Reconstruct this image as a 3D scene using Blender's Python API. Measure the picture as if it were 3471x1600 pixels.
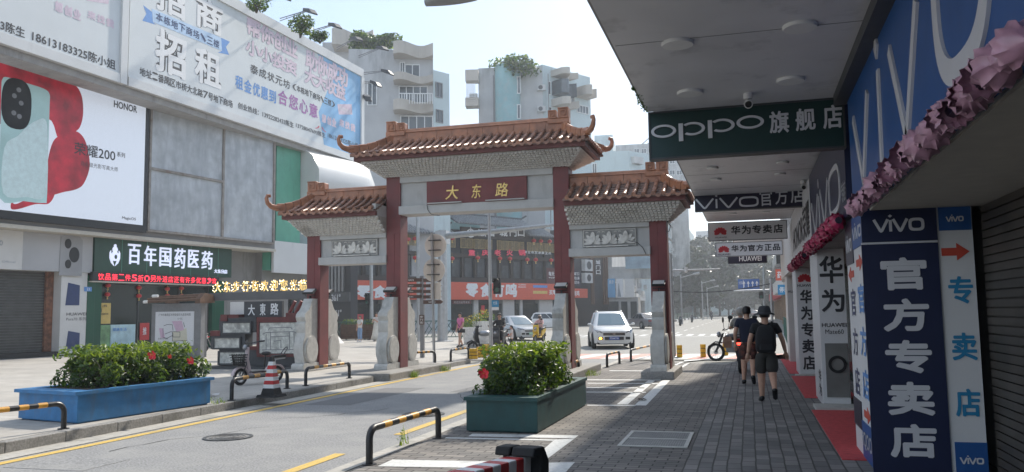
import bpy, math, random
from mathutils import Vector as V, Matrix
random.seed(7)
R=math.radians
sc=bpy.context.scene
for o in list(bpy.data.objects): bpy.data.objects.remove(o)
# ---------------------------------------------------------------- camera
FPX,CX,CY,HC=2800.,1735.5,800.,1.68
VPX,VPY,ROLL=2539.,1050.,.0145
_Y=V((VPX-CX,-(VPY-CY),FPX)).normalized()
_Z=_Y.cross(V((1,ROLL,0))).normalized()
if _Z.y<0: _Z=-_Z
_X=_Z.cross(_Y)
if _X.x<0: _X=-_X
CW=Matrix((_X,_Y,_Z))                      # camera vector (right, up, forward) -> world
EYE=V((0,0,HC))
cd=bpy.data.cameras.new('camera'); cam=bpy.data.objects.new('camera',cd); sc.collection.objects.link(cam)
cd.sensor_width=36; cd.lens=FPX/3471*36; cd.clip_start=.05; cd.clip_end=4000
rt,up,fw=CW.col[0],CW.col[1],CW.col[2]
cam.matrix_world=Matrix(((rt.x,up.x,-fw.x,0),(rt.y,up.y,-fw.y,0),(rt.z,up.z,-fw.z,HC),(0,0,0,1)))
sc.camera=cam
# ---------------------------------------------------------------- sky and sun
SUNV=V((.25,1.22,1.0)).normalized()        # towards the sun
EL=math.asin(SUNV.z); AZ=math.atan2(SUNV.x,SUNV.y)
w=bpy.data.worlds.new('World'); sc.world=w; w.use_nodes=True
nt=w.node_tree; nt.nodes.clear()
def wn(t,**k):
    n=nt.nodes.new(t)
    for a,b in k.items(): setattr(n,a,b)
    return n
sky=wn('ShaderNodeTexSky',sky_type='NISHITA',sun_disc=False,sun_elevation=EL,sun_rotation=AZ,altitude=20,air_density=1.0,dust_density=1.2,ozone_density=1.6)
tc=wn('ShaderNodeTexCoord'); mp=wn('ShaderNodeMapping'); mp.inputs['Scale'].default_value=(1,1,2.4)
nz=wn('ShaderNodeTexNoise'); nz.inputs['Scale'].default_value=2.1; nz.inputs['Detail'].default_value=6; nz.inputs['Roughness'].default_value=.52
cr=wn('ShaderNodeValToRGB'); cr.color_ramp.elements[0].position=.50; cr.color_ramp.elements[1].position=.74
mx=wn('ShaderNodeMix',data_type='RGBA'); bg=wn('ShaderNodeBackground'); wo=wn('ShaderNodeOutputWorld')
L=nt.links.new
L(tc.outputs['Generated'],mp.inputs['Vector']); L(mp.outputs[0],nz.inputs['Vector']); L(nz.outputs['Fac'],cr.inputs[0])
hz=wn('ShaderNodeMix',data_type='RGBA'); hz.inputs['Factor'].default_value=.62; hz.inputs['B'].default_value=(1.75,2.3,3.0,1); L(sky.outputs[0],hz.inputs['A'])
# clouds: brightened behind the camera to lift ambient light, grey white towards the sun
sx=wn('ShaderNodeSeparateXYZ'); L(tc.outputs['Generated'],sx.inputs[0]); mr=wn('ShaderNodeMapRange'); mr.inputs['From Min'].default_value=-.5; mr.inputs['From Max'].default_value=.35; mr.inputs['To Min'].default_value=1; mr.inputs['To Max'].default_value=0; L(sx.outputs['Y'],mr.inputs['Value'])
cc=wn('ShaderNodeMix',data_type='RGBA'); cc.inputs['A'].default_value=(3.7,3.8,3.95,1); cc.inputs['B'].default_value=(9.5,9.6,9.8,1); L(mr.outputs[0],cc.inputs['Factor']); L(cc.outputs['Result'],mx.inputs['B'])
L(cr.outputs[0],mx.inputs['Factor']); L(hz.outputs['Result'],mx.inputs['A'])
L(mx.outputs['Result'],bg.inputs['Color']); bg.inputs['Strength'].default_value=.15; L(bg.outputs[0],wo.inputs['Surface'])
sl=bpy.data.lights.new('sun','SUN'); sl.energy=3.0; sl.angle=R(1.8); sl.color=(1,.93,.82)
so=bpy.data.objects.new('sun',sl); sc.collection.objects.link(so); so.rotation_euler=SUNV.to_track_quat('Z','Y').to_euler(); so.location=(20,60,60)
vs=sc.view_settings; vs.view_transform='Standard'; vs.look='None'; vs.exposure=.96; vs.gamma=1
cy=sc.cycles
cy.max_bounces=6; cy.diffuse_bounces=3; cy.glossy_bounces=3; cy.transmission_bounces=4; cy.volume_bounces=0; cy.transparent_max_bounces=6
cy.use_denoising=True
try: cy.denoiser='OPENIMAGEDENOISE'
except Exception: pass
# ---------------------------------------------------------------- pixel helpers (photo pixels -> points in the place)
def ray(u,v): return CW@V((u-CX,-(v-CY),FPX))
def gz(u,v,z=0.): d=ray(u,v); return EYE+d*((z-HC)/d.z)
def gy(u,v,y): d=ray(u,v); return EYE+d*(y/d.y)
def gx(u,v,x): d=ray(u,v); return EYE+d*(x/d.x)
class F:
    "a flat frame: origin, right, up; normal faces the viewer"
    def __init__(s,o,r,u=(0,0,1)):
        s.o=V(o); s.r=V(r).normalized(); s.u=V(u).normalized(); s.n=s.r.cross(s.u)
    def p(s,a,b,c=0): return s.o+s.r*a+s.u*b+s.n*c
    def hit(s,u,v,c=0):
        d=ray(u,v); t=((s.o+s.n*c)-EYE).dot(s.n)/d.dot(s.n); q=EYE+d*t-s.o
        return q.dot(s.r),q.dot(s.u)
    def at(s,a,b=0,c=0): return F(s.p(a,b,c),s.r,s.u)
# ---------------------------------------------------------------- mesh builder
class MB:
    def __init__(s): s.v=[];s.f=[];s.mi=[];s.k=0
    def add(s,vs,fs):
        n=len(s.v); s.v+=[V(x) for x in vs]
        for f in fs: s.f.append([i+n for i in f]); s.mi.append(s.k)
        return s
    def hexa(s,q):   # 8 corners: bottom ring ccw, top ring ccw
        return s.add(q,[(3,2,1,0),(4,5,6,7),(0,1,5,4),(1,2,6,5),(2,3,7,6),(3,0,4,7)])
    def box(s,x0,y0,z0,x1,y1,z1):
        return s.hexa([(x0,y0,z0),(x1,y0,z0),(x1,y1,z0),(x0,y1,z0),(x0,y0,z1),(x1,y0,z1),(x1,y1,z1),(x0,y1,z1)])
    def fb(s,f,a0,b0,a1,b1,c0,c1):
        P=f.p
        return s.hexa([P(a0,b0,c1),P(a1,b0,c1),P(a1,b0,c0),P(a0,b0,c0),P(a0,b1,c1),P(a1,b1,c1),P(a1,b1,c0),P(a0,b1,c0)])
    def frame(s,f,a0,b0,a1,b1,t,c0,c1):
        s.fb(f,a0,b0,a1,b0+t,c0,c1); s.fb(f,a0,b1-t,a1,b1,c0,c1); s.fb(f,a0,b0+t,a0+t,b1-t,c0,c1); s.fb(f,a1-t,b0+t,a1,b1-t,c0,c1); return s
    def poly(s,f,pts,c0,c1):
        ar=sum(pts[i][0]*pts[(i+1)%len(pts)][1]-pts[(i+1)%len(pts)][0]*pts[i][1] for i in range(len(pts)))
        if ar<0: pts=pts[::-1]
        n=len(pts); vs=[f.p(a,b,c1) for a,b in pts]+[f.p(a,b,c0) for a,b in pts]
        return s.add(vs,[tuple(range(n)),tuple(range(2*n-1,n-1,-1))]+[(i+n,(i+1)%n+n,(i+1)%n,i) for i in range(n)])
    def ring(s,f,ca,cb,ra,rb,ia,ib,c0,c1,n=28,k=2.0,t0=0,t1=360):
        def pt(a,b,t):
            c,q=math.cos(t),math.sin(t); e=2/k
            return ca+a*math.copysign(abs(c)**e,c),cb+b*math.copysign(abs(q)**e,q)
        for i in range(n):
            x,y=R(t0+(t1-t0)*i/n),R(t0+(t1-t0)*(i+1)/n)
            o1,o2,i1,i2=pt(ra,rb,x),pt(ra,rb,y),pt(ia,ib,x),pt(ia,ib,y)
            s.poly(f,[i1,o1,o2,i2],c0,c1)
        return s
    def disc(s,f,ca,cb,ra,rb,c0,c1,n=20): return s.poly(f,[(ca+ra*math.cos(2*math.pi*i/n),cb+rb*math.sin(2*math.pi*i/n)) for i in range(n)],c0,c1)
    def stroke(s,f,pts,w,c0,c1):
        for (x0,y0),(x1,y1) in zip(pts,pts[1:]):
            d=math.hypot(x1-x0,y1-y0) or 1; nx,ny=-(y1-y0)/d*w/2,(x1-x0)/d*w/2
            s.poly(f,[(x0-nx,y0-ny),(x1-nx,y1-ny),(x1+nx,y1+ny),(x0+nx,y0+ny)],c0,c1)
        return s
    def loft(s,rings,closed=True,cap=True):
        n=len(rings[0]); base=len(s.v)
        vs=[p for r in rings for p in r]; fs=[]
        for i in range(len(rings)-1):
            for j in range(n if closed else n-1):
                a,b=i*n+j,i*n+(j+1)%n; fs.append((a,b,b+n,a+n))
        if cap and closed: fs.append(tuple(range(n-1,-1,-1))); fs.append(tuple(range((len(rings)-1)*n,len(rings)*n)))
        return s.add(vs,fs)
    def tube(s,pts,r,n=6,cap=True):
        pts=[V(p) for p in pts]; rs=r if isinstance(r,(list,tuple)) else [r]*len(pts); rings=[]; pu=None
        for i,p in enumerate(pts):
            d=(pts[min(i+1,len(pts)-1)]-pts[max(i-1,0)]).normalized()
            if pu is None: pu=d.orthogonal().normalized()
            pu=(pu-d*pu.dot(d)).normalized(); q=d.cross(pu)
            rings.append([p+pu*(rs[i]*math.cos(2*math.pi*j/n))+q*(rs[i]*math.sin(2*math.pi*j/n)) for j in range(n)])
        return s.loft(rings,True,cap)
    def cyl(s,p,q,r,r1=None,n=12): return s.tube([p,q],[r,r if r1 is None else r1],n)
    def lathe(s,c,prof,n=14,ax=2,cap=True):
        c=V(c); rings=[]
        for r,h in prof:
            rg=[]
            for j in range(n):
                x,y=r*math.cos(2*math.pi*j/n),r*math.sin(2*math.pi*j/n)
                rg.append(c+(V((x,y,h)) if ax==2 else V((h,x,y)) if ax==0 else V((y,h,x))))
            rings.append(rg)
        return s.loft(rings,True,cap)
    def sph(s,c,rx,ry=None,rz=None,n=10,m=6):
        ry=rx if ry is None else ry; rz=rx if rz is None else rz
        return s.loft([[V(c)+V((rx*math.sin(t)*math.cos(2*math.pi*j/n),ry*math.sin(t)*math.sin(2*math.pi*j/n),-rz*math.cos(t))) for j in range(n)] for t in [math.pi*(.02+.96*i/m) for i in range(m+1)]])
    def flat(s,pts): return s.add(pts,[tuple(range(len(pts)))])
ORG={}
def build(name,mb,mat,parent=None,smooth=False,bevel=0,seg=2,label=None):
    mats=mat if isinstance(mat,(list,tuple)) else [mat]
    if parent is not None: org=ORG[parent.name]
    else:
        xs=[v.x for v in mb.v]; ys=[v.y for v in mb.v]; org=V(((min(xs)+max(xs))/2,(min(ys)+max(ys))/2,min(v.z for v in mb.v)))
    me=bpy.data.meshes.new(name); me.from_pydata([v-org for v in mb.v],[],mb.f)
    for m in mats: me.materials.append(m)
    if len(mats)>1: me.polygons.foreach_set('material_index',mb.mi)
    if smooth: me.polygons.foreach_set('use_smooth',[True]*len(me.polygons))
    me.update()
    o=bpy.data.objects.new(name,me); sc.collection.objects.link(o); ORG[o.name]=org
    if parent is not None: o.parent=parent
    else: o.location=org
    if bevel:
        b=o.modifiers.new('bevel','BEVEL'); b.width=bevel; b.segments=seg; b.limit_method='ANGLE'; b.angle_limit=R(35)
    if smooth and smooth!='all':
        try:
            me.set_sharp_from_angle(angle=R(smooth if smooth is not True else 40))
        except Exception: pass
    if label: o['label']=label
    return o
def tag(o,label,cat,group=None,kind=None):
    if label: o['label']=label
    if cat: o['category']=cat
    if group: o['group']=group
    if kind: o['kind']=kind
    return o
def thing(name,label,cat,loc=(0,0,0),group=None):
    o=bpy.data.objects.new(name,None); sc.collection.objects.link(o); o.location=loc; o.empty_display_size=.2; ORG[o.name]=V(loc)
    return tag(o,label,cat,group)
def solo(name,mb,mat,label,cat,group=None,**k): return tag(build(name,mb,mat,None,**k),label,cat,group)
def struct(name,mb,mat,**k): return tag(build(name,mb,mat,None,**k),None,None,None,'structure')
def copy(root,loc,rz=0,label=None,group=None,scale=None):
    r=root.copy(); sc.collection.objects.link(r); r.location=loc; r.rotation_euler=(0,0,rz)
    if scale: r.scale=scale
    if label: r['label']=label
    if group: r['group']=group
    for ch in root.children:
        c=ch.copy(); sc.collection.objects.link(c); c.parent=r
        for g in ch.children: d=g.copy(); sc.collection.objects.link(d); d.parent=c
    return r
# ---------------------------------------------------------------- lettering
_TX={}
def txt(s,bold=0.,ext=0.,res=3):
    k=(s,bold,ext,res)
    if k in _TX: return _TX[k]
    cu=bpy.data.curves.new('t','FONT'); cu.body=s; cu.size=1; cu.offset=bold; cu.extrude=ext; cu.resolution_u=res
    o=bpy.data.objects.new('t',cu); sc.collection.objects.link(o)
    dg=bpy.context.evaluated_depsgraph_get(); me=bpy.data.meshes.new_from_object(o.evaluated_get(dg))
    vs=[tuple(v.co) for v in me.vertices]; fs=[tuple(p.vertices) for p in me.polygons]
    bpy.data.objects.remove(o); bpy.data.curves.remove(cu); bpy.data.meshes.remove(me)
    x0=min(v[0] for v in vs);x1=max(v[0] for v in vs);y0=min(v[1] for v in vs);y1=max(v[1] for v in vs)
    _TX[k]=([((x-x0)/(x1-x0),(y-y0)/(y1-y0),z) for x,y,z in vs],fs,(x1-x0)/(y1-y0))
    return _TX[k]
def lett(mb,f,s,a0,b0,a1,b1,c=.006,bold=.0,ext=0.,keep=False,skew=0,b0r=None):
    "writes s into the rectangle a0..a1 x b0..b1 of frame f"
    vs,fs,asp=txt(s,bold if bold<.012 else 0,1 if ext else 0)
    if keep:
        h=b1-b0; wd=h*asp
        if wd<a1-a0: m=(a0+a1)/2; a0,a1=m-wd/2,m+wd/2
        else: m=(b0+b1)/2; h=(a1-a0)/asp; b0,b1=m-h/2,m+h/2
    if bold<.012: sh=[(0,0)]
    else:
        h=bold*.95*min(b1-b0,(a1-a0)/max(1,len(s)*.6)); sh=[(0,0)]+[(h*math.cos(k*math.pi/4+.3),h*math.sin(k*math.pi/4+.3)) for k in range(8)]; a0+=h;a1-=h;b0+=h;b1-=h
    for i,(dx,dy) in enumerate(sh):
        mb.add([f.p(a0+(a1-a0)*x+skew*y*(b1-b0)+dx,b0+(b1-b0)*y+dy,c+.0004*i+ext*(z+1)/2) for x,y,z in vs],fs)
def col_lett(mb,f,s,ac,wd,btop,bbot,c=.006,bold=.02,gap=.18,ext=0.):
    h=(btop-bbot)/len(s)
    for i,ch in enumerate(s): lett(mb,f,ch,ac-wd/2,btop-h*(i+1)+h*gap/2,ac+wd/2,btop-h*i-h*gap/2,c,bold,ext)
def row_lett(mb,f,s,a0,a1,b0,b1,c=.006,bold=.02,gap=.15,ext=0.):
    wd=(a1-a0)/len(s)
    for i,ch in enumerate(s):
        if ch!=' ': lett(mb,f,ch,a0+wd*(i+gap/2),b0,a0+wd*(i+1-gap/2),b1,c,bold,ext)
# ---------------------------------------------------------------- materials
def P(name,c,rough=.6,metal=0.,var=.12,scale=6.,bump=0.,bscale=40.,emit=None,es=1.,spec=.5,streak=0.,stain=None,sst=(.55,.75),coat=0.,alpha=1.,stretch=(1,1,1)):
    m=bpy.data.materials.new(name); m.use_nodes=True; t=m.node_tree; b=t.nodes['Principled BSDF']; l=t.links.new
    b.inputs['Roughness'].default_value=rough; b.inputs['Metallic'].default_value=metal; b.inputs['Specular IOR Level'].default_value=spec
    b.inputs['Coat Weight'].default_value=coat
    m.diffuse_color=(*c,1)
    tc=t.nodes.new('ShaderNodeTexCoord')
    mp=t.nodes.new('ShaderNodeMapping'); mp.inputs['Scale'].default_value=stretch; l(tc.outputs['Object'],mp.inputs[0])
    if var or stain:
        n=t.nodes.new('ShaderNodeTexNoise'); n.inputs['Scale'].default_value=scale; n.inputs['Detail'].default_value=5; l(mp.outputs[0],n.inputs['Vector'])
        r=t.nodes.new('ShaderNodeValToRGB'); r.color_ramp.elements[0].position=.3; r.color_ramp.elements[1].position=.7
        r.color_ramp.elements[0].color=(*[x*(1-var) for x in c],1); r.color_ramp.elements[1].color=(*[min(1,x*(1+var)) for x in c],1)
        l(n.outputs['Fac'],r.inputs[0]); out=r.outputs[0]
        if stain:
            n2=t.nodes.new('ShaderNodeTexNoise'); n2.inputs['Scale'].default_value=1.3 if not streak else streak; n2.inputs['Detail'].default_value=8; n2.inputs['Roughness'].default_value=.65
            m2=t.nodes.new('ShaderNodeMapping'); m2.inputs['Scale'].default_value=(1,1,.22 if streak else 1); l(tc.outputs['Object'],m2.inputs[0]); l(m2.outputs[0],n2.inputs['Vector'])
            r2=t.nodes.new('ShaderNodeValToRGB'); r2.color_ramp.elements[0].position=sst[0]; r2.color_ramp.elements[1].position=sst[1]; l(n2.outputs['Fac'],r2.inputs[0])
            x=t.nodes.new('ShaderNodeMix'); x.data_type='RGBA'; l(r2.outputs[0],x.inputs['Factor']); l(out,x.inputs['A']); x.inputs['B'].default_value=(*stain,1); out=x.outputs['Result']
        l(out,b.inputs['Base Color'])
    else: b.inputs['Base Color'].default_value=(*c,1)
    if bump:
        n=t.nodes.new('ShaderNodeTexNoise'); n.inputs['Scale'].default_value=bscale; n.inputs['Detail'].default_value=4; l(mp.outputs[0],n.inputs['Vector'])
        q=t.nodes.new('ShaderNodeBump'); q.inputs['Strength'].default_value=bump; q.inputs['Distance'].default_value=.02; l(n.outputs['Fac'],q.inputs['Height']); l(q.outputs[0],b.inputs['Normal'])
    if emit: b.inputs['Emission Color'].default_value=(*emit,1); b.inputs['Emission Strength'].default_value=es
    return m
def leafmat(name,c,tr=.4):
    m=bpy.data.materials.new(name); m.use_nodes=True; t=m.node_tree; b=t.nodes['Principled BSDF']; l=t.links.new
    oi=t.nodes.new('ShaderNodeTexCoord'); n=t.nodes.new('ShaderNodeTexNoise'); n.inputs['Scale'].default_value=9; l(oi.outputs['Object'],n.inputs['Vector'])
    r=t.nodes.new('ShaderNodeValToRGB'); r.color_ramp.elements[0].position=.3; r.color_ramp.elements[1].position=.7
    r.color_ramp.elements[0].color=(*[x*.75 for x in c],1); r.color_ramp.elements[1].color=(*[x*1.25 for x in c],1); l(n.outputs['Fac'],r.inputs[0])
    l(r.outputs[0],b.inputs['Base Color']); b.inputs['Roughness'].default_value=.42
    tl=t.nodes.new('ShaderNodeBsdfTranslucent'); tl.inputs['Color'].default_value=(c[0]*2.2+.03,c[1]*2.0+.03,c[2]*.8,1)
    mx=t.nodes.new('ShaderNodeMixShader'); mx.inputs[0].default_value=tr; o=t.nodes['Material Output']
    l(b.outputs[0],mx.inputs[1]); l(tl.outputs[0],mx.inputs[2]); l(mx.outputs[0],o.inputs['Surface'])
    return m
def glassmat(name,c=(.03,.045,.05),rough=.06,tint=.35):
    m=bpy.data.materials.new(name); m.use_nodes=True; t=m.node_tree; b=t.nodes['Principled BSDF']; l=t.links.new
    b.inputs['Base Color'].default_value=(*c,1); b.inputs['Roughness'].default_value=rough; b.inputs['Specular IOR Level'].default_value=.9
    if tint<1:
        tr=t.nodes.new('ShaderNodeBsdfTransparent'); tr.inputs[0].default_value=(.75,.82,.8,1)
        mx=t.nodes.new('ShaderNodeMixShader'); mx.inputs[0].default_value=tint; o=t.nodes['Material Output']
        l(tr.outputs[0],mx.inputs[1]); l(b.outputs[0],mx.inputs[2]); l(mx.outputs[0],o.inputs['Surface'])
    return m
def brickmat(name,c1,c2,mortar,bw,rh,ms=.012,off=.5,rough=.8,rot=0,bump=.5,noise=.25,sq=1.0):
    m=bpy.data.materials.new(name); m.use_nodes=True; t=m.node_tree; b=t.nodes['Principled BSDF']; l=t.links.new
    tc=t.nodes.new('ShaderNodeTexCoord'); mp=t.nodes.new('ShaderNodeMapping'); mp.inputs['Rotation'].default_value=(0,0,rot); l(tc.outputs['Object'],mp.inputs[0])
    wv=t.nodes.new('ShaderNodeTexNoise'); wv.inputs['Scale'].default_value=1.7; l(mp.outputs[0],wv.inputs['Vector'])
    va=t.nodes.new('ShaderNodeVectorMath'); va.operation='MULTIPLY_ADD'; l(wv.outputs['Color'],va.inputs[0]); va.inputs[1].default_value=(.03,.03,0); l(mp.outputs[0],va.inputs[2])
    k=t.nodes.new('ShaderNodeTexBrick'); k.offset=off; k.squash=sq; l(va.outputs[0],k.inputs['Vector'])
    k.inputs['Color1'].default_value=(*c1,1); k.inputs['Color2'].default_value=(*c2,1); k.inputs['Mortar'].default_value=(*mortar,1)
    k.inputs['Scale'].default_value=1; k.inputs['Mortar Size'].default_value=ms; k.inputs['Mortar Smooth'].default_value=.2; k.inputs['Brick Width'].default_value=bw; k.inputs['Row Height'].default_value=rh; k.inputs['Bias'].default_value=-.1
    n=t.nodes.new('ShaderNodeTexNoise'); n.inputs['Scale'].default_value=.9; n.inputs['Detail'].default_value=7; n.inputs['Roughness'].default_value=.65; l(tc.outputs['Object'],n.inputs['Vector'])
    r=t.nodes.new('ShaderNodeValToRGB'); r.color_ramp.elements[0].position=.3; r.color_ramp.elements[1].position=.7
    r.color_ramp.elements[0].color=(1-noise,1-noise,1-noise,1); r.color_ramp.elements[1].color=(1+noise,1+noise,1+noise*.9,1); l(n.outputs['Fac'],r.inputs[0])
    x=t.nodes.new('ShaderNodeMix'); x.data_type='RGBA'; x.blend_type='MULTIPLY'; x.inputs['Factor'].default_value=1; l(k.outputs['Color'],x.inputs['A']); l(r.outputs[0],x.inputs['B']); l(x.outputs['Result'],b.inputs['Base Color'])
    b.inputs['Roughness'].default_value=rough; b.inputs['Specular IOR Level'].default_value=.3
    iv=t.nodes.new('ShaderNodeMath'); iv.operation='SUBTRACT'; iv.inputs[0].default_value=1; l(k.outputs['Fac'],iv.inputs[1])
    q=t.nodes.new('ShaderNodeBump'); q.inputs['Strength'].default_value=bump; q.inputs['Distance'].default_value=.008; l(iv.outputs[0],q.inputs['Height']); l(q.outputs[0],b.inputs['Normal'])
    return m
def smooth(pts,n=5):
    out=[];m=len(pts)
    for i in range(m):
        p0,p1,p2,p3=[pts[(i+k-1)%m] for k in range(4)]
        for j in range(n):
            t=j/n; out.append(tuple(.5*(2*b+(c-a)*t+(2*a-5*b+4*c-d)*t*t+(3*b-a-3*c+d)*t**3) for a,b,c,d in zip(p0,p1,p2,p3)))
    return out
def fence_wave(n): return [math.sin(i*1.7)*.5+.5 for i in range(n)]
M=dict(
 asphalt=P('asphalt',(.25,.25,.25),.85,var=.42,scale=38,bump=.4,bscale=110,stain=(.33,.325,.31),sst=(.45,.8)),
 asphalt2=P('pale_asphalt',(.30,.29,.265),.9,var=.12,scale=25,bump=.1,bscale=90,stain=(.24,.235,.22),sst=(.5,.75)),  # slightly paler, warmer asphalt than the lane
 yellow=P('yellow_paint',(.62,.42,.10),.7,var=.2,scale=22,stain=(.30,.26,.17),sst=(.52,.68)),
 white_paint=P('road_white',(.62,.62,.6),.7,var=.15,scale=18,stain=(.28,.28,.27),sst=(.56,.72)),
 red_paint=P('red_crossing_paint',(.62,.30,.25),.75,var=.15,scale=12),
 kerb=P('kerb_granite',(.27,.26,.245),.8,var=.25,scale=30,bump=.3,bscale=60,stain=(.12,.115,.10),sst=(.5,.72)),
 gutter=P('gutter_concrete',(.42,.40,.36),.85,var=.15,scale=14,stain=(.25,.24,.21),sst=(.5,.7)),
 stone=P('grey_stone',(.50,.49,.46),.75,var=.12,scale=8,bump=.15,bscale=50,stain=(.2,.2,.18),streak=2.5,sst=(.56,.8)),
 redcol=P('ox_red_paint',(.19,.042,.040),.55,var=.12,scale=3,stain=(.13,.04,.04),sst=(.5,.8)),
 redfascia=P('red_plaster',(.15,.05,.045),.7,var=.2,scale=5),
 gatewhite=P('gate_white_paint',(.50,.49,.47),.7,var=.06,scale=4,stain=(.34,.33,.31),streak=3,sst=(.58,.8)),
 dougong=P('bracket_white',(.74,.71,.66),.8,var=.15,scale=10,stain=(.33,.30,.26),sst=(.55,.8)),
 tile=P('glazed_tile',(.36,.17,.105),.45,var=.4,scale=7,bump=.1,bscale=30,stain=(.16,.085,.06),sst=(.5,.72)),
 tile_dark=P('dark_pan_tile',(.20,.12,.09),.55,var=.5,scale=14),  # darker tile colour for the pans under the cover rows
 ridge=P('ridge_tile',(.39,.165,.085),.42,var=.25,scale=5,stain=(.22,.10,.06),sst=(.55,.75)),
 gold=P('gold_leaf',(.75,.50,.17),.35,metal=.6,var=.2,scale=20),
 black=P('black_metal',(.012,.012,.013),.45,var=.2),
 rubber=P('black_rubber',(.014,.014,.015),.75,var=.2),
 darkgrey=P('dark_grey_metal',(.055,.058,.062),.5,var=.15),
 midgrey=P('grey_metal',(.22,.22,.225),.5,metal=.3,var=.1),
 steel=P('galvanised_steel',(.42,.43,.44),.42,metal=.7,var=.12),
 chrome=P('chrome',(.7,.7,.7),.15,metal=1,var=0),
 barblack=P('bar_black',(.016,.016,.018),.4,var=.3,scale=12),
 baryellow=P('bar_amber',(.62,.30,.03),.45,var=.22,scale=12,stain=(.25,.13,.03),sst=(.6,.75)),
 bollyellow=P('bollard_yellow',(.62,.37,.02),.5,var=.2,scale=8),
 blueplant=P('blue_planter_paint',(.03,.17,.38),.6,var=.18,scale=5,stain=(.07,.13,.20),streak=5,sst=(.5,.78)),
 greenplant=P('green_planter_paint',(.010,.062,.062),.55,var=.2,scale=5,stain=(.03,.06,.055),streak=5,sst=(.52,.78)),
 soil=P('soil',(.05,.04,.03),.95,var=.3,scale=20),
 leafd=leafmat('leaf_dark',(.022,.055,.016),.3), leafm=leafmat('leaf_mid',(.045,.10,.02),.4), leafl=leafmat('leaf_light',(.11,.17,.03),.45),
 leaffar=leafmat('tree_leaf_dark',(.022,.036,.02),.08), leaffar2=leafmat('tree_leaf_mid',(.035,.055,.028),.12),
 bark=P('bark',(.09,.07,.05),.9,var=.3,scale=12), petal=P('hibiscus_petal',(.65,.03,.045),.5,var=.2,scale=20),
 white=P('white_enamel',(.72,.72,.71),.35,var=.03), offwhite=P('off_white_panel',(.60,.59,.57),.5,var=.05,scale=2),
 red=P('red_plastic',(.50,.03,.03),.4,var=.1), glass=glassmat('shop_glass'), darkglass=glassmat('dark_glass',(.02,.028,.032),.05,1.0),
 blueglass=glassmat('sky_glass',(.10,.16,.19),.08,1.0), skin=P('skin',(.52,.30,.21),.55,var=.08,scale=20), hair=P('black_hair',(.012,.010,.010),.5,var=.3,scale=60),
)
print('core ok')
# ================================================================ SETTING
def sheet(name,pts,z,mat,kind=True):
    mb=MB(); mb.flat([V((x,y,z)) for x,y in pts]); o=build(name,mb,mat)
    if kind: o['kind']='structure'
    return o
M['brick']=brickmat('paver_brick',(.15,.142,.137),(.25,.228,.21),(.05,.048,.045),.26,.125,.009,noise=.3,bump=.8)
M['brickl']=brickmat('paver_brick_along',(.145,.141,.141),(.24,.226,.218),(.075,.072,.068),.30,.15,.010,rot=R(90),noise=.3,bump=.8)
M['plaza']=brickmat('plaza_slab',(.40,.375,.34),(.46,.435,.40),(.23,.215,.19),.62,.31,.006,noise=.14,rough=.75,bump=.2)
M['tactile']=brickmat('tactile',(.36,.34,.30),(.32,.30,.27),(.2,.19,.17),.31,.31,.012,off=0)
sheet('ground',[(-900,-60),(900,-60),(900,1600),(-900,1600)],-.03,M['asphalt2'])
sheet('street',[(-8.95,-40),(-4.42,-40),(-4.42,29.0),(-8.95,29.0)],0,M['asphalt'])
sheet('intersection',[(-75,29.0),(2.2,29.0),(60,33.5),(60,75),(3,75),(3,420),(-15,420),(-15,100),(-75,95)],-.004,M['asphalt2'])
# right pavement: brick pavers flush with the street
sheet('right_pavement',[(-4.25,-40),(-.75,-40),(-.75,26.5),(-4.25,29.0)],.004,M['brick'])
sheet('shopfront_pavement',[(-.75,-40),(3.2,-40),(3.2,36),(-.2,30.5),(-.75,26.5)],.004,M['brickl'])
mb=MB(); mb.box(-4.45,-40,-.1,-4.25,29,.012); struct('flush_kerb',mb,M['gutter'])
# left pavement: raised plaza of pale slabs
PZ=[(-9.30,-40),(-9.30,26.6),(-9.9,28.6),(-11.6,31.5),(-13.2,36),(-14.2,48.6),(-40,50.5),(-46,56),(-46,-40)]
mb=MB(); mb.poly(F((0,0,0),(1,0,0),(0,1,0)),PZ,-.1,.146); o=struct('plaza_pavement',mb,M['plaza'])
kb=MB()
def kerb_run(a,b,w=.16):
    a=V((*a,0));b=V((*b,0)); d=(b-a); n=int(max(1,d.length/.95)); d/=n; s=d.normalized(); q=V((-s.y,s.x,0))
    for i in range(n):
        p=a+d*i+s*.004; e=a+d*(i+1)-s*.004; j=random.uniform(-.004,.004)
        kb.hexa([p-q*w+V((0,0,-.1)),e-q*w+V((0,0,-.1)),e+V((0,0,-.1)),p+V((0,0,-.1)),p-q*w+V((0,0,.15+j)),e-q*w+V((0,0,.15+j)),e+V((0,0,.15+j)),p+V((0,0,.15+j))])
kerb_run((-9.28,-12),(-9.28,19.2)); kerb_run((-9.28,24.2),(-9.28,26.6)); kerb_run((-9.28,26.6),(-9.9,28.6)); kerb_run((-9.9,28.6),(-11.6,31.5)); kerb_run((-11.6,31.5),(-13.2,36)); kerb_run((-13.2,36),(-14.2,48.6))
struct('granite_kerb',kb,M['kerb'],bevel=.012)
sheet('gutter',[(-9.12,-40),(-8.72,-40),(-8.72,26.6),(-9.12,26.6)],.008,M['gutter'])
yl=MB()
def strip(mb,pts,w,z):
    for (x0,y0),(x1,y1) in zip(pts,pts[1:]):
        d=V((x1-x0,y1-y0,0)).normalized(); n=V((-d.y,d.x,0))*w/2
        mb.flat([V((x0,y0,z))-n,V((x1,y1,z))-n,V((x1,y1,z))+n,V((x0,y0,z))+n])
strip(yl,[(-8.52,-30),(-8.55,14),(-8.62,20),(-8.66,27.5)],.15,.006)
strip(yl,[(-4.86,-30),(-4.86,9.3)],.15,.006); strip(yl,[(-4.80,10.9),(-4.78,14.5)],.15,.006)
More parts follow.
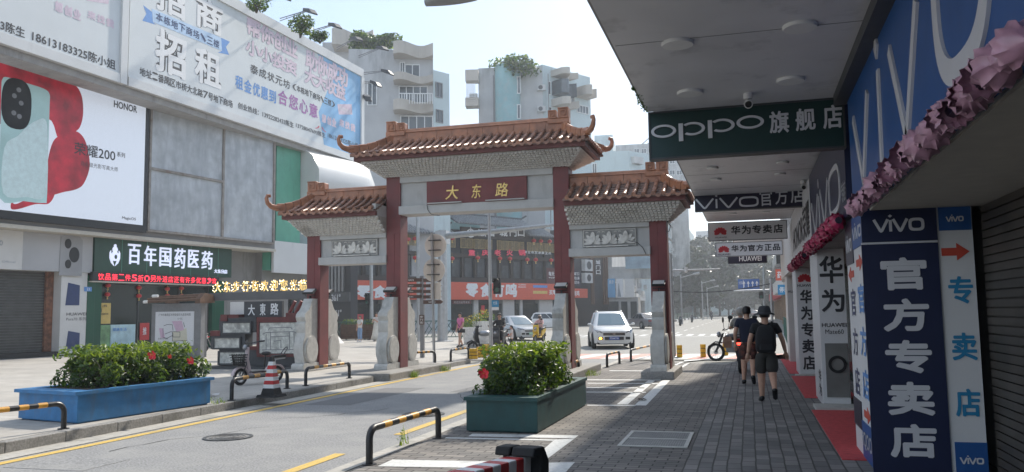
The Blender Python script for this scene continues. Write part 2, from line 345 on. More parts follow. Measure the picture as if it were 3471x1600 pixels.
struct('yellow_edge_line',yl,M['yellow'])
# bay lines painted on the right pavement
bl=MB()
def gp(*pts): bl.flat([V((*gz(u,v).xy,.0085)) for u,v in pts][::-1])
gp((1587,1481),(1600,1472),(1961,1478),(1948,1488)); gp((1880,1492),(1947,1489),(1807,1594),(1765,1594))
gp((1330,1560),(1690,1567),(1650,1589),(1280,1583)); gp((1837,1571),(1949,1569),(1915,1606),(1800,1600)); gp((1512,1484),(1880,1492),(1874,1496),(1508,1488))
for u0,u1,v,h in ((2066,2196,1256,2.4),(1988,2240,1287,3),(1992,2233,1299,2.4),(1988,2185,1314,2.6),(1988,2190,1329,2.6),(1990,2155,1373,4)): gp((u0,v),(u1,v+1),(u1,v+1+h),(u0,v+h))
gp((2198,1290),(2222,1290),(2128,1372),(2090,1372)); gp((2244,1290),(2272,1290),(2190,1376),(2150,1376))
gp((2307,1228),(2319,1227),(2284,1243),(2272,1243)); gp((2326,1233),(2338,1232),(2312,1248),(2300,1248)); gp((2319,1222),(2420,1215),(2420,1217),(2319,1226))
struct('bay_line',bl,M['white_paint'])
# crossing: red and white bars
cw=[MB(),MB()]
for i,x in enumerate([-9.6+.62*k for k in range(18)]): 
    for y0 in (29.7,):
        cw[i%2].flat([V((x,y0,.004)),V((x+.62,y0,.004)),V((x+1.1,y0+3.4,.004)),V((x+.48,y0+3.4,.004))])
struct('crossing_red_bars',cw[0],M['red_paint']); struct('crossing_white_bars',cw[1],M['white_paint'])
lm=MB()
for x in (-9,-5.4,-1.8): 
    for y in range(62,200,9): lm.flat([V((x,y,.002)),V((x+.15,y,.002)),V((x+.15,y+4,.002)),V((x,y+4,.002))])
for k in range(22): lm.flat([V((-13+.8*k,57,.002)),V((-13+.8*k+.4,57,.002)),V((-13+.8*k+.4,60.5,.002)),V((-13+.8*k,60.5,.002))])
lm.flat([V((-13,54.6,.002)),V((3,54.6,.002)),V((3,55,.002)),V((-13,55,.002))])
struct('lane_line',lm,M['white_paint'])
# road repairs and cracks
pm=MB()
for pts in ([(-6.9,4.5),(-5.5,4.6),(-5.45,7.2),(-6.85,7.1)],[(-8.2,14.2),(-7.3,14.3),(-7.2,17.9),(-8.15,17.8)],[(-6.3,17),(-5.2,17.1),(-5.3,18.6),(-6.2,18.5)]): pm.flat([V((x,y,.003)) for x,y in pts])
struct('asphalt_patch',pm,P('patched_asphalt',(.17,.17,.172),.85,var=.25,scale=70,bump=.3,bscale=140))
ck=MB(); rn=random.Random(4)
for (x,y,dx,dy,n) in ((-8.3,5.2,.35,.10,8),(-7.6,12.2,.22,.25,9),(-5.3,15,-.10,.4,9),(-6.9,19.5,.25,.2,8),(-7.9,8.9,.12,.35,8)):
    p=(x,y)
    for _ in range(n):
        q=(p[0]+dx*rn.uniform(.4,1.2)+rn.uniform(-.12,.12),p[1]+dy*rn.uniform(.4,1.2)+rn.uniform(-.12,.12)); strip(ck,[p,q],rn.uniform(.010,.022),.0045); p=q
struct('asphalt_crack',ck,P('crack_tar',(.06,.06,.06),.9,var=.1))
# ---------------------------------------------------------------- covers
def manhole(x,y,r,lab,z=.006):
    t=thing('manhole_cover',lab,'manhole cover',(x,y,z))
    mb=MB(); f=F((x,y,z),(1,0,0),(0,1,0)); mb.ring(f,0,0,r,r,r*.86,r*.86,0,.006,28); build('rim',mb,M['darkgrey'],t)
    mb=MB(); mb.disc(f,0,0,r*.86,r*.86,-.002,.002,28)
    for k in (.72,.52,.32): mb.ring(f,0,0,r*k,r*k,r*(k-.07),r*(k-.07),.0021,.009,28)
    build('lid',mb,M['manh'],t)
M['manh']=P('cast_iron',(.17,.165,.16),.65,metal=.1,var=.35,scale=60,bump=.6,bscale=70)
manhole(-7.1,10.25,.34,'round iron manhole cover in the street nearest the left kerb')
manhole(-5.35,13.2,.36,'round manhole cover in shaded asphalt beside the green planter')
fh=F((-1.22,11.12,.008),(1,0,0),(0,1,0)); t=thing('access_cover','pale rectangular double access cover set in the brick pavement','access cover',(-1.22,11.12,.008))
mb=MB(); mb.frame(fh,-.43,-.66,.43,.66,.05,0,.012); mb.fb(fh,-.38,-.02,.38,.02,0,.012); build('frame',mb,M['stone'],t)
M['lid']=brickmat('tread_lid',(.34,.34,.34),(.44,.44,.43),(.12,.12,.12),.06,.03,.009,noise=.3,rough=.6,bump=1)
for b0,b1 in ((-.61,-.02),(.02,.61)): mb=MB(); mb.fb(fh,-.38,b0,.38,b1,0,.006); build('lid',mb,M['lid'],t)
solo('access_plate',MB().box(-8.3,7.7,-.01,-7.2,8.45,.0045),M['asphalt'],'square asphalt inspection plate in the street by the yellow line','access cover')
# litter
def litter(x,y,z,s,mat,lab,cat='litter',name='litter'):
    mb=MB(); n=9; pts=[V((x+s*random.uniform(.4,1)*math.cos(6.28*i/n),y+s*random.uniform(.4,1)*math.sin(6.28*i/n),z+random.uniform(0,.35)*s)) for i in range(n)]
    c=V((x,y,z+.3*s)); 
    for i in range(n): mb.flat([c,pts[i],pts[(i+1)%n]])
    solo(name,mb,mat,lab,cat)
q=gz(1823,1521); litter(q.x,q.y,.01,.09,M['white'],'crumpled white plastic bag on the grey bay line','plastic bag','plastic_bag')
q=gz(2176,1360); litter(q.x,q.y,.01,.13,M['soil'],'brown dead leaf lying on the white diagonal line','leaf','dead_leaf')
q=gz(2410,1305); litter(q.x,q.y,.01,.10,M['darkgrey'],'dark scrap lying on bricks right of the gate','scrap','dark_scrap')
q=gz(728,1342,.15); litter(q.x,q.y,.155,.15,M['offwhite'],'flattened pale carton beside end of the blue planter','litter','flattened_carton')
# ================================================================ GATE
GX=-7.18
gate=thing('gateway','white and ox red paifang gateway with orange tiled roofs across the lane','gateway',(GX,21.85,0))
FG=F((0,21.6,0),(1,0,0))
def part(n,mb,m,p=gate,**k): return build(n,mb,m,p,**k)
PX=[(-12.40,-11.97),(-9.87,-9.44),(-4.97,-4.54),(-2.42,-1.98)]
for i,(x0,x1) in enumerate(PX):
    big=i in(1,2); zt=5.62 if big else 4.03
    mb=MB(); mb.box(x0,21.6,.2,x1,22.12,zt)
    s=-1 if i<2 else 1
    xm=x0+.24 if i<2 else x1-.24
    mb.box(min(xm,xm-.008),21.592,.2,max(xm,xm+.008),21.6,zt if not big else 3.98)      # the painted joint
    if big: mb.box(x0 if i==2 else xm,21.592,3.965,xm if i==2 else x1,21.6,3.985)
    part('pillar',mb,M['redcol'],bevel=.012)
    # plinth
    mb=MB()
    if big: mb.box(x0-.32,19.5,-.05,x1+.62 if i==1 else x1+.35,24.0,.2)
    else: mb.box(x0-.22,20.72,-.02,x1+.16,23.3,.2)
    part('plinth',mb,M['kerb'],bevel=.03)
    for sgn,y0 in ((-1,21.6),(1,22.12)):
        # drum stone: scrolled profile in the Y-Z plane, thickness along X
        xa,xb=(x0+.07,x1-.07)
        f=F((xa if False else xb,y0,.2),(0,sgn,0)) if sgn>0 else F((xb,y0,.2),(0,-1,0))
        prof=[(0,.16),(.74,.16),(.76,.3),(.80,.5),(.80,.72),(.74,.86),(.70,.93),(.68,1.02),(.70,1.06),(.70,1.28),(.66,1.33),(.70,1.38),(.73,1.46),(.70,1.54),(.62,1.60),(.50,1.66),(.42,1.75),(.36,1.86),(.28,1.98),(0,1.98)]
        mb=MB(); w=xb-xa
        mb.poly(F((xb,y0,.2),(0,1,0)),[(sgn*a,b) for a,b in prof],-w,0)
        mb.poly(F((xb,y0,.2),(0,1,0)),[(sgn*a,b) for a,b in ((-.0,0),(.86,0),(.86,.10),(.80,.16),(0,.16))],-w-.05,.05)
        fx=F((xb,y0+sgn*.40,.2),(0,1,0))
        mb.disc(fx,0,.53,.35,.39,0,.055,26); mb.disc(fx,0,.53,.30,.34,.055,.064,26)
        fy=F((xa,y0+sgn*.40,.2),(0,-1,0)); mb.disc(fy,0,.53,.34,.38,0,.055,26)
        part('drum_stone',mb,M['stone'],bevel=.012,smooth=30)
# lintels, beams, panels
M['reliefback']=P('relief_ground',(.33,.32,.30),.8,var=.2,scale=8)
def span(xa,xb,zl0,zl1,zb0,zb1,fill):
    mb=MB(); mb.box(xa-.02,21.52,zl0,xb+.02,22.2,zl1); part('lintel',mb,M['gatewhite'],bevel=.01)
    mb=MB(); mb.box(xa,21.56,zb0,xb,22.16,zb1); part('beam',mb,M['gatewhite'],bevel=.01)
    mb=MB(); mb.box(xa,21.66,zl1,xb,22.06,zb0); part('infill_panel',mb,M['gatewhite'])
span(-9.44,-4.97,4.51,4.75,5.42,5.62,0); span(-11.97,-9.87,3.15,3.37,3.88,4.03,1); span(-4.54,-2.42,3.15,3.37,3.88,4.03,1)
mb=MB(); mb.box(-8.63,21.585,4.755,-5.70,21.66,5.415); nb=part('name_board',mb,M['redcol'],bevel=.008)
mb=MB(); fb=F((0,21.585,0),(1,0,0))
for ch,(u0,u1,v0,v1) in zip('大东路',((350,465,190,310),(587,670,178,300),(805,922,165,283))):
    a0,b1=fb.hit(1380+u0*.3706,560+v0*.3706); a1,b0=fb.hit(1380+u1*.3706,560+v1*.3706); lett(mb,fb,ch,a0,b0,a1,b1,.002,.012,.02,skew=.12)
build('lettering',mb,M['gold'],nb)
for a0,a1 in ((-8.56,-7.55),(-6.85,-5.75)):
    mb=MB(); mb.box(a0,21.44,4.765,a1,21.53,4.79); part('lamp_bar',mb,M['gatewhite'])
# lotus reliefs
def lotus(mb,f,ca,cb,s,d):
    def petal(ang,ln,w,c):
        ax,ay=math.sin(ang),math.cos(ang); pts=[]
        for t in range(12):
            q=2*math.pi*t/12; l=ln*(.5-.5*math.cos(q)) if False else ln*(.5+.5*math.sin(q)); ww=w*math.cos(q)*(1-.35*(l/ln-.5))
            pts.append((ca+ax*l+ay*ww,cb+ay*l-ax*ww))
        mb.poly(f,pts,0,c)
    for ang,ln,w,c in ((-1.72,.30,.05,d*.6),(1.72,.30,.05,d*.6),(-1.22,.31,.055,d*.8),(1.22,.31,.055,d*.8),(-.72,.30,.06,d),(.72,.30,.06,d),(0,.33,.08,d*1.4)): petal(ang,ln*s,w*s,c)
    mb.stroke(f,[(ca-.3*s,cb-.06*s),(ca-.1*s,cb+.0*s),(ca+.1*s,cb),(ca+.3*s,cb-.06*s)],.018*s,0,d*.7)
for xa,xb in ((-11.62,-10.14),(-4.2,-2.75)):
    mb=MB(); mb.box(xa,21.62,3.385,xb,21.66,3.87); q=part('relief_panel',mb,M['reliefback'])
    mb=MB(); f=F((0,21.62,0),(1,0,0)); mb.frame(f,xa+.03,3.41,xb-.03,3.85,.012,0,.02)
    for k in range(3):
        c=xa+(xb-xa)*(.2+.3*k); lotus(mb,f,c,3.52,.85,.05)
        for dx in (-.16,.16): mb.ring(f,c+dx,3.78,.04,.025,.02,.01,0,.02,10,2,0,180)
    mb.box(xa+.12,21.5,3.39,xb-.22,21.58,3.415)
    build('lotus_relief',mb,M['dougong'],q,smooth=False)
# roofs
M['souback']=P('bracket_shadow_board',(.38,.35,.31),.85,var=.2)  # backing darkened to paint in the shade between the white studs
def roof(xl,xr,zb,zf0,zf1,zr,zt,yf,yb,bl,br,hipL,hipR,botL,botR,nrow):
    ym=(yf+yb)/2
    # bracket soffit: flared underside with rows of white studs
    mb=MB(); oL=.16 if hipL else 0; oR=.16 if hipR else 0
    q0=[V((botL,21.56,zb)),V((botR,21.56,zb)),V((botR,22.18,zb)),V((botL,22.18,zb))]
    q1=[V((xl+oL,yf+.12,zf0)),V((xr-oR,yf+.12,zf0)),V((xr-oR,yb-.12,zf0)),V((xl+oL,yb-.12,zf0))]
    mb.hexa(q0+q1); mb.k=1
    for (a,b,c,d,n) in ((q0[0],q0[1],q1[0],q1[1],V((0,-.5,-.9))),(q0[2],q0[3],q1[2],q1[3],V((0,.5,-.9))))+(((q0[3],q0[0],q1[3],q1[0],V((-.6,0,-.8))),) if hipL else ())+(((q0[1],q0[2],q1[1],q1[2],V((.6,0,-.8))),) if hipR else ()):
        rows=8; cols=max(6,int((d-c).length/.105)); n=n.normalized()
        for r in range(rows):
            for k in range(cols):
                tu=(k+.5*(r%2)+.25)/cols; tv=(r+.5)/rows
                p=(a*(1-tu)+b*tu)*(1-tv)+(c*(1-tu)+d*tu)*tv; ux=(d-c).normalized()*.046; vx=((c+d)-(a+b)).normalized()*.075
                # a blunt tongue: root flush with the panel, tip standing proud
                A=[p-ux*.7-vx*.9,p+ux*.7-vx*.9,p+ux+vx*.45,p-ux+vx*.45]; B=[q+n*h for q,h in ((p-ux*.5-vx*.8,.02),(p+ux*.5-vx*.8,.02),(p+ux*.75+vx*.55,.075),(p-ux*.75+vx*.55,.075))]
                mb.add(A+B,[(4,5,6,7),(0,1,5,4),(1,2,6,5),(2,3,7,6),(3,0,4,7)])
    part('bracket_soffit',mb,[M['souback'],M['dougong']])
    mb=MB(); mb.box(xl,yf,zf0,xr,yf+.14,zf1); mb.box(xl,yb-.14,zf0,xr,yb,zf1)
    if hipL: mb.box(xl,yf+.14,zf0,xl+.14,yb-.14,zf1)
    if hipR: mb.box(xr-.14,yf+.14,zf0,xr,yb-.14,zf1)
    mb.box(xl+.14,yf+.14,zf1-.05,xr-.14,yb-.14,zf1)
    part('fascia',mb,M['redfascia'])
    e=.08; X0=xl-e*(1 if hipL else 0); X1=xr+e*(1 if hipR else 0); Y0,Y1=yf-e,yb+e; z0=zf1+.015
    def zs(t): return z0+(zr-z0)*(t**1.25*.92+.08*t)            # a slightly hollow slope
    # pan tiles: stepped dark slabs under the cover rows
    mb=MB(); mt=MB(); mt2=MB(); N=7
    def edge(x,side):
        lim=1.0
        if hipL and x<bl: lim=max(.06,(x-X0)/(bl-X0))
        if hipR and x>br: lim=max(.06,(X1-x)/(X1-br))
        return lim
    for side in (0,1):
        ye=Y0 if side==0 else Y1
        for i in range(N):
            t0,t1=i/N,(i+1)/N; ya,yb_=ye+(ym-ye)*t0,ye+(ym-ye)*(t1+.04)
            xa=X0+(bl-X0)*t0 if hipL else X0; xb=X1+(br-X1)*t0 if hipR else X1
            xa2=X0+(bl-X0)*t1 if hipL else X0; xb2=X1+(br-X1)*t1 if hipR else X1
            za,zc=zs(t0)+.022,zs(t1)+.004
            vs=[V((xa,ya,za-.05)),V((xb,ya,za-.05)),V((xb2,yb_,zc-.05)),V((xa2,yb_,zc-.05)),V((xa,ya,za)),V((xb,ya,za)),V((xb2,yb_,zc)),V((xa2,yb_,zc))]
            mb.hexa(vs)
        sp=(X1-X0)/nrow
        for k in range(nrow):
            x=X0+sp*(k+.5); lim=edge(x,side); pts=[]; m=4
            for j in range(m+1):
                t=-.03+(lim+.03)*j/m; pts.append(V((x,ye+(ym-ye)*t,zs(max(t,0))+.045)))
            for j in range(m):                      # separate tile lengths, each a little tapered
                mt.tube([pts[j],pts[j]*.04+pts[j+1]*.96],[.058,.050],8)
            # drip tile between the rows
            if k<nrow-1:
                xd=x+sp/2; fd=F((xd,ye-(.015 if side==0 else -.015),zf1+.03),(1,0,0) if side==0 else (-1,0,0))
                mt2.poly(fd,[(-.085,.03),(-.07,-.03),(-.03,-.065),(0,-.075),(.03,-.065),(.07,-.03),(.085,.03),(.04,.012),(0,.006),(-.04,.012)],0,.015)
    for hip,xe,bx in ((hipL,X0,bl),(hipR,X1,br)):
        if hip:
            for i in range(N):
                t0,t1=i/N,(i+1)/N; f0=lambda t:[V((xe+(bx-xe)*t,Y0+(ym-Y0)*t,0)),V((xe+(bx-xe)*t,Y1+(ym-Y1)*t,0))]
                a,b=f0(t0);c,d=f0(t1); za,zc=zs(t0)+.022,zs(t1)+.004
                for q,z in ((a,za),(b,za),(c,zc),(d,zc)): q.z=z
                mb.flat([a,b,d,c] if xe<bx else [b,a,c,d])
            for k in range(int((Y1-Y0)/.22)):
                y=Y0+.11+.22*k; lim=1-abs(y-ym)/(ym-Y0)
                mt.tube([V((xe-.03*(1 if xe<bx else -1),y,z0+.045)),V((xe+(bx-xe)*lim,y,zs(lim)+.045))],.054,7)
    part('pan_tiles',mb,M['tile_dark']); part('cover_tiles',mt,M['tile'],smooth=50); part('drip_tiles',mt2,M['tile'])
    # main ridge: stacked courses with a flat cap
    def course(p,q,h,w,m):
        d=(q-p); L_=d.length; n=max(1,int(L_/.42)); d=d/n
        sx=V((-d.y,d.x,0)).normalized()*w/2
        for i in range(n):
            a=p+d*(i+.012); b=p+d*(i+.988)
            m.hexa([a-sx,b-sx,b+sx,a+sx,a-sx*.75+V((0,0,h*.8)),b-sx*.75+V((0,0,h*.8)),b+sx*.75+V((0,0,h*.8)),a+sx*.75+V((0,0,h*.8))])
        a,b=p,q; h0=V((0,0,h*.8));h1=V((0,0,h))
        m.hexa([a-sx*1.1+h0,b-sx*1.1+h0,b+sx*1.1+h0,a+sx*1.1+h0,a-sx*.7+h1,b-sx*.7+h1,b+sx*.7+h1,a+sx*.7+h1])
        m.tube([a+h1,b+h1],w*.3,6)
    mb=MB(); mb.box(bl-.05 if hipL else xl,ym-.13,zr-.12,br+.05 if hipR else xr,ym+.13,zr)
    course(V((bl if hipL else xl,ym,zr)),V((br if hipR else xr,ym,zr)),zt-zr,.2,mb)
    part('ridge',mb,M['ridge'])
    for hip,xe,bx,sg in ((hipL,X0,bl,-1),(hipR,X1,br,1)):
        if not hip: continue
        for ye in (Y0,Y1):
            mb=MB(); m=5; c0=V((bx,ym,zr+.02)); c1=V((xe+sg*.02,ye,z0+.10))
            for i in range(m):
                t0,t1=i/m,(i+1)/m; a=c0.lerp(c1,t0+.01); b=c0.lerp(c1,t1-.01)
                a.z-=.10*math.sin(math.pi*t0); b.z-=.10*math.sin(math.pi*t1)
                d=(b-a); sx=V((-d.y,d.x,0)).normalized()*.075; h=.20-.04*t0
                mb.hexa([a-sx,b-sx,b+sx,a+sx,a-sx*.8+V((0,0,h)),b-sx*.8+V((0,0,h)),b+sx*.8+V((0,0,h)),a+sx*.8+V((0,0,h))])
                mb.tube([a+V((0,0,h)),b+V((0,0,h))],.05,6)
            d=(c1-c0); d.z=0; d=d.normalized()
            curl=[(-.12,.13),(.06,.10),(.20,.13),(.30,.22),(.335,.34),(.30,.43),(.235,.435),(.215,.385)]
            mb.tube([c1+d*a+V((0,0,b)) for a,b in curl],[.085,.085,.075,.065,.055,.05,.045,.03],8)
            part('hip_ridge',mb,M['ridge'],smooth=35)
        # meander block
        mb=MB(); f=F((bx-sg*.10,ym-.13,zt-.14),(1,0,0)); 
        mb.fb(f,-.30,0,.30,.13,-.26,0)
        for dx,dz,s in ((-.14*sg*-1,.13,.30),(.17*sg*-1,.13,.24)):
            mb.fb(f,dx-s/2,dz,dx+s/2,dz+s,-.22,-.02)
            for c in (-.02,-.22):
                g=f.at(dx,dz+s/2,c); cc=(0,.028) if c>-.1 else (-.028,0); h=s/2
                mb.stroke(g,[(-h,h*.92),(h*.92,h*.92),(h*.92,-h*.8),(-h*.5,-h*.8),(-h*.5,h*.45),(h*.45,h*.45),(h*.45,-h*.35),(0,-h*.35)],s*.13,*cc)
        part('meander_block',mb,M['ridge'],bevel=.01,seg=1)
roof(-10.46,-3.90,5.62,5.97,6.09,6.68,6.98,20.72,22.98,-9.75,-4.72,True,True,-9.87,-4.54,31)
roof(-12.80,-9.87,4.03,4.45,4.57,5.13,5.37,20.85,22.85,-12.3,-9.87,True,False,-12.40,-9.87,13)
roof(-4.54,-1.42,4.03,4.45,4.57,5.13,5.37,20.85,22.85,-4.54,-2.1,False,True,-4.54,-1.98,13)
mb=MB(); mb.box(-10.19,21.0,4.03,-9.875,22.7,4.95) ; mb=MB(); mb.poly(F((-9.98,21.85,0),(0,1,0)),[(-.95,4.5),(-.3,4.03),(.3,4.03),(.95,4.5),(.95,4.78),(-.95,4.78)],-.0,.1); part('gable_plate',mb,M['gatewhite'])
# loose cable at the right lintel
mb=MB(); pts=[gy(u,v,21.5) for u,v in ((2130,815),(2160,822),(2178,838),(2190,862))]; mb.tube(pts,.008,5)
pts=[gy(u,v,21.5) for u,v in ((1447,695),(1450,712),(1462,727),(1490,731))]; mb.tube(pts,.009,5)
mb.tube([V((-1.95,21.58,4.0)),V((-1.87,21.56,3.88)),V((-1.9,21.57,3.74)),V((-1.97,21.58,3.72))],.012,5)
part('cable',mb,M['black'])
# floodlights on the drum stones
def flood(x,y,sg,lab):
    t=thing('floodlight',lab,'floodlight',(x,y,2.18),'floodlights on the drum stones')
    mb=MB(); mb.box(x-.015,y-.04,2.18,x+.015,y+.04,2.27); mb.tube([V((x-.15,y+sg*.02,2.40)),V((x-.15,y,2.26)),V((x+.15,y,2.26)),V((x+.15,y+sg*.02,2.40))],.012,5); build('bracket',mb,M['black'],t)
    f=F((x,y+sg*.04,2.39),(1,0,0),V((0,sg*.5*-1,.28))*-sg if False else V((0,.82,.42)))
    mb=MB(); mb.fb(f,-.17,-.13,.17,.13,-.03,.03); build('housing',mb,M['black'],t,bevel=.01)
    mb=MB(); mb.fb(f,-.14,-.10,.14,.10,.03,.036); build('lamp_glass',mb,M['offwhite'],t)
nm=['far left pillar','left centre pillar','right centre pillar','far right pillar']
for i,(x0,x1) in enumerate(PX):
    flood((x0+x1)/2,21.42,-1,'square black floodlight on front drum stone of the gate\'s '+nm[i])
    if i<2: flood((x0+x1)/2+.02,22.32,1,'square black floodlight on rear drum stone of the gate\'s '+nm[i])
# ================================================================ LEFT: shopping building with boards
FL=F((-27.8,31.66,0),(.1535,.9881,0))
def T(f,u,v,c=0): return f.hit(u,v,c)
M.update(
 green_tile=brickmat('green_wall_tile',(.012,.075,.045),(.014,.085,.05),(.04,.10,.07),1.2,.9,.008,off=0,rough=.25,bump=.1,noise=.08),
 green_board=P('green_sign_board',(.008,.050,.030),.35,var=.08), green_clad=P('pale_green_cladding',(.10,.36,.25),.45,var=.08,scale=2,stain=(.07,.25,.18),streak=3),
 shutter=P('roller_shutter',(.075,.075,.072),.45,metal=.3,var=.25,scale=3,stain=(.045,.05,.042),streak=3),
 wallgrey=P('grey_render_wall',(.24,.235,.23),.8,var=.08,scale=1.5,stain=(.16,.16,.155),streak=2),
 soffit=P('soffit_cream',(.52,.48,.41),.7,var=.06),
 boardface=P('printed_board',(.60,.63,.64),.5,var=.03,scale=1), boardblue=P('board_sky_blue',(.20,.42,.66),.5,var=.25,scale=.4),
 ink=P('black_ink',(.03,.03,.035),.5,var=0), inkblue=P('blue_ink',(.10,.27,.60),.5,var=.1), inkpink=P('pink_ink',(.62,.50,.58),.5,var=.12,scale=3), inkgrey=P('grey_ink',(.25,.28,.31),.5,var=.1), inkred=P('red_ink',(.55,.05,.09),.5,var=.1), navy=P('navy_ink',(.02,.04,.13),.4,var=.1),
 inkpurple=P('violet_ink',(.34,.13,.36),.5,var=.2),
 whiteink=P('white_ink',(.74,.74,.74),.5,var=0), tarp=P('grey_sheet_metal',(.43,.455,.475),.55,var=.22,scale=1.6,stain=(.30,.32,.345),streak=1.6,sst=(.45,.7)),
 screen=P('screen_white',(.50,.53,.58),.25,var=.02,emit=(.75,.82,.95),es=.22), petalred=P('screen_petal_red',(.36,.010,.025),.3,var=.75,scale=1.1,emit=(.5,.01,.03),es=.10), phone_teal=P('screen_phone_teal',(.33,.50,.50),.25,var=.25,scale=.5,emit=(.4,.6,.6),es=.10),
 ledred=P('led_red',(.5,.01,.02),.4,var=0,emit=(1,.03,.06),es=1.5), letterlit=P('lit_letter',(.65,.68,.8),.4,var=0,emit=(.72,.78,1),es=.35), goldlit=P('gold_lit',(.6,.42,.14),.4,metal=.3,var=.1,emit=(1,.7,.25),es=.35), bulb=P('warm_bulb',(1,.9,.7),.3,var=0,emit=(1,.80,.45),es=2.5),
 poster_y=P('yellow_poster',(.62,.45,.14),.6,var=.1,scale=4), poster_b=P('pale_blue_poster',(.42,.58,.62),.5,var=.2,scale=3), poster_g=P('green_poster',(.18,.34,.16),.5,var=.4,scale=3),
 brick=P('brick_strip',(.22,.10,.06),.8,var=.5,scale=6), awning=P('white_aluminium',(.62,.62,.61),.35,var=.04,scale=1,stain=(.45,.45,.44),streak=1.5,sst=(.6,.8)), slab=P('grey_concrete',(.33,.32,.31),.85,var=.12,scale=2,stain=(.16,.155,.15),streak=1.2,sst=(.55,.75)),
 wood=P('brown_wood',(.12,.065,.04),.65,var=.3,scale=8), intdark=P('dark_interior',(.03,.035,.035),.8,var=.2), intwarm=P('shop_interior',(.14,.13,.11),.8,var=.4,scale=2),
)
bld=thing('shopping_building','big commercial building with giant advert boards left of the plaza','building',FL.p(4,.146,0))
def lp(n,mb,m,**k): return build(n,mb,m,bld,**k)
mb=MB(); mb.fb(FL,-25,.146,12.2,16.4,-14,-.45); mb.fb(FL,-25,5.45,9.4,12.1,-.45,.9)     # body, projecting upper floor
mb.fb(FL,9.4,3.2,13.4,5.6,-4,.0); mb.fb(FL,12.2,.146,13.4,3.2,-4,-1.6); mb.fb(FL,12.2,5.6,17.5,12.2,-12,-.6)
lp('wall',mb,M['wallgrey'])
mb=MB(); mb.fb(FL,-25,5.30,9.4,5.448,-.44,1.0); lp('soffit',mb,M['soffit'])
mb=MB(); mb.fb(FL,9.8,5.61,11.9,12.3,.02,.62); mb.fb(FL,9.41,4.3,11.5,5.6,.02,.55); cl=lp('cladding',mb,M['green_clad'])
a,b=T(FL,935,740,.65); mb=MB(); mb.fb(FL,9.45,4.15,13.6,5.95,.64,.80); lp('fascia_panel',mb,M['awning'])
# roller shutter of the phone shop and its surrounds
mb=MB()
for k in range(30):
    z=.25+.115*k; mb.fb(FL,-9.5,z,-3.45,z+.095,-.44,-.40)
lp('roller_shutter',mb,M['shutter']); mb=MB(); mb.fb(FL,-9.5,.146,-2.2,.35,-.44,.12); lp('threshold',mb,M['black'])
mb=MB(); mb.fb(FL,-3.42,.35,-3.1,3.75,-.44,-.30); lp('brick_strip',mb,M['brick'])
# phone shop sign and pillar poster
t=thing('phone_shop_sign','white fascia sign with big camera phone picture above the grey shutter','shop sign',FL.p(-5,3.75,.1))
mb=MB(); mb.fb(FL,-11,3.72,-1.66,5.29,-.44,.22); build('board',mb,[M['offwhite']],t)
f=FL.at(0,0,.22); mb=MB(); mb.fb(FL,-4.9,3.72,-1.68,5.28,.22,.226); q=build('grey_half',mb,M['inkgrey2'] if 'inkgrey2' in M else P('silver_print',(.40,.40,.41),.4,var=.12,scale=.6),t)
a0,b0=T(f,198,935); a1,b1=T(f,280,800); mb=MB(); mb.poly(f,[(a0,b0+.02),(a1,b0+.02),(a1,b1-.22),(a1-.15,b1-.05),(a0+.2,b1),(a0+.04,b1-.12)],.006,.03); ph=build('phone_picture',mb,P('phone_grey_print',(.30,.30,.31),.3,var=.15,scale=.8),t)
mb=MB()
for u,v,r in ((229,826,.21),(250,864,.33),(229,895,.19)): a,b=T(f,u,v); mb.disc(f,a,b,r*.72,r,.03,.05)
build('lens_picture',mb,M['black'],t)
mb=MB(); lett(mb,f,'HUAWEI Pura70',-7.9,4.65,-5.6,4.86,.004,.01,keep=True); lett(mb,f,'Official',-5.75,3.98,-5.2,4.06,.004); build('lettering',mb,M['inkgrey'],t)
t=thing('pillar_poster','narrow white pillar poster with two dark phones beside the pharmacy','poster',FL.p(-2.6,.35,0))
mb=MB(); mb.fb(FL,-3.08,.2,-1.83,3.715,-.42,.16); build('board',mb,M['offwhite'],t); f=FL.at(0,0,.16)
for v0,v1 in ((958,1035),(1122,1182)):
    a0,b1=T(f,224,v0); a1,b0=T(f,268,v1); mb=MB(); mb.poly(f,[(a0,b0),(a1,b0),(a1,b1-.1),(a0+.1,b1)],0,.012); build('phone_picture',mb,M['navy'],t)
a0,b0=T(f,225,1070); mb=MB(); lett(mb,f,'HUAWEI',a0,b0,a0+.95,b0+.13,.004,.02); lett(mb,f,'Pura70 系列',a0,b0-.22,a0+.95,b0-.07,.004); build('lettering',mb,M['ink'],t)
# pharmacy front
lp('green_pier',MB().fb(FL,-1.82,.146,-1.1,3.6,-.42,.18),M['green_tile']); lp('green_pier',MB().fb(FL,5.6,.146,6.45,3.6,-.42,.10),M['green_tile'])
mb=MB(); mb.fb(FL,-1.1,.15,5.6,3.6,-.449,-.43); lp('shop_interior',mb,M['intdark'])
gl=MB(); gl.fb(FL,-1.05,.2,5.55,3.25,-.20,-.185); lp('shop_glazing',gl,M['glass'])
mb=MB()
for a in (-1.1,1.15,2.9,3.6,5.55): mb.fb(FL,a,.15,a+.06,3.3,-.24,-.15)
mb.fb(FL,-1.1,3.25,5.6,3.33,-.24,-.15); lp('shop_frame',mb,M['darkgrey'])
t=thing('pharmacy_sign','dark green pharmacy fascia with lit white characters and a hands emblem','shop sign',FL.p(2.5,3.8,.2))
mb=MB(); mb.fb(FL,-1.62,3.78,6.72,5.42,-.44,.30); bo=build('board',mb,M['green_board'],t); f=FL.at(0,0,.30)
mb=MB()
for a in (-.2,1.2,2.6,3.9,5.1,5.75): mb.fb(f,a,3.8,a+.015,5.38,0,.004)
build('panel_joint',mb,M['green_clad'],bo)
mb=MB()
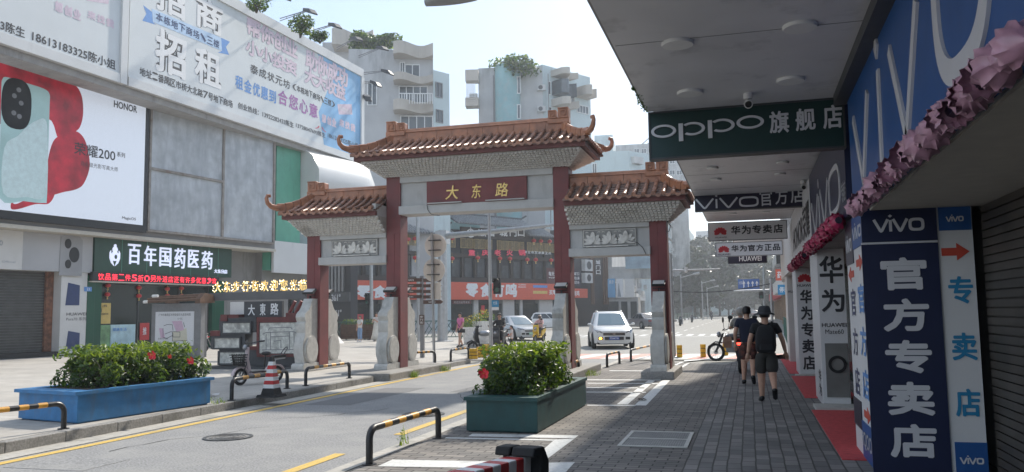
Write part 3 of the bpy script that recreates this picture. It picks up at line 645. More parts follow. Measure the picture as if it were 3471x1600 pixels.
for ch,u0,u1,v0,v1 in zip('百年国药医药',(433,488,540,591,637,683),(473,527,577,625,671,717),(826,832,838,840,846,850),(897,903,905,911,908,914)):
    a0,b1=T(f,u0,v0); a1,b0=T(f,u1,v1); lett(mb,f,ch,a0,b0,a1,b1,.01,.008,.06)
a0,b1=T(f,725,912); a1,b0=T(f,769,928); lett(mb,f,'大东分店',a0,b0,a1,b1,.01,.02,.03)
build('lettering',mb,M['letterlit'],t)
ca,cb=T(f,388,873); k=.62; mb=MB()
for s in (-1,1):
    P2=lambda l:[(ca+s*x*k,cb+y*k) for x,y in l]
    mb.poly(f,P2([(0.04,-.62),(.30,-.40),(.44,-.05),(.44,.35),(.34,.52),(.32,.10),(.18,-.05),(.14,.0),(.20,-.2)]),0,.04)
mb.disc(f,ca,cb+.06,.20,.22,0,.05); mb.disc(f,ca,cb+.36,.13,.14,0,.05); mb.disc(f,ca,cb+.53,.06,.08,0,.05)
build('emblem',mb,M['letterlit'],t)
mb=MB(); mb.disc(f,ca+.03,cb+.03,.07,.10,.05,.055); build('emblem_dot',mb,M['green_board'],t)
t=thing('led_strip','long black LED strip with scrolling red characters under the pharmacy sign','LED sign',FL.p(2,3.4,.3))
mb=MB(); mb.fb(FL,-1.75,3.36,5.75,3.77,.02,.38); build('case',mb,M['black'],t); f=FL.at(0,0,.38)
mb=MB(); row_lett(mb,f,'饮品第二件5折。另外进店还有许多优惠，欢',-1.5,5.6,3.41,3.71,.004,.0); build('lettering',mb,M['ledred'],t)
mb=MB(); mb.fb(FL,-1.78,3.31,5.78,3.358,.02,.42); build('rail',mb,M['soffit'],t)
# posters, plate, little lanterns at the pharmacy window
def onfl(name,u0,u1,v0,v1,c,mat,lab,cat,txts=(),grp=None,tm=None):
    a0,b1=T(FL,u0,v0,c); a1,b0=T(FL,u1,v1,c); t=thing(name,lab,cat,FL.p((a0+a1)/2,b0,c),grp); mb=MB(); mb.fb(FL,a0,b0,a1,b1,c-.012,c); build('sheet',mb,mat,t)
    f=FL.at(a0,b0,c); W,H=a1-a0,b1-b0; mb=MB()
    for s,x0,y0,x1,y1 in txts: lett(mb,f,s,x0*W,y0*H,x1*W,y1*H,.004,.015)
    if txts: build('lettering',mb,tm or M['ink'],t)
onfl('poster',333,374,1027,1097,-.14,M['poster_y'],'tall yellow poster with black characters on the pharmacy window','poster',(('上学包',.3,.8,.7,.93),('满减',.1,.55,.3,.75),('活动进行中',.1,.42,.8,.52)))
onfl('poster',308,373,1103,1185,-.14,M['poster_g'],'green poster with arch picture low in the pharmacy window','poster')
onfl('poster',373,457,1101,1185,-.14,M['poster_b'],'pale blue poster low in the pharmacy window behind the parked bicycle','poster',(('健康生活',.1,.75,.65,.88),),tm=M['inkblue'])
onfl('poster',475,505,1095,1152,-.14,M['red'],'dark red notice on the pharmacy door','poster',(('推',.3,.3,.7,.75),),tm=M['whiteink'])
onfl('poster',670,687,1050,1090,.12,M['poster_y'],'small yellow and red notice on right pharmacy pier','poster',(('福',.2,.3,.8,.75),))
onfl('house_number_plate',286,311,972,988,.19,M['inkblue'],'small blue house number plate on green pharmacy pier','number plate',(('21',.3,.2,.7,.8),),tm=M['whiteink'])
onfl('notice_plate',313,333,979,993,-.14,M['offwhite'],'small white framed plate at the pharmacy window corner','plate',(('药品经营',.1,.25,.9,.75),),tm=M['inkgrey'])
def lantern(x,y,z,r,lab=None,grp=None,ln=.25):
    t=thing('red_lantern',lab or '',' lantern'.strip(),(x,y,z),grp)
    mb=MB(); mb.lathe((x,y,z),[(.02,-.72*r),(.45*r,-.70*r),(.85*r,-.45*r),(r,0),(.85*r,.45*r),(.45*r,.70*r),(.02,.72*r)],10); build('shade',mb,M['lantern'],t,smooth=True)
    mb=MB(); mb.lathe((x,y,z),[(.4*r,.68*r),(.4*r,.8*r)],8); mb.lathe((x,y,z),[(.4*r,-.8*r),(.4*r,-.68*r)],8); mb.cyl((x,y,z+.8*r),(x,y,z+.8*r+ln),.008,n=4); mb.cyl((x,y,z-.8*r),(x,y,z-1.7*r),.03*r/.2,.06*r/.2,5); build('cap_and_tassel',mb,M['gold'],t)
    return t
M['lantern']=P('lantern_red',(.55,.045,.05),.5,var=.15)
for u,v in ((366,967),(364,998),(471,975),(471,1003),(567,979),(568,1003),(615,977),(616,1003)):
    a,b=T(FL,u,v,-.1); p=FL.p(a,b,-.1); lantern(p.x,p.y,p.z,.13,'small red lantern hanging in the pharmacy window','lanterns in the pharmacy window',.12)
# big screen
t=thing('advert_screen','large lit screen with red petals and a pale teal phone above the shutter','advert screen',FL.p(-6,5.7,.9))
mb=MB(); mb.fb(FL,-13,5.62,.42,12.15,.91,1.12); build('frame',mb,M['black'],t)
f=FL.at(0,0,1.12); mb=MB(); mb.fb(f,-12.9,5.95,.18,11.75,0,.02); build('screen_face',mb,M['screen'],t); f=f.at(0,0,.02)
mb=MB()
H=lambda l:[T(f,u,v) for u,v in l]
mb.poly(f,smooth(H([(0,205),(60,215),(150,240),(245,282),(275,320),(282,375),(275,420),(257,445),(200,470),(160,400),(0,420)])),0,.004)
mb.poly(f,smooth(H([(160,560),(180,480),(215,455),(257,445),(285,470),(300,520),(303,570),(285,620),(262,640),(220,650),(160,655)])),.001,.006); 
mb.poly(f,smooth(H([(40,683),(60,690),(160,640),(185,655),(165,690),(120,692),(65,708),(38,708)])),.001,.007)
build('petal_picture',mb,M['petalred'],t)
mb=MB(); mb.poly(f,smooth(H([(4,300),(8,268),(24,262),(90,282),(148,301),(167,320),(167,360),(162,520),(158,670),(148,688),(80,682),(0,672),(0,480)]),4),.006,.02); build('phone_picture',mb,M['phone_teal'],t)
mb=MB(); ca,cb=T(f,55,352); mb.ring(f,ca,cb,.62,1.02,.02,.02,.02,.03,28,2.6); mb.poly(f,[(ca+.62*math.copysign(abs(math.cos(x))**.75,math.cos(x)),cb+1.02*math.copysign(abs(math.sin(x))**.75,math.sin(x))) for x in [2*math.pi*i/28 for i in range(28)]],.02,.03); build('lens_picture',mb,M['black'],t)
mb=MB()
for u,v in ((62,305),(47,325),(70,350),(45,383),(64,395)): a,b=T(f,u,v); mb.disc(f,a,b,.10,.10,.031,.036,12)
build('lens_glint',mb,M['midgrey'],t)
mb=MB(); mb.poly(f,smooth(H([(14,500),(60,460),(90,430),(120,410),(152,405),(160,470),(154,660),(90,668),(10,655)]),4),.021,.024); build('phone_shine',mb,P('phone_shine',(.50,.62,.63),.25,var=.1,emit=(.5,.65,.65),es=.08),t)
mb=MB()
def wr(s,u0,vt,vb,u1,vb1,bold=.012,c=.008):
    a0,b0=T(f,u0,vb); _,bt=T(f,u0,vt); a1,b1=T(f,u1,vb1); h=bt-b0; b0=(b0+b1)/2; lett(mb,f,s,a0,b0,a1,b0+h,c,bold)
wr('HONOR',385,341,365,464,382,.03); wr('荣耀200',250,483,526,390,545,.012); wr('系列',396,514,531,423,535,.012); wr('商业级光影写真大师',273,546,562,399,582,.0); wr('MagicOS',413,733,745,460,750,.012)
build('lettering',mb,M['ink'],t)
# blank board of grey sheet metal
t=thing('blank_board','blank weathered grey sheet metal board with rusty frame beside the screen','advert board',FL.p(4.8,5.7,.9))
mb=MB(); mb.fb(FL,.52,5.75,9.12,11.55,.91,1.02); build('sheet',mb,M['tarp'],t)
f=FL.at(0,0,1.02); mb=MB(); mb.frame(f,.5,5.7,9.15,11.6,.11,-.05,.09); a,_=T(f,755,600); mb.fb(f,a-.06,5.81,a+.06,11.49,.001,.08); _,b=T(f,620,590); mb.fb(f,.61,8.62,a-.061,8.74,.001,.08); build('frame',mb,P('rusty_steel',(.27,.245,.22),.7,var=.2,scale=4,stain=(.16,.10,.07),sst=(.55,.7)),t)
# billboards on the roof line
A=gz(443,260,12.2); B=gz(1200,525,12.2); FB=F((A.x,A.y,0),(B.x-A.x,B.y-A.y,0))
M['boardbig']=M['boardface']
def bb(name,lab,a0,a1): 
    t=thing(name,lab,'billboard',FB.p((a0+a1)/2,11.8,0)); mb=MB(); mb.fb(FB,a0,12.15,a1,18.0,-.5,0); build('sheet',mb,M['boardface'],t)
    mb=MB(); mb.fb(FB,a0-.02,17.7,a1+.25,18.25,-.55,.10); mb.fb(FB,a1-.02,11.75,a1+.35,17.69,-.55,.10); mb.fb(FB,a0-.02,11.75,a1-.03,12.15,-.55,.08); build('frame',mb,M['awning'],t); return t
EA,_=T(FB,1222,400)
t=bb('billboard','huge white and blue leasing billboard with rows of Chinese text','x' and -.3,EA) if False else bb('billboard','huge white and pale blue leasing billboard with a blue ribbon',-.15,EA)
f=FB.at(0,0,0)
def W(mb,s,pts,bold=.02,c=.006,skew=0,row=True,gap=.12):
    (u0,v0),(u1,v1),(u2,v2)=pts      # bottom-left, bottom-right, top-left
    a0,b0=T(f,u0,v0); a1,b1=T(f,u1,v1); _,bt=T(f,u2,v2); h_=bt-b0; b0=(b0+b1)/2 if abs(b0-b1)<.9 else b0; bt=b0+h_
    if row: row_lett(mb,f,s,a0,a1,b0,bt,c,bold,gap)
    else: lett(mb,f,s,a0,b0,a1,bt,c,bold)
D=1.348; d=lambda *p:[(x*D,y*D) for x,y in p]
mb=MB()
mb.poly(f,[T(f,1100,500),(EA-.02,12.2),(EA-.02,17.68),T(f,1060,160),T(f,1130,260),T(f,1080,380)],0,.003); build('blue_print',mb,M['boardblue'],t)
mb=MB(); W(mb,'泰成状元坊',d((628,188),(730,220),(628,165))); W(mb,'(本栋地下商场、三楼)',d((735,229),(842,268),(735,212)),gap=.05); W(mb,'地址：番禺区市桥大北路7号地下商场',d((350,193),(585,268),(350,172)),gap=.05); W(mb,'创业热线：13922282433陈生',d((598,274),(738,320),(598,258)),row=False); W(mb,'13728047693陈生',d((744,322),(818,346),(744,309)),row=False); W(mb,'18613183325陈小姐',d((824,348),(900,372),(824,334)),row=False); build('lettering',mb,M['ink'],t)
mb=MB(); W(mb,'租金优惠到',d((590,220),(695,262),(590,186)),.03); build('blue_lettering',mb,M['inkblue'],t)
mb=MB(); W(mb,'合您心意',d((697,265),(800,294),(697,228)),.03); build('violet_lettering',mb,M['inkpurple'],t)
for s,pts in (('帮你创业',d((620,100),(748,136),(620,52))),('小小投资',d((618,143),(746,186),(618,102))),('助你成功',d((768,178),(874,214),(768,128))),('大大收益',d((766,212),(868,250),(766,170)))):
    mb=MB(); W(mb,s,pts,.09,.004,gap=-.05); build('shadow_lettering',mb,M['inkgrey'],t); mb=MB(); W(mb,s,pts,.045,.008,gap=-.05); build('pink_lettering',mb,M['inkpink'],t)
for s,pts in (('招',d((388,190),(468,190),(388,78))),('商',d((490,70),(560,90),(490,-15))),('招',d((390,30),(466,46),(390,-55))),('租',d((488,210),(556,222),(488,118)))):
    mb=MB(); W(mb,s,pts,.07,.003,row=False); build('outline_lettering',mb,M['ink'],t); mb=MB(); W(mb,s,pts,.035,.006,row=False); build('white_lettering',mb,M['whiteink'],t)
mb=MB(); mb.poly(f,[T(f,u*D,v*D) for u,v in ((382,22),(556,95),(558,128),(384,55))],0,.006); q=build('ribbon',mb,P('pale_ribbon',(.42,.57,.75),.5,var=.08),t)
for l in (((382,30),(360,13),(368,35),(358,52),(392,62),(384,55)),((556,95),(578,105),(568,118),(576,138),(548,132),(558,128))):
    mb=MB(); mb.poly(f,[T(f,u*D,v*D) for u,v in l],-.002,.004); build('ribbon_tail',mb,M['inkblue'],q)
mb=MB(); W(mb,'本栋地下商场、三楼',d((390,55),(552,118),(390,34)),.02,.010); build('lettering',mb,M['navy'],q)
mb=MB(); W(mb,'想创业',d((808,306),(846,322),(808,284)),.06); W(mb,'来找我',d((852,318),(894,332),(852,298)),.06); build('pink_lettering',mb,M['inkpink'],t)
mb=MB(); mb.poly(f,[T(f,u*D,v*D) for u,v in ((848,262),(884,262),(886,288),(852,288))],.003,.006); mb2=MB(); W(mb2,'最佳的选择',d((853,281),(882,284),(853,270)),.0,.009); build('pink_tag',mb,M['inkpink'],t); build('tag_lettering',mb2,M['whiteink'],t)
mb=MB(); W(mb,'八',d((792,326),(820,330),(792,316)),.03,.006,row=False); build('red_mark',mb,M['inkred'],t)
E0,_=T(FB,405,230)
t=bb('billboard','white leasing billboard at far left with phone number and pale pink characters',-9,E0)
mb=MB(); W(mb,'3陈生',d((0,80),(62,92),(0,53)),.02,row=False); W(mb,'18613183325陈小姐',d((80,108),(290,172),(80,80)),.02,row=False); build('lettering',mb,M['ink'],t)
mb=MB(); W(mb,'想创业',d((135,32),(205,48),(135,5)),.06); W(mb,'来找我',d((218,52),(288,66),(218,30)),.06); build('pink_lettering',mb,M['inkpink'],t)
mb=MB(); mb.poly(f,[T(f,u*D,v*D) for u,v in ((215,-18),(275,-5),(272,10),(218,2))],.003,.006); build('pink_tag',mb,M['inkpink'],t)
mb=MB(); mb.fb(FB,E0+.36,11.8,-.18,18.0,-.6,-.45)
for z in (13,14.5,16,17.5): mb.fb(FB,E0+.36,z,-.18,z+.08,-.449,-.4)
solo('steel_gap_frame',mb,M['darkgrey'],'dark steel framework in the narrow gap between the two leasing billboards','framework')
mb=MB(); mb.fb(FB,-9.3,11.45,EA+.2,11.74,-1.2,-.15); lp('ledge',mb,M['slab'])
# lamps leaning out over and beside the billboard
def arm(u0,v0,u1,v1,k,side=False):
    a,b=T(FB,u0*D,v0*D); p=FB.p(a,b,-.1); q=gy(u1*D,v1*D,p.y-(1.1 if not side else .3))
    t=thing('billboard_lamp',k,'floodlight',p,'floodlight arms on the billboard edge'); up_=V((0,0,.14))
    mb=MB(); mb.tube([p,q],.03,5); mb.tube([p-up_,q-up_*.4],.025,5)
    for i in range(1,4): mb.tube([p.lerp(q,i/4),(p-up_).lerp(q-up_*.4,i/4)],.015,4)
    build('arm',mb,M['midgrey'],t)
    x=(q-p).normalized(); f2=F(q,x,V((0,0,1)).cross(x).cross(x)*-1 if False else (x.cross(V((0,0,1))).cross(x)))
    mb=MB(); mb.poly(f2,[(-.1,.1),(.45,-.02),(.72,-.28),(.70,-.36),(.3,-.22),(-.1,-.08)],-.22,.22); build('lamp_head',mb,M['darkgrey'],t,bevel=.02)
for i,(u0,v0,u1,v1,l) in enumerate(((708,46,772,26,'first floodlight arm from the left on top of the leasing billboard'),(775,80,835,62,'second floodlight arm from the left on top of the billboard'),(850,120,890,97,'third floodlight arm from the left on top of the billboard'),(905,140,955,120,'fourth and last floodlight arm on top of the billboard'),(640,10,705,-10,'floodlight arm at photo top edge above the billboard'))): arm(u0,v0,u1,v1,l)
for u0,v0,u1,v1,l in ((918,182,965,178,'top floodlight on right edge of the billboard'),(918,205,938,206,'middle floodlight on right edge of the billboard'),(918,240,920,241,'lowest floodlight on right edge of the billboard')): arm(u0,v0,u1,v1,l,True)
# rounded white canopy and glass bay beyond
mb=MB(); rings=[]
for k in range(17):
    s_=11.95+.5*k; t_=min(1,max(0,(s_-17.0)/2.8)); rings.append([FL.p(s_,z,c*(1-.95*t_**2)) for z,c in ((11.7,.7),(11.2,1.45),(10.3,1.95),(9.4,1.95),(8.7,1.45),(8.45,.7),(8.45,-.5),(11.7,-.5))])
mb.loft(rings); lp('rounded_canopy',mb,M['awning'],smooth=50)
mb=MB(); mb.fb(FL,12.0,6.0,18.5,8.44,-.5,.25); lp('glass_bay',mb,P('teal_glass',(.13,.20,.20),.12,var=.3,scale=.6,spec=.8))
mb=MB()
for s_ in (12.0,13.6,15.2,16.8,18.4): mb.fb(FL,s_,6.0,s_+.07,8.44,.251,.30)
mb.fb(FL,12,5.9,18.5,6.0,.0,.30); lp('bay_frame',mb,M['awning'])
lp('window',MB().fb(FL,13,.2,15.3,3.0,-1.58,-1.52),M['darkglass']); lp('window',MB().fb(FL,13.4,3.4,15.2,4.9,.01,.04),M['darkglass'])
# planting on the roof
def leaves(mb,c,rx,ry,rz,n,s,mats,rnd=random,flat=.5):
    for _ in range(n):
        while True:
            x,y,z=[rnd.uniform(-1,1) for _ in range(3)]; d=x*x+y*y+z*z
            if .25<d<1: break
        p=V(c)+V((x*rx,y*ry,z*rz)); n_=(V((x,y,z))*.6+V((rnd.gauss(0,.6),rnd.gauss(0,.6),rnd.gauss(.5,.6)))).normalized()
        a=n_.orthogonal().normalized(); a=(Matrix.Rotation(rnd.uniform(0,6.28),3,n_)@a); b=n_.cross(a); l=s*rnd.uniform(.6,1.3); w_=l*flat
        mb.k=rnd.choice(mats); mb.add([p-a*l*.5,p+b*w_*.5+n_*l*.06,p+a*l*.5,p-b*w_*.5+n_*l*.06],[(0,1,2,3)])
LM=[M['leafd'],M['leafm'],M['leafl']]
def rooftuft(u,v,Y,rx,rz,lab,n=700,s=.35):
    p=gy(u*D,v*D,Y); t=thing('rooftop_shrub',lab,'shrub',(p.x,p.y,p.z-rz)); mb=MB()
    for k in range(5): leaves(mb,(p.x+random.uniform(-.6,.6)*rx,p.y+random.uniform(-.4,.4)*rx,p.z+random.uniform(-.4,.35)*rz),rx*.5,rx*.5,rz*.55,n//5,s,[0,0,1,1,2])
    build('foliage',mb,LM,t); mb=MB()
    for k in range(5): mb.tube([(p.x,p.y,p.z-rz),(p.x+random.uniform(-.5,.5)*rx,p.y,p.z+random.uniform(-.2,.6)*rz)],[.05,.015],5)
    build('stem',mb,M['bark'],t)
rooftuft(755,62,39.5,1.0,.75,'grey green bush on roof behind the left billboard lamps',700,.2); rooftuft(805,92,42,.75,.4,'low green bush on roof between two billboard lamps',500,.2); rooftuft(645,4,36,.8,.6,'bush at photo top edge behind the billboard',300,.2)
# ================================================================ RIGHT: shop row under canopies
FW=F((1.15,0,0),(0,-1,0))
M.update(
 ceil=P('canopy_ceiling',(.64,.64,.66),.38,var=.07,scale=1.2,stain=(.33,.33,.34),sst=(.55,.75)), blueboard=P('blue_sign_board',(.015,.085,.28),.4,var=.06), navyboard=P('navy_sign_board',(.008,.014,.055),.4,var=.06), purpleboard=P('dark_violet_board',(.018,.014,.035),.35,var=.06), tealboard=P('dark_teal_board',(.006,.032,.030),.35,var=.06),
 silver=P('silver_letter',(.60,.60,.63),.35,var=.03), whiteboard=P('white_sign_board',(.66,.66,.67),.45,var=.04,scale=1), carpet=P('red_carpet',(.50,.060,.065),.95,var=.15,scale=14,bump=.3,bscale=120), satin=P('mauve_satin',(.50,.27,.36),.30,var=.25,scale=7,spec=.7), satinred=P('crimson_satin',(.40,.02,.09),.32,var=.3,scale=7,spec=.7), flower=P('flower_emblem_red',(.55,.03,.04),.4,var=.1),
 rblue=P('print_blue',(.02,.22,.42),.4,var=.05), arrow=P('arrow_red',(.55,.07,.04),.5,var=.05), steelfront=P('dull_steel_front',(.20,.20,.19),.4,metal=.3,var=.2,scale=2), rwall=P('right_wall',(.33,.32,.31),.8,var=.12,scale=2,stain=(.2,.19,.18),streak=1.5), shut2=P('dim_shutter',(.085,.075,.065),.5,metal=.3,var=.3,scale=2.2,stain=(.05,.055,.042),streak=2))
row=thing('shop_row','dark row of phone shops with canopies along the right pavement','building',(6,12,0))
mb=MB(); mb.box(2.42,-12,-.05,14,33.5,17) ; mb.box(1.30,-12,4.30,2.42,33.5,14.5); mb.box(1.25,-12,2.72,2.42,33.4,4.30); build('wall',mb,M['rwall'],row)
for z in (6.5,9.6,12.2):
    for y in range(-10,33,4): build('window',MB().box(1.24,y,z,1.299,y+2.2,z+1.6),M['darkglass'],row)
def canopy(lab,x0,y0,x1,y1,z,lights,r,edge=.32):
    t=thing('canopy',lab,'canopy',((x0+x1)/2,(y0+y1)/2,z))
    mb=MB(); mb.box(x0,y0,z,x1,y1,z+.04); build('ceiling',mb,M['ceil'],t)
    mb=MB(); mb.box(x0,y0,z+.041,x1,y1,z+edge); mb.box(x0-.03,y0,z+.02,x0-.001,y1,z+edge+.02); build('deck',mb,M['slab'],t)
    mb=MB(); 
    for k in range(int((y1-y0)/1.9)): mb.box(x0+.02,y0+1.9*(k+.6),z-.003,x1,y0+1.9*(k+.6)+.008,z)
    build('panel_joint',mb,M['midgrey'],t)
    for (x,y) in lights:
        mb=MB(); mb.lathe((x,y,z-.03),[(r*.5,.03),(r,.03),(r,.012),(r*.95,0),(r*.86,0)],22); l=build('downlight',mb,M['white'],t,smooth=40); mb=MB(); mb.lathe((x,y,z-.029),[(0.001,0),(r*.86,0),(r*.86,.004)],22); build('lamp_cover',mb,M['offwhite'],l)
    return t
g=lambda u,v:tuple(gz(u,v,4.08).xy)
c1=canopy('large near canopy with four round flush ceiling lights over the pavement',-1.10,-9,1.20,9.98,4.10,[g(2297,151),g(2712,94),g(2339,317),g(2680,275),(-.5,5.4),(.5,5.4),(-.5,3),(.5,3)],.145)
mb=MB(); mb.box(1.02,-9,3.98,1.1499,9.9,4.098); build('trim',mb,M['darkgrey'],c1)
mb=MB()
for i in range(60):
    y=8.6+1.35*random.random()**.6; p=V((-1.11+random.uniform(-.02,.03),y,4.10+random.uniform(-.02,.05))); leaves(mb,p,.03,.05,.03,4,.035,[0,1])
build('moss',mb,LM,c1)
q=lambda u,v:tuple(gz(2150+u*.4633,350+v*.4633,4.06).xy)
canopy('middle canopy with six small ceiling lights between the dark green and violet signs',-1.02,10.2,1.2,17.95,4.12,[q(540,400),q(1105,353),q(573,495),q(1087,455),q(597,577),q(1067,537)],.10)
canopy('third canopy behind the violet hanging sign',-1.0,18.25,1.2,23.4,4.12,[(-.3,19.5),(.5,19.5),(-.3,21.5),(.5,21.5)],.10)
t=canopy('farthest canopy with a rounded corner at the row end',-.4,28.2,1.2,32.0,3.95,[(.3,30)],.1)
mb=MB(); f=F((0,0,3.95),(1,0,0),(0,1,0)); mb.poly(f,[(-.4,32.001)]+[(1.2-1.6*math.cos(R(a)),32.001+1.9*math.sin(R(a))) for a in range(0,91,10)]+[(1.2,32.001)],0,.33); build('rounded_end',mb,M['ceil'],t)
# hanging cross signs
def E(f,u,v,ru,rv,s=.4633,c=0):
    a,b=f.hit(u,v,c); a2,b2=f.hit(u+ru,v,c); a3,b3=f.hit(u,v-rv,c); return a,b,abs(a2-a),abs(b3-b)
Z=lambda x,y:(2150+x*.4633,350+y*.4633)
def hang(name,lab,Y,x0,z0,x1,z1,mat,th=.16,rim=None):
    t=thing(name,lab,'hanging sign',((x0+x1)/2,Y,z1)); mb=MB(); mb.box(x0,Y,z0,x1,Y+th,z1); build('board',mb,mat,t)
    mb=MB(); f=F((0,Y,0),(1,0,0)); mb.frame(f,x0-.012,z0-.012,x1+.012,z1+.0,.022,-th,.012); build('rim',mb,rim or M['darkgrey'],t)
    return t,F((0,Y,0),(1,0,0))
t,f=hang('hanging_sign','dark green hanging sign with wide silver round letters and three characters',9.99,-1.08,3.52,1.13,4.097,M['tealboard'])
mb=MB()
for cx,cy_,rx,ry in ((215,207,92,47),(848,140,101,48)):
    a,b,ra,rb=E(f,*Z(cx,cy_),rx*.4633,ry*.4633); mb.ring(f,a,b,ra,rb,ra*.76,rb*.70,0,.025,36)
for x0,x1,y0,y1,cx,cy_,rx,ry in ((324,360,152,277,428,188,90,48),(537,573,128,255,642,164,93,48)):
    a0,b1=f.hit(*Z(x0,y0)); a1,b0=f.hit(*Z(x1,y1)); mb.fb(f,a0,b0,a1,b1,0,.025)
    a,b,ra,rb=E(f,*Z(cx,cy_),rx*.4633,ry*.4633); mb.ring(f,a,b,ra,rb,ra*.74,rb*.70,.001,.024,34,2,-132,138)
for ch,x0,x1,y0,y1 in (('旗',985,1135,65,213),('舰',1175,1328,45,196),('店',1375,1525,20,180)):
    a0,b1=f.hit(*Z(x0,y0)); a1,b0=f.hit(*Z(x1,y1)); lett(mb,f,ch,a0,b0,a1,b1,.002,.025,.02)
build('lettering',mb,M['silver'],t)
def vivo(mb,f,a0,b0,a1,b1,w,c0=0,c1=.015):
    W_,H_=(a1-a0),(b1-b0); X=lambda x:a0+x*W_; Y_=lambda y:b0+y*H_; h=.86
    for o in (0,.385): mb.stroke(f,[(X(.005+o),Y_(h)),(X(.13+o),Y_(.05)),(X(.155+o),Y_(.05)),(X(.285+o),Y_(h))],w,c0,c1)
    for o in (0,.385): mb.disc(f,X(.1425+o),Y_(.05),w*.62,w*.55,c0,c1+.0003,14)
    mb.stroke(f,[(X(.335),Y_(0)),(X(.335),Y_(h*.92))],w,c0+.001,c1); mb.poly(f,[(X(.335),Y_(.97)),(X(.335)+w*.75,Y_(1.08)),(X(.335),Y_(1.19)),(X(.335)-w*.75,Y_(1.08))],c0,c1)
    mb.ring(f,X(.85),Y_(.44),.155*W_,.45*H_,.155*W_-w,.45*H_-w,c0,c1,36,3.4)
t,f=hang('hanging_sign','dark violet hanging sign with thin silver Latin letters and three characters',18,-1.02,3.80,1.24,4.30,M['purpleboard'])
a0,b0=f.hit(*Z(452,782)); a1,b1=f.hit(*Z(905,662)); mb=MB(); vivo(mb,f,a0,b0+.02,a1,b1-.02,.038)
for ch,x0,x1,y0,y1 in (('官',915,1010,633,748),('方',1028,1125,625,738),('店',1140,1250,612,725)):
    a0,b1=f.hit(*Z(x0,y0)); a1,b0=f.hit(*Z(x1,y1)); lett(mb,f,ch,a0,b0,a1,b1,.002,.012,.012)
build('lettering',mb,M['silver'],t)
def fan(mb,f,ca,cb,r,c=.006):
    for k in range(8):
        an=R(8+ (164/7)*k); x,y=math.cos(an),math.sin(an); l=r*(1.0 if 1<=k<=6 else .85); w_=r*.20
        pts=[(ca+x*l*t-y*w_*s,cb+y*l*t+x*w_*s) for t,s in ((.12,0),(.45,.62),(.75,1),(.95,.7),(1.02,0),(.95,-.7),(.75,-1),(.45,-.62))]
        mb.poly(f,pts,0,c)
for lab,Y,x0,z0,x1,z1,fc,ht,ct,s in (('upper white hanging sign with red flower emblem and five black characters',23.5,-1.0,3.60,1.07,4.10,(630,925,56,45),(592,675,975,988),(705,1090,872,972),'华为专卖店'),('lower white hanging sign with red flower emblem and six black characters',28.0,-.97,3.44,1.11,3.90,(655,1060,48,36),(612,702,1098,1115),(708,1070,1018,1096),'华为官方正品')):
    t,f=hang('hanging_sign',lab,Y,x0,z0,x1,z1,M['whiteboard'],.12,M['midgrey'])
    a,b,ra,rb=E(f,*Z(fc[0],fc[1]+fc[3]*.75),fc[2]*.4633,fc[3]*.4633); mb=MB(); fan(mb,f,a,b,ra*.95); build('emblem',mb,M['flower'],t)
    mb=MB(); a0,b0=f.hit(*Z(ht[0],ht[3])); a1,b1=f.hit(*Z(ht[1],ht[2])); lett(mb,f,'HUAWEI',a0,b0,a1,b1,.004,.02)
    n=len(s); al,bl_=f.hit(*Z(ct[0],ct[3])); ar,bt=f.hit(*Z(ct[1],ct[2])); row_lett(mb,f,s,al,ar,bl_+.04,bt-.04,.004,.035,.12); build('lettering',mb,M['ink'],t)
t,f=hang('hanging_sign','small dark hanging sign under the farthest canopy',34,-.72,3.52,.75,3.90,M['purpleboard'],.1); mb=MB(); lett(mb,f,'HUAWEI',-.3,3.6,.55,3.8,.004,.02); build('lettering',mb,M['whiteink'],t)
# wall signs
def wsign(lab,y0,y1,z0,z1,mat,th=.10):
    t=thing('wall_sign',lab,'shop sign',(1.15,(y0+y1)/2,z0)); mb=MB(); mb.box(1.15,y0,z0,1.15+th,y1,z1); build('board',mb,mat,t); return t
t=wsign('huge blue wall sign with tall pale letters above the purple garland',-1,9.75,2.74,4.10,M['blueboard'])
Q4=lambda x,y:FW.hit(2604+.674*x,.674*y)
mb=MB(); 
for pts in (((433,600),(487,915),(503,460)),((615,250),(708,690),(752,0))):
    p=[Q4(*x) for x in pts]; 
    mb.stroke(FW,p,.105,0,.02)
p=[Q4(558,350),Q4(580,835)]; mb.stroke(FW,p,.10,0.001,.02); a,b=Q4(548,235); mb.poly(FW,[(a,b-.11),(a+.085,b),(a,b+.11),(a-.085,b)],0,.02)
aL,_=Q4(835,0); aR,_=Q4(1147,0); _,bb_=Q4(925,470); bt=4.02; mb.ring(FW,(aL+aR)/2,(bb_+bt)/2,(aR-aL)/2,(bt-bb_)/2,(aR-aL)/2-.13,(bt-bb_)/2-.15,0,.02,48,2.6)
a0,_=Q4(1215,60); lett(mb,FW,'官',a0,3.05,a0+.8,3.95,.004,.02,.015); build('lettering',mb,M['silver'],t)
t=wsign('dark wall sign with thin tall pale letters above the crimson garland',10.3,15.9,2.76,4.08,M['navyboard'])
mb=MB(); Z4=lambda x,y:FW.hit(*Z(x,y))
a1,b1=Z4(1490,330); vivo(mb,FW,-15.5,2.92,-10.9,3.62,.075)
lett(mb,FW,'专卖店',-10.75,2.95,-10.35,3.2,.004,.02); build('lettering',mb,M['silver'],t)
t=wsign('white wall sign with dark letters and characters beyond the dark sign',15.95,22.6,2.76,4.08,M['whiteboard'])
mb=MB(); lett(mb,FW,'HONOR荣耀',-22,3.05,-16.2,3.75,.004,.02); build('lettering',mb,M['ink'],t)
t=wsign('plain pale wall sign at the far end of the shop row',22.65,31,2.76,4.0,M['offwhite'])
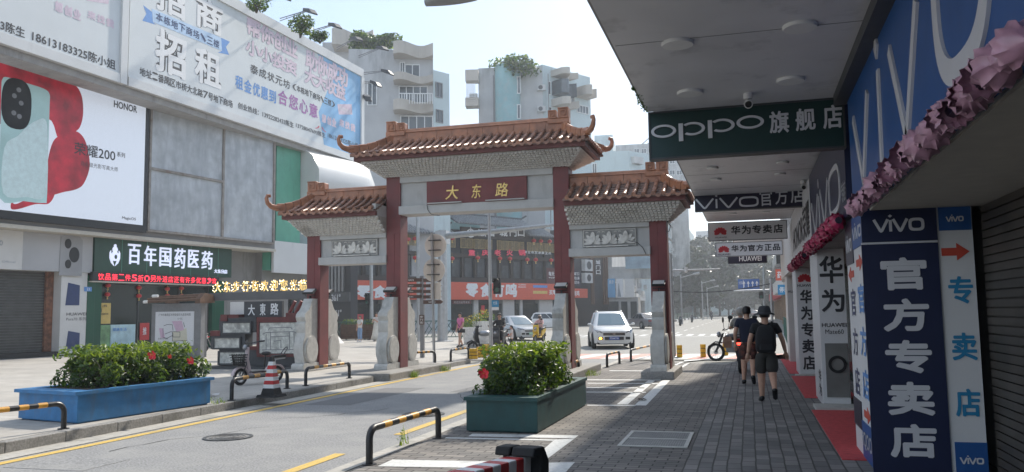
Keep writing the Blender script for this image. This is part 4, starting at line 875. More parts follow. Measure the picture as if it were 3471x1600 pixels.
# garlands of gathered satin
def garland(lab,p,q,r,mat,n):
    t=thing('satin_garland',lab,'garland',p); p,q=V(p),V(q); d=(q-p); L_=d.length; d=d.normalized(); a=d.orthogonal().normalized(); b=d.cross(a)
    core=MB(); core.tube([p,q],r*.42,8); build('core',core,M['purpleboard'],t)  # near-black core puts the shade between the ruffles into the colour
    mb=MB()
    for k in range(n):
        c=p+d*(L_*(k+random.uniform(.1,.9))/n); rr=r*random.uniform(.62,1.2); m=random.choice((9,11,13)); ph=random.uniform(0,6.28)
        ax=(d*random.choice((1,-1))+a*random.uniform(-.5,.5)+b*random.uniform(-.5,.5)).normalized(); u=ax.orthogonal().normalized(); w_=ax.cross(u); rings=[]
        for s,h in ((.22,-.6),(.6,-.35),(.9,.0),(1.0,.4),(.93,.55)):
            rings.append([c+ax*(h*rr*1.1+s*rr*random.uniform(-.10,.10))+(u*math.cos(6.283*j/(2*m)+ph)+w_*math.sin(6.283*j/(2*m)+ph))*(rr*s*(1.0+(.15 if j%2 else -.13)*s*random.uniform(.5,1.2))) for j in range(2*m)])
        mb.loft(rings,True,False)
    build('ruffle',mb,mat,t,smooth=62)
garland('long mauve satin garland along the bottom of the huge blue sign',(1.08,3.6,2.72),(1.08,9.0,2.70),.092,M['satin'],46)
garland('crimson satin garland under the dark wall sign',(1.08,10.6,2.74),(1.08,16,2.74),.10,M['satinred'],60)
garland('short crimson satin garland under the white wall sign',(1.1,17.3,2.74),(1.1,22.5,2.74),.10,M['satinred'],50)
# pillars with vertical signs
def pillar(lab,x0,y0,x1,y1,z1,mat): 
    t=thing('sign_pillar',lab,'pillar',((x0+x1)/2,(y0+y1)/2,0)); mb=MB(); mb.box(x0,y0,0,x1,y1,z1); build('pillar_body',mb,mat,t); return t,F((x0,y0,0),(1,0,0)),F((x0,y1,0),(0,-1,0))
t,f,fs=pillar('near pillar with white characters on navy blue and a white strip with red arrow',1.19,9.34,2.22,10.95,2.72,M['whiteboard'])
mb=MB(); mb.fb(f,-.03,0,.70,2.34,.001,.02); build('navy_panel',mb,M['navyboard'],t); f2=f.at(0,0,.02)
mb=MB(); mb.fb(f,-.02,2.365,.70,2.72,.001,.022); build('header_panel',mb,M['navyboard'],t)
mb=MB(); col_lett(mb,f2,'官方专卖店',.36,.44,2.24,.12,.004,.045,.2); vivo(mb,f2,.10,2.47,.58,2.62,.028,0,.008); mb.fb(f,-.03,2.343,.70,2.362,.001,.024); build('lettering',mb,M['silver'],t)
mb=MB(); mb.fb(f,.72,2.46,1.02,2.72,.001,.015); mb.fb(f,.74,.0,1.03,.33,.001,.015); build('blue_end',mb,M['blueboard'],t)
f3=f.at(0,0,.001); mb=MB(); vivo(mb,f3.at(0,0,.016),.79,2.55,.95,2.61,.012,0,.004); vivo(mb,f3.at(0,0,.016),.78,.12,.99,.19,.014,0,.004); build('small_lettering',mb,M['silver'],t)
mb=MB(); 
for ch,b in (('专',1.85),('卖',1.28),('店',.72)): lett(mb,f3,ch,.77,b-.14,1.0,b+.14,.004,.035)
build('blue_lettering',mb,M['rblue'],t)
mb=MB(); mb.poly(f3,[(.73,2.20),(.87,2.20),(.87,2.15),(.99,2.24),(.87,2.33),(.87,2.28),(.73,2.28)],0,.004); build('red_arrow',mb,M['arrow'],t)
# left flank: frame fs runs toward the camera; two columns of characters
mb=MB(); col_lett(mb,fs,'官方店',1.18,.50,2.02,.62,.004,.03,.3); build('blue_lettering',mb,M['inkblue'],t)
mb=MB(); col_lett(mb,fs,'官方店',.45,.42,1.98,.60,.004,.02,.3); build('black_lettering',mb,M['navy'],t)
mb=MB(); mb.fb(fs,.72,2.35,1.6,2.71,.001,.012); mb.fb(fs,.72,.02,1.6,.42,.001,.012); build('blue_end',mb,M['blueboard'],t)
mb=MB(); mb.fb(fs,.02,2.2,.70,2.71,.001,.012); mb.fb(fs,.02,.30,.70,.62,.001,.012); build('dark_end',mb,M['purpleboard'],t)
mb=MB(); vivo(mb,fs.at(0,0,.012),.80,2.45,1.52,2.60,.03,0,.004); vivo(mb,fs.at(0,0,.012),.08,2.35,.62,2.52,.03,0,.004); lett(mb,fs.at(0,0,.012),'iQOO',.80,.12,1.5,.32,.004,.02); build('small_lettering',mb,M['silver'],t)
mb=MB()
for a,b,s in ((1.15,2.18,1),(1.15,.52,1),(.38,2.08,-1)): mb.poly(fs,[(a-.25*s,b-.04),(a+.02*s,b-.04),(a+.02*s,b-.09),(a+.28*s,b),(a+.02*s,b+.09),(a+.02*s,b+.04),(a-.25*s,b+.04)],.001,.005)
build('red_arrow',mb,M['arrow'],t)
t,f,fs=pillar('white pillar with two big black characters above a steel front with black ring',1.18,15.4,1.62,17.1,2.74,M['whiteboard'])
mb=MB(); lett(mb,f,'华',.03,2.12,.42,2.60,.004,.03); lett(mb,f,'为',.04,1.62,.42,2.02,.004,.03); lett(mb,f,'HUAWEI',.03,1.36,.43,1.43,.004,.02); lett(mb,f,'Mate60',.08,1.24,.38,1.32,.004,.0); build('lettering',mb,M['ink'],t)
mb=MB(); mb.fb(f,.06,.16,.43,1.08,.001,.02); build('steel_front',mb,M['steelfront'],t); mb=MB(); mb.ring(f,.25,.72,.15,.15,.10,.10,.021,.045,26); build('ring_handle',mb,M['black'],t)
mb=MB(); col_lett(mb,fs,'华为',1.2,.5,.62,.12,.004,.02); build('small_lettering',mb,M['ink'],t)
t,f,fs=pillar('farther white pillar with red flower emblem and column of black characters',1.18,22.3,1.60,24,2.74,M['whiteboard'])
mb=MB(); fan(mb,f,.21,2.38,.19); build('emblem',mb,M['flower'],t); mb=MB(); lett(mb,f,'HUAWEI',.03,2.24,.39,2.31,.004,.03); col_lett(mb,f,'华为专卖店',.23,.30,2.2,.12,.004,.04,.16); build('lettering',mb,M['ink'],t)
t,f,fs=pillar('farthest plain white pillar at the end of the shop row',1.2,28,1.6,29.5,2.74,M['offwhite']); mb=MB(); lett(mb,f,'HUAWEI',.03,2.2,.38,2.28,.004,.02); build('lettering',mb,M['ink'],t)
# shop fronts behind the pillars, shutter, carpets
mb=MB()
for k in range(34):
    z=.04+.086*k; mb.box(2.30,-2,z,2.34,9.33,z+.07); mb.box(2.335,-2,z+.07,2.355,9.33,z+.086)
build('roller_shutter',mb,M['shut2'],row)
mb=MB(); mb.box(1.26,-2,2.70,2.41,9.33,2.7199); build('soffit',mb,M['soffit'],row)
for y0,y1 in ((10.97,15.38),(17.12,22.28),(24.02,27.98)):
    mb=MB(); mb.box(2.2,y0,.02,2.25,y1,2.71); build('shop_glazing',mb,M['glass'],row); mb=MB(); mb.box(2.38,y0,.02,2.415,y1,2.71); build('shop_interior',mb,M['intwarm'],row)
for lab,y0,y1,x0 in (('red carpet in front of the nearest doorway beside the navy pillar',10.0,14.7,.93),('red carpet at doorway between the two white pillars',16.7,22.0,.95),('farthest red carpet at the end of the shop row',22.9,29.5,.95)):
    mb=MB(); mb.box(x0,y0,.006,1.18 if y0<9 else 1.17,y1,.018) if False else mb.box(x0,y0,.006,2.1 if y0<10 else 1.9,y1,.018); solo('red_carpet',mb,M['carpet'],lab,'carpet')
mb=MB(); mb.box(1.0,14.72,.0,1.75,15.39,.05); mb.box(1.05,22.02,0,1.75,22.29,.05); build('step',mb,M['stone'],row)
# cctv cameras
def cctv(u,v,z,lab):
    p=gz(u,v,z); t=thing('security_camera',lab,'camera',p); mb=MB(); mb.cyl(p+V((0,0,.0)),p+V((0,0,-.06)),.05,.05,14); build('mount',mb,M['white'],t,smooth=40)
    mb=MB(); mb.tube([p+V((0,.05,-.10)),p+V((0,-.02,-.12)),p+V((0,-.12,-.15))],[.045,.05,.048],14); build('camera_body',mb,M['white'],t,smooth=40); mb=MB(); mb.cyl(p+V((0,-.121,-.15)),p+V((0,-.14,-.157)),.038,.034,14); build('camera_lens',mb,M['black'],t)
cctv(2535,318,4.10,'white security camera on ceiling above the dark green hanging sign')
cctv(2722,612,4.12,'white security camera above right end of the violet hanging sign')
# ================================================================ STREET FURNITURE AND PLANTERS
# hoop rails with black and amber bands
def hoop(a,b,z,h,r,lab,n=9,ph=0):
    a,b=V((*a,z)),V((*b,z)); t=thing('hoop_barrier',lab,'barrier',(a+b)/2,'hoop barriers along the lane'); d=(b-a).normalized(); U=V((0,0,1)); cr=.13
    path=[a,a+U*(h-cr)]+[a+U*(h-cr)+d*(cr*math.sin(x))+U*(cr*(1-math.cos(x)) if False else cr*math.sin(x) if False else 0) for x in ()]
    arc=lambda o,s:[o+d*(s*cr*(1-math.cos(x)))+U*(cr*math.sin(x)) for x in [math.pi/2*i/5 for i in range(6)]]
    A=arc(a+U*(h-cr),1); B=arc(b+U*(h-cr),-1)[::-1]
    mb=MB(); L0,L1=A[-1],B[0]
    mb.k=0; mb.tube([a]+A,r,10); mb.tube(B+[b],r,10)
    for i in range(n):
        mb.k=(i+ph)%2; mb.tube([L0.lerp(L1,i/n),L0.lerp(L1,(i+1)/n)],r*1.004,10,False)
    build('rail',mb,[M['barblack'],M['baryellow']],t,smooth=45)
    mb=MB(); 
    for p in (a,b): mb.cyl(p,p+U*.012,r*2.0,n=12)
    build('foot_plate',mb,M['barblack'],t)
hp=lambda u,v,z:tuple(gz(u,v,z).xy)
hoop((-9.62,8.2),(-9.33,9.62),.15,.36,.038,'black and amber hoop barrier cut by left photo edge, before blue planter',9)
hoop(hp(785,1357,.15),hp(973,1317,.15),.15,.38,.038,'black and amber hoop barrier behind the traffic cone',9)
hoop(hp(1036,1308,.15),hp(1184,1282,.15),.15,.38,.038,'black and amber hoop barrier nearest the left centre pillar plinth',9)
hoop(hp(1395,1238,.15),hp(1475,1233,.15),.15,.38,.038,'worn hoop barrier just beyond the left centre pillar',7)
hoop(hp(1528,1226,.15),hp(1588,1216,.15),.15,.38,.038,'worn hoop barrier beside the two yellow bollards',7)
hoop(hp(1252,1576,0),hp(1486,1486,0),0,.40,.042,'nearest bright hoop barrier on right kerb before the green planter',9)
hoop(hp(1890,1288,0),hp(1962,1268,0),0,.36,.038,'hoop barrier partly behind the green planter at right centre pillar',7,1)
hoop(hp(2058,1246,0),hp(2100,1234,0),0,.40,.04,'short dark hoop barrier on bricks between right pillars',5)
hoop(hp(2139,1227,0),hp(2222,1203,0),0,.40,.04,'long dark hoop barrier half hidden by far right pillar',7)
def bollard(u,v,z,h,r,lab):
    p=gz(u,v,z); t=thing('bollard',lab,'bollard',p,'yellow bollards at the crossing'); n=3
    for i in range(n):
        z0=h*i/n; mb=MB(); mb.lathe(p,[(r*.96,z0+.012),(r,z0+.03),(r,z0+h/n-.03),(r*.96,z0+h/n-.012)],14); build('yellow_band',mb,M['bollyellow'],t,smooth=40)
    mb=MB(); mb.lathe(p,[(r*.93,0),(r*.93,h-.02)],14); build('black_core',mb,M['black'],t)
bollard(1605,1217,.15,.36,.15,'left of three yellow banded bollards by the left kerb'); bollard(1630,1212,.15,.38,.15,'middle yellow banded bollard by the left kerb'); bollard(1647,1206,.15,.42,.13,'yellow banded bollard partly behind the scooter')
bollard(2304,1212,0,.46,.10,'yellow banded bollard just right of far right pillar'); bollard(2384,1211,0,.48,.10,'lone yellow banded bollard left of the parked motorbike'); bollard(2460,1205,0,.46,.10,'yellow banded bollard behind the motorbike front wheel')
# traffic cone
p=gz(920,1345,.15); t=thing('traffic_cone','red and white striped square cone on black base before hoop barrier','traffic cone',p)
def sq(z,w): return [p+V((x*w,y*w,z)) for x,y in ((-1,-1),(1,-1),(1,1),(-1,1))]
W_=lambda z:.135-.105*(z-.05)/.72
mb=MB(); mb.loft([sq(0,.21),sq(.05,.19)]); mb.loft([sq(.05,.145),sq(.17,W_(.17))]); build('base',mb,M['rubber'],t)
mb=MB(); zz=[.17+.5*i/7 for i in range(8)]
for i in range(7): mb.k=i%2; mb.loft([sq(zz[i],W_(zz[i])),sq(zz[i+1],W_(zz[i+1]))],True,False)
b=build('striped_body',mb,[M['whiteink'],M['red']],t); mb=MB(); mb.loft([sq(.67,W_(.67)),sq(.72,.035),sq(.76,.03)]); build('tip',mb,M['rubber'],t)
# tipped guide post at the bottom of the picture
A_=gy(1585,1625,4.55); B_=gy(1768,1572,5.25); ax=(B_-A_).normalized(); t=thing('guide_post','toppled red and white guide post with black foot at bottom edge','traffic post',A_)
A_=B_-ax*.95; up_=V((0,0,1)); f=F(A_,ax,(up_-ax*ax.z)); mb=MB()
L_=.95
for i in range(9):
    mb.k=i%2; a0,a1=L_*i/9,L_*(i+1)/9; mb.fb(f,a0,-.065,a1,.055,-.07,.07)
build('striped_body',mb,[M['whiteink'],M['red']],t,bevel=.01)
mb=MB(); 
for c0,c1 in ((-.14,-.03),(-.02,.14)): mb.poly(f,[(L_,-.16),(L_+.06,-.16),(L_+.13,-.10),(L_+.13,.02),(L_+.05,.115),(L_-.10,.115),(L_-.12,.06),(L_,.056)],c0,c1)
build('foot',mb,M['rubber'],t,bevel=.012)
# long planters with hedges
def planter(lab,hlab,base,z0,h,rim,mat,hedge,seed,nl,flowers,clumps):
    random.seed(seed)
    b=[V((*q,z0)) for q in base]; c=sum(b,V())/4; t=thing('long_planter',lab,'planter',(c.x,c.y,z0))
    gr=lambda k,z:[c+(q-c)*k+V((0,0,z-0)) if False else V((c.x+(q.x-c.x)+ (q-c).normalized().x*k,c.y+(q.y-c.y)+(q-c).normalized().y*k,z0+z)) for q in b]
    mb=MB(); mb.loft([gr(-.05,0),gr(-.05,.02),gr(0,.02),gr(0,h-.05)]); build('tub',mb,mat,t,bevel=.006)
    o,i=gr(rim,h-.05),gr(-.30,h-.05); o2,i2=gr(rim,h),gr(-.30,h); mb=MB()
    for k in range(4): n=(k+1)%4; mb.hexa([o[k],o[n],i[n],i[k],o2[k],o2[n],i2[n],i2[k]])
    build('rim',mb,mat,t); mb=MB(); mb.flat(gr(-.28,h-.015)); build('soil_bed',mb,M['soil'],t)
    x0,x1,y0,y1,hz=hedge; tc_=thing('hedge',hlab,'hedge',((x0+x1)/2,(y0+y1)/2,z0+h-.06)); mb=MB(); n=nl
    k=0
    lum=[]
    for (cy0,cy1,ch,pal) in clumps:           # separate bushes, each domed and ragged
        nb=max(8,int((cy1-cy0)*(x1-x0)*13)); share=int(n*(cy1-cy0)/(y1-y0))
        for _ in range(nb):
            a=random.uniform(-1,1); b_=random.uniform(-1,1); x=(x0+x1)/2+a*(x1-x0)*.46; y=(cy0+cy1)/2+b_*(cy1-cy0)*.46
            top=hz*ch*(1-.34*abs(b_)**2.6-.16*abs(a)**3)+random.uniform(-.07,.05); r=random.uniform(.12,.26); z=random.uniform(.15,max(.2,top-r*.5))
            leaves(mb,(x,y,z0+h-.06+z),r*1.15,r*1.15,r,share//nb,random.choice((.065,.08,.095)),pal[1] if z>top*.5 else pal[0],random,random.choice((.4,.5,.58)))  # lighter leaf palette on the upper half paints in the sunlit top
    leaves(mb,((x0+x1)/2,(y0+y1)/2,z0+h-.06+hz*.5),(x1-x0)*.44,(y1-y0)*.46,hz*.46,n//7,.085,[0,0,1],random,.48)
    for _ in range(n//40):                 # leaves spilling over the rim
        x,y=random.uniform(x0-.06,x1+.02),random.uniform(y0-.12,y1); leaves(mb,(x,y,z0+h+random.uniform(.0,.12)),.07,.07,.05,4,.08,[0,1],random,.48)
    for _ in range(n//14):                 # loose shoots above the clipped top
        x,y=random.uniform(x0,x1),random.uniform(y0,y1); leaves(mb,(x,y,z0+h+hz*random.uniform(.70,.98)),.05,.05,.06,2,.09,[1,2,2],random,.42)
    build('foliage',mb,LM,tc_); mb=MB()
    for _ in range(36):
        x,y=random.uniform(x0+.1,x1-.1),random.uniform(y0+.1,y1-.1); q=V((x,y,z0+h-.07)); mb.tube([q,q+V((random.uniform(-.1,.1),random.uniform(-.1,.1),hz*.4)),q+V((random.uniform(-.2,.2),random.uniform(-.2,.2),hz*.85))],[.014,.01,.004],5)
    build('stem',mb,M['bark'],tc_)
    for (u,v,Y,l,s) in flowers:
        q=gy(u,v,Y); ft=thing('hibiscus_flower',l,'flower',q); mb=MB()
        for k in range(5):
            a=6.283*k/5+.3; w_=V((math.cos(a),-.45+.3*math.sin(k*2.1),math.sin(a))); sd=V((-math.sin(a),.25,math.cos(a))); e=s*.72
            mb.add([q,q+w_*e*.45+sd*e*.36,q+w_*e*.85+sd*e*.40+V((0,-.01,0)),q+w_*e*1.02,q+w_*e*.85-sd*e*.40+V((0,-.01,0)),q+w_*e*.45-sd*e*.36,q+w_*e*.6+V((0,.012,0))],[(0,1,6),(1,2,6),(2,3,6),(3,4,6),(4,5,6),(5,0,6)])
        build('petals',mb,M['petal'],ft); mb=MB(); mb.tube([q,q+V((.01,-s*.8,.01))],.006,5); build('stamen',mb,M['baryellow'],ft)
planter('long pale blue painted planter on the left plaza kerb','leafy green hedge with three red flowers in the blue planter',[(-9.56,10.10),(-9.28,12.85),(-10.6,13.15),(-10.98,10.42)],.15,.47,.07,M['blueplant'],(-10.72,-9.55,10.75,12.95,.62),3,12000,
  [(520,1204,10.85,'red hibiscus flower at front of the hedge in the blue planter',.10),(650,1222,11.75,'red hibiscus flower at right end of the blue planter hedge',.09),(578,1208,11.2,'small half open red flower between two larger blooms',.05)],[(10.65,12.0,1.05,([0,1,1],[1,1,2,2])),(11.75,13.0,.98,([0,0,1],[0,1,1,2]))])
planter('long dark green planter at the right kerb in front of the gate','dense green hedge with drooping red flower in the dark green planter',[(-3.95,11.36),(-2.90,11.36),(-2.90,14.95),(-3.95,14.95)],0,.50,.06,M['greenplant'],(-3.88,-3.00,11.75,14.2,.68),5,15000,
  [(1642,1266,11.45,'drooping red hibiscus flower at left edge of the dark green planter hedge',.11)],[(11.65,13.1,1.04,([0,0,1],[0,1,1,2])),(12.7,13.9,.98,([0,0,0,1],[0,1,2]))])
# roadside weeds
def weed(x,y,z,n,s,lab,h=.22):
    t=MB()
    for _ in range(n):
        a=random.uniform(0,6.28); q=V((x+random.gauss(0,s),y+random.gauss(0,s*2.2),z)); d=V((math.cos(a),math.sin(a),0)); hh=h*random.uniform(.4,1.1)
        t.k=random.choice((1,2,2)); t.add([q-d*.008,q+d*.008,q+d*.07*random.random()+V((0,0,hh))],[(0,1,2)]); 
        leaves(t,q+V((0,0,hh*.6)),.05,.05,.05,2,.04,[1,2],random,.4)
    solo('weed_tuft',t,LM,lab,'weeds')
weed(-8.72,20.9,0,60,.07,'yellow green weeds growing in gutter along the left centre plinth'); weed(-8.7,23.2,0,45,.07,'small weed tuft at far end of the left centre plinth'); weed(-9.2,13.0,.15,16,.06,'weeds at right end of the blue planter',.14); weed(-4.35,10.0,.0,12,.03,'thin weeds by the nearest hoop barrier',.3); weed(-4.1,21.9,.0,40,.08,'weeds beside the right centre pillar plinth',.2); weed(-4.1,14.3,.5,20,.08,'leaf litter on the green planter rim',.06)
# map kiosk on the plaza
t=thing('map_kiosk','grey notice board stand with white district map under a broken tiled hood','notice board',(-21.3,27.3,.15)); f=F((0,27.3,0),(1,0,0))
mb=MB(); mb.box(-22.45,27.3,.15,-20.2,27.55,2.24); build('frame',mb,M['midgrey'],t,bevel=.01)
mb=MB(); mb.fb(f,-22.25,.62,-20.5,1.93,.001,.02); pn=build('map_panel',mb,M['whiteboard'],t); f2=f.at(0,0,.02)
mb=MB(); lett(mb,f2,'广州市番禺区市桥街道文化旅游地图',-22.1,1.76,-20.65,1.86,.002); lett(mb,f2,'小区',-21.25,1.62,-21.0,1.69,.002); lett(mb,f2,'东涌大街平面图',-22.1,.86,-21.65,.92,.002); build('lettering',mb,M['ink'],pn)
K=lambda l:[f2.hit(250+x*.396,780+y*.396) for x,y in l]
mb=MB(); mb.poly(f2,K([(840,780),(925,775),(945,855),(880,870)]),0,.004); mb.poly(f2,K([(730,840),(765,840),(780,920),(745,925)]),0,.004); build('map_block',mb,P('map_pink',(.60,.42,.52),.6,var=.05),pn)
mb=MB(); mb.poly(f2,K([(845,870),(965,840),(972,945),(845,950)]),0,.003); build('map_block',mb,P('map_cream',(.62,.58,.46),.6,var=.05),pn)
mb=MB(); 
for l in ([(770,820),(800,808),(845,810)],[(765,840),(765,920),(800,925),(850,900)],[(845,870),(845,950),(972,945)],[(780,890),(830,870),(910,872),(910,915),(850,915),(850,880)],[(845,810),(850,860)],[(940,790),(950,830)]): mb.stroke(f2,K(l),.018,.004,.006)
build('map_line',mb,M['ink'],pn)
mb=MB()
for y,z,r in ((27.1,2.32,.05),(27.25,2.42,.05),(27.45,2.50,.05),(27.65,2.44,.05)): mb.tube([(-22.6,y,z),(-20.0,y,z+.06)],r,8)
mb.poly(F((-20.1,27.4,0),(0,1,0)),[(-.5,2.22),(.4,2.25),(.3,2.55),(-.2,2.62),(-.5,2.4)],-.08,.15); mb.box(-21.6,27.0,2.25,-21.1,27.2,2.36); build('hood',mb,M['wood'],t)
mb=MB(); mb.tube([(-22.62,27.05,2.32),(-22.45,27.05,2.325)],.058,8); mb.tube([(-22.3,27.15,2.54),(-22.05,27.15,2.545)],.058,8); build('white_cap',mb,M['white'],t)
# carved stele wall behind the left pillar
ST=F((0,21.75,0),(1,0,0)); Z7=lambda x,y:ST.hit(700+x*.2949,950+y*.2949)
t=thing('relief_wall','dark grey stepped relief wall with old street pictures and ox red frames','relief wall',(-14.2,21.9,.15))
def rb(mb,x0,y0,x1,y1,c0,c1): a0,b1=Z7(x0,y0); a1,b0=Z7(x1,y1); mb.fb(ST,a0,b0,a1,b1,c0,c1)
M['stelegrey']=P('stele_dark_grey',(.060,.062,.066),.7,var=.15,scale=5); M['photo']=P('faded_grey_picture',(.52,.52,.48),.7,var=.35,scale=9,stain=(.20,.20,.19),sst=(.55,.68))
mb=MB(); rb(mb,0,985,1100,1055,-.55,.25); rb(mb,140,790,1030,984,-.5,-.02); rb(mb,50,600,440,789,-.4,-.0); rb(mb,140,430,560,599,-.5,-.03); rb(mb,560,600,600,984,-.6,-.1); rb(mb,240,430,800,500,-.62,-.52); build('wall_block',mb,M['stelegrey'],t)
mb=MB(); rb(mb,590,425,1060,480,-.3,.06); rb(mb,590,481,612,845,-.3,.06); rb(mb,590,846,1060,880,-.3,.06); rb(mb,920,375,1060,424,-.3,.04); rb(mb,50,580,160,640,-.3,.03) ; rb(mb,165,395,240,470,-.4,.02); rb(mb,241,395,365,432,-.3,-.02); rb(mb,490,760,590,800,-.2,.03); build('red_frame',mb,P('old_red_frame',(.12,.03,.028),.65,var=.2,scale=5),t)
mb=MB(); rb(mb,613,490,1055,840,-.2,.02); build('gate_picture',mb,M['photo'],t)
mb=MB()
for l in ([(690,620),(690,800)],[(740,590),(740,800)],[(960,590),(960,800)],[(1010,600),(1010,800)],[(650,620),(690,600),(1010,590),(1050,615)],[(715,575),(730,548),(975,540),(990,565)],[(740,650),(960,640)],[(780,700),(860,690),(860,780)],[(640,800),(1050,795)]): mb.stroke(ST,[Z7(*q) for q in l],.024,.021,.026)
build('gate_drawing',mb,M['midgrey'],t)
for x0,y0,x1,y1 in ((190,495,505,600),(95,668,385,775),(155,830,445,955)):
    mb=MB(); a0,b1=Z7(x0,y0); a1,b0=Z7(x1,y1); mb.frame(ST,a0-.05,b0-.05,a1+.05,b1+.05,.05,.001,.05); build('picture_frame',mb,M['stelegrey'],t); mb=MB(); mb.fb(ST,a0,b0,a1,b1,.001,.015); build('small_picture',mb,M['photo'],t)
mb=MB(); rb(mb,365,245,805,428,-.4,-.3); q=build('name_slab',mb,M['stelegrey'],t)
mb=MB(); f=ST.at(0,0,-.3)
for ch,x0,x1,y0,y1 in (('大',412,490,278,405),('東',550,615,265,405),('路',672,765,262,400)): 
    a0,b1=Z7(x0,y0); a1,b0=Z7(x1,y1); lett(mb,f,ch,a0,b0,a1,b1,.004,.03)
build('lettering',mb,M['whiteink'],q)
mb=MB(); rb(mb,205,250,362,392,-.38,-.3); build('metal_box',mb,M['offwhite'],t)
mb=MB(); 
for x in (1000,1075): a,b=Z7(x,240); a2,b2=Z7(x-85,410); mb.tube([ST.p(a,b,-.1),ST.p(a2,b2,-.1)],.05,8)
build('red_rail',mb,M['redcol'],t)
# glowing letters on the grey beam behind
SB=F((0,27.8,0),(1,0,0)); Z8=lambda x,y:SB.hit(700+x*.2949,950+y*.2949)
t=thing('light_letter_beam','long grey beam carrying gold bulb lit characters behind the relief wall','light sign',(-18.3,27.9,.15)); a0,b0=Z8(-160,255); a1,b1=Z8(1165,120); mb=MB(); mb.fb(SB,a0,b0+.05,a1,b1,-.3,0); mb.fb(SB,a0+.3,.15,a0+.5,b0+.05,-.25,-.05); mb.fb(SB,a1-.6,.15,a1-.4,b0+.05,-.25,-.05); build('beam',mb,P('beam_grey',(.10,.103,.11),.6,var=.12,scale=2),t)
mb=MB(); mk=MB(); n=10; al=Z8(60,130)[0]; ar=Z8(1160,110)[0]; bz=b1+.02; wd=(ar-al)/n
for i,ch in enumerate('大东步行街欢迎您光临'):
    lett(mb,SB,ch,al+wd*i+.05,bz,al+wd*(i+.85),bz+.42,-.1,.0,.03)
    for _ in range(9): a,b=al+wd*(i+random.uniform(.1,.85)),bz+random.uniform(.03,.4); mk.sph(SB.p(a,b,.02),.02,n=6,m=4)
build('lettering',mb,M['goldlit'],t); build('bulb',mk,M['bulb'],t)
# round sign backs on a pole
p=gz(1443,1245,.15) if False else gz(1417,1245,.15); p=gz(1472,1229,.15)
f=F((0,p.y-.05,0),(1,0,0)); t=thing('traffic_sign_post','steel pole carrying two round sign backs and a plate','traffic sign',p); h=lambda u,v:f.hit(u,v)
a,b=h(1470,800); mb=MB(); mb.cyl(p,V((p.x-.06,p.y,b+.1)),.045,n=12); build('pole',mb,M['steel'],t,smooth=40)
M['signback']=P('sign_back',(.66,.62,.56),.55,var=.08)
for u,v in ((1472,832),(1467,915)):
    a,b,ra,rbb=E(f,u,v,37,40); mb=MB(); mb.disc(f,a,b,ra,rbb,-.12,-.10,36); build('round_plate',mb,M['signback'],t)
    mb=MB(); 
    for dz in (-.15,.17): mb.fb(f,a-.2,b+dz-.015,a+.2,b+dz+.015,-.10,.02)
    build('clamp',mb,M['darkgrey'],t)
a0,b1=h(1456,957); a1,b0=h(1490,1015); mb=MB(); mb.fb(f,a0,b0,a1,b1,-.12,-.10); build('square_plate',mb,M['signback'],t)
# brown finger post
p=gz(1432,1212,.15); f=F((0,p.y-.06,0),(1,0,0)); t=thing('finger_post','grey fingerpost with stacked brown street name boards','signpost',p); M['brownsign']=P('brown_sign',(.075,.035,.022),.5,var=.1)
mb=MB(); a,b=f.hit(1432,935); mb.box(p.x-.07,p.y-.05,.15,p.x+.07,p.y+.05,b); build('pole',mb,M['midgrey'],t)
Z9=lambda x,y:f.hit(1380+x*.3706,900+y*.3706)
for s,x0,x1,y0,y1,d_ in (('番禺宾馆',-60,135,120,148,-1),('前锋大街',-60,135,172,198,-1),('先锋大街',-60,135,224,250,-1),('商五食府',-60,135,273,300,-1),('竹园',150,300,120,148,1),('小巷',150,300,172,198,1),('中影街',150,300,224,250,1),('清代古街',150,300,273,300,1),('东涌大街→',150,312,318,350,1)):
    a0,b1=Z9(x0,y0); a1,b0=Z9(x1,y1); mb=MB(); m_=(b0+b1)/2
    mb.poly(f,[(a0,b0),(a1,b0),(a1+(.08 if d_>0 else 0),m_),(a1,b1),(a0,b1),(a0-(.08 if d_<0 else 0),m_)],.0,.03); q=build('name_board',mb,M['brownsign'],t); mb=MB(); lett(mb,f,s,a0+.1,b0+.04,a1-.08,b1-.04,.034,.0,keep=True); build('lettering',mb,M['whiteink'],q)
a0,b1=Z9(115,452); a1,b0=Z9(160,540); mb=MB(); mb.fb(f,a0,b0,a1,b1,.0,.05); q=build('name_plate',mb,M['brownsign'],t); mb=MB(); col_lett(mb,f,'步行街',(a0+a1)/2,.14,b1-.02,b0+.02,.055,.0); build('lettering',mb,M['whiteink'],q)
# traffic signal poles
def pole(lab,u,v,z,u2,v2,r,name='pole',cat='pole',Y=None):
    p=gz(u,v,z); q=gy(u2,v2,p.y); t=thing(name,lab,cat,p); mb=MB(); mb.tube([p,V((q.x,q.y,q.z))],[r,r*.8],12); build('shaft',mb,M['steel'],t,smooth=40); mb=MB(); mb.lathe(p,[(r*2.2,0),(r*2.2,.03),(r*1.2,.05)],12); build('foot',mb,M['steel'],t); return t,p,q
def signal_head(t,x,y,z,w,h,ry=0,lamps=2):
    f=F((x,y,z),(1,0,0)); mb=MB(); mb.fb(f,-w/2,0,w/2,h,-.12,.0); build('signal_head',mb,M['black'],t,bevel=.01); mb=MB()
    for k in range(lamps): b=h*(k+.5)/lamps; mb.ring(f,0,b+.01,w*.42,w*.42,w*.38,w*.38,.001,w*.5,16,2,-20,200)
    build('visor',mb,M['black'],t)
    mb=MB(); b=h*.28; mb.disc(f,0,b,w*.34,w*.34,.001,.01,14); build('lens',mb,P('dim_green_lens',(.05,.14,.11),.25,var=.1),t)
t,p,q=pole('tall steel signal pole with pedestrian light rising behind the gate lintel',1665,1206,.15,1657,690,.07,'signal_pole','traffic light')
z=lambda v:gy(1680,v,p.y).z
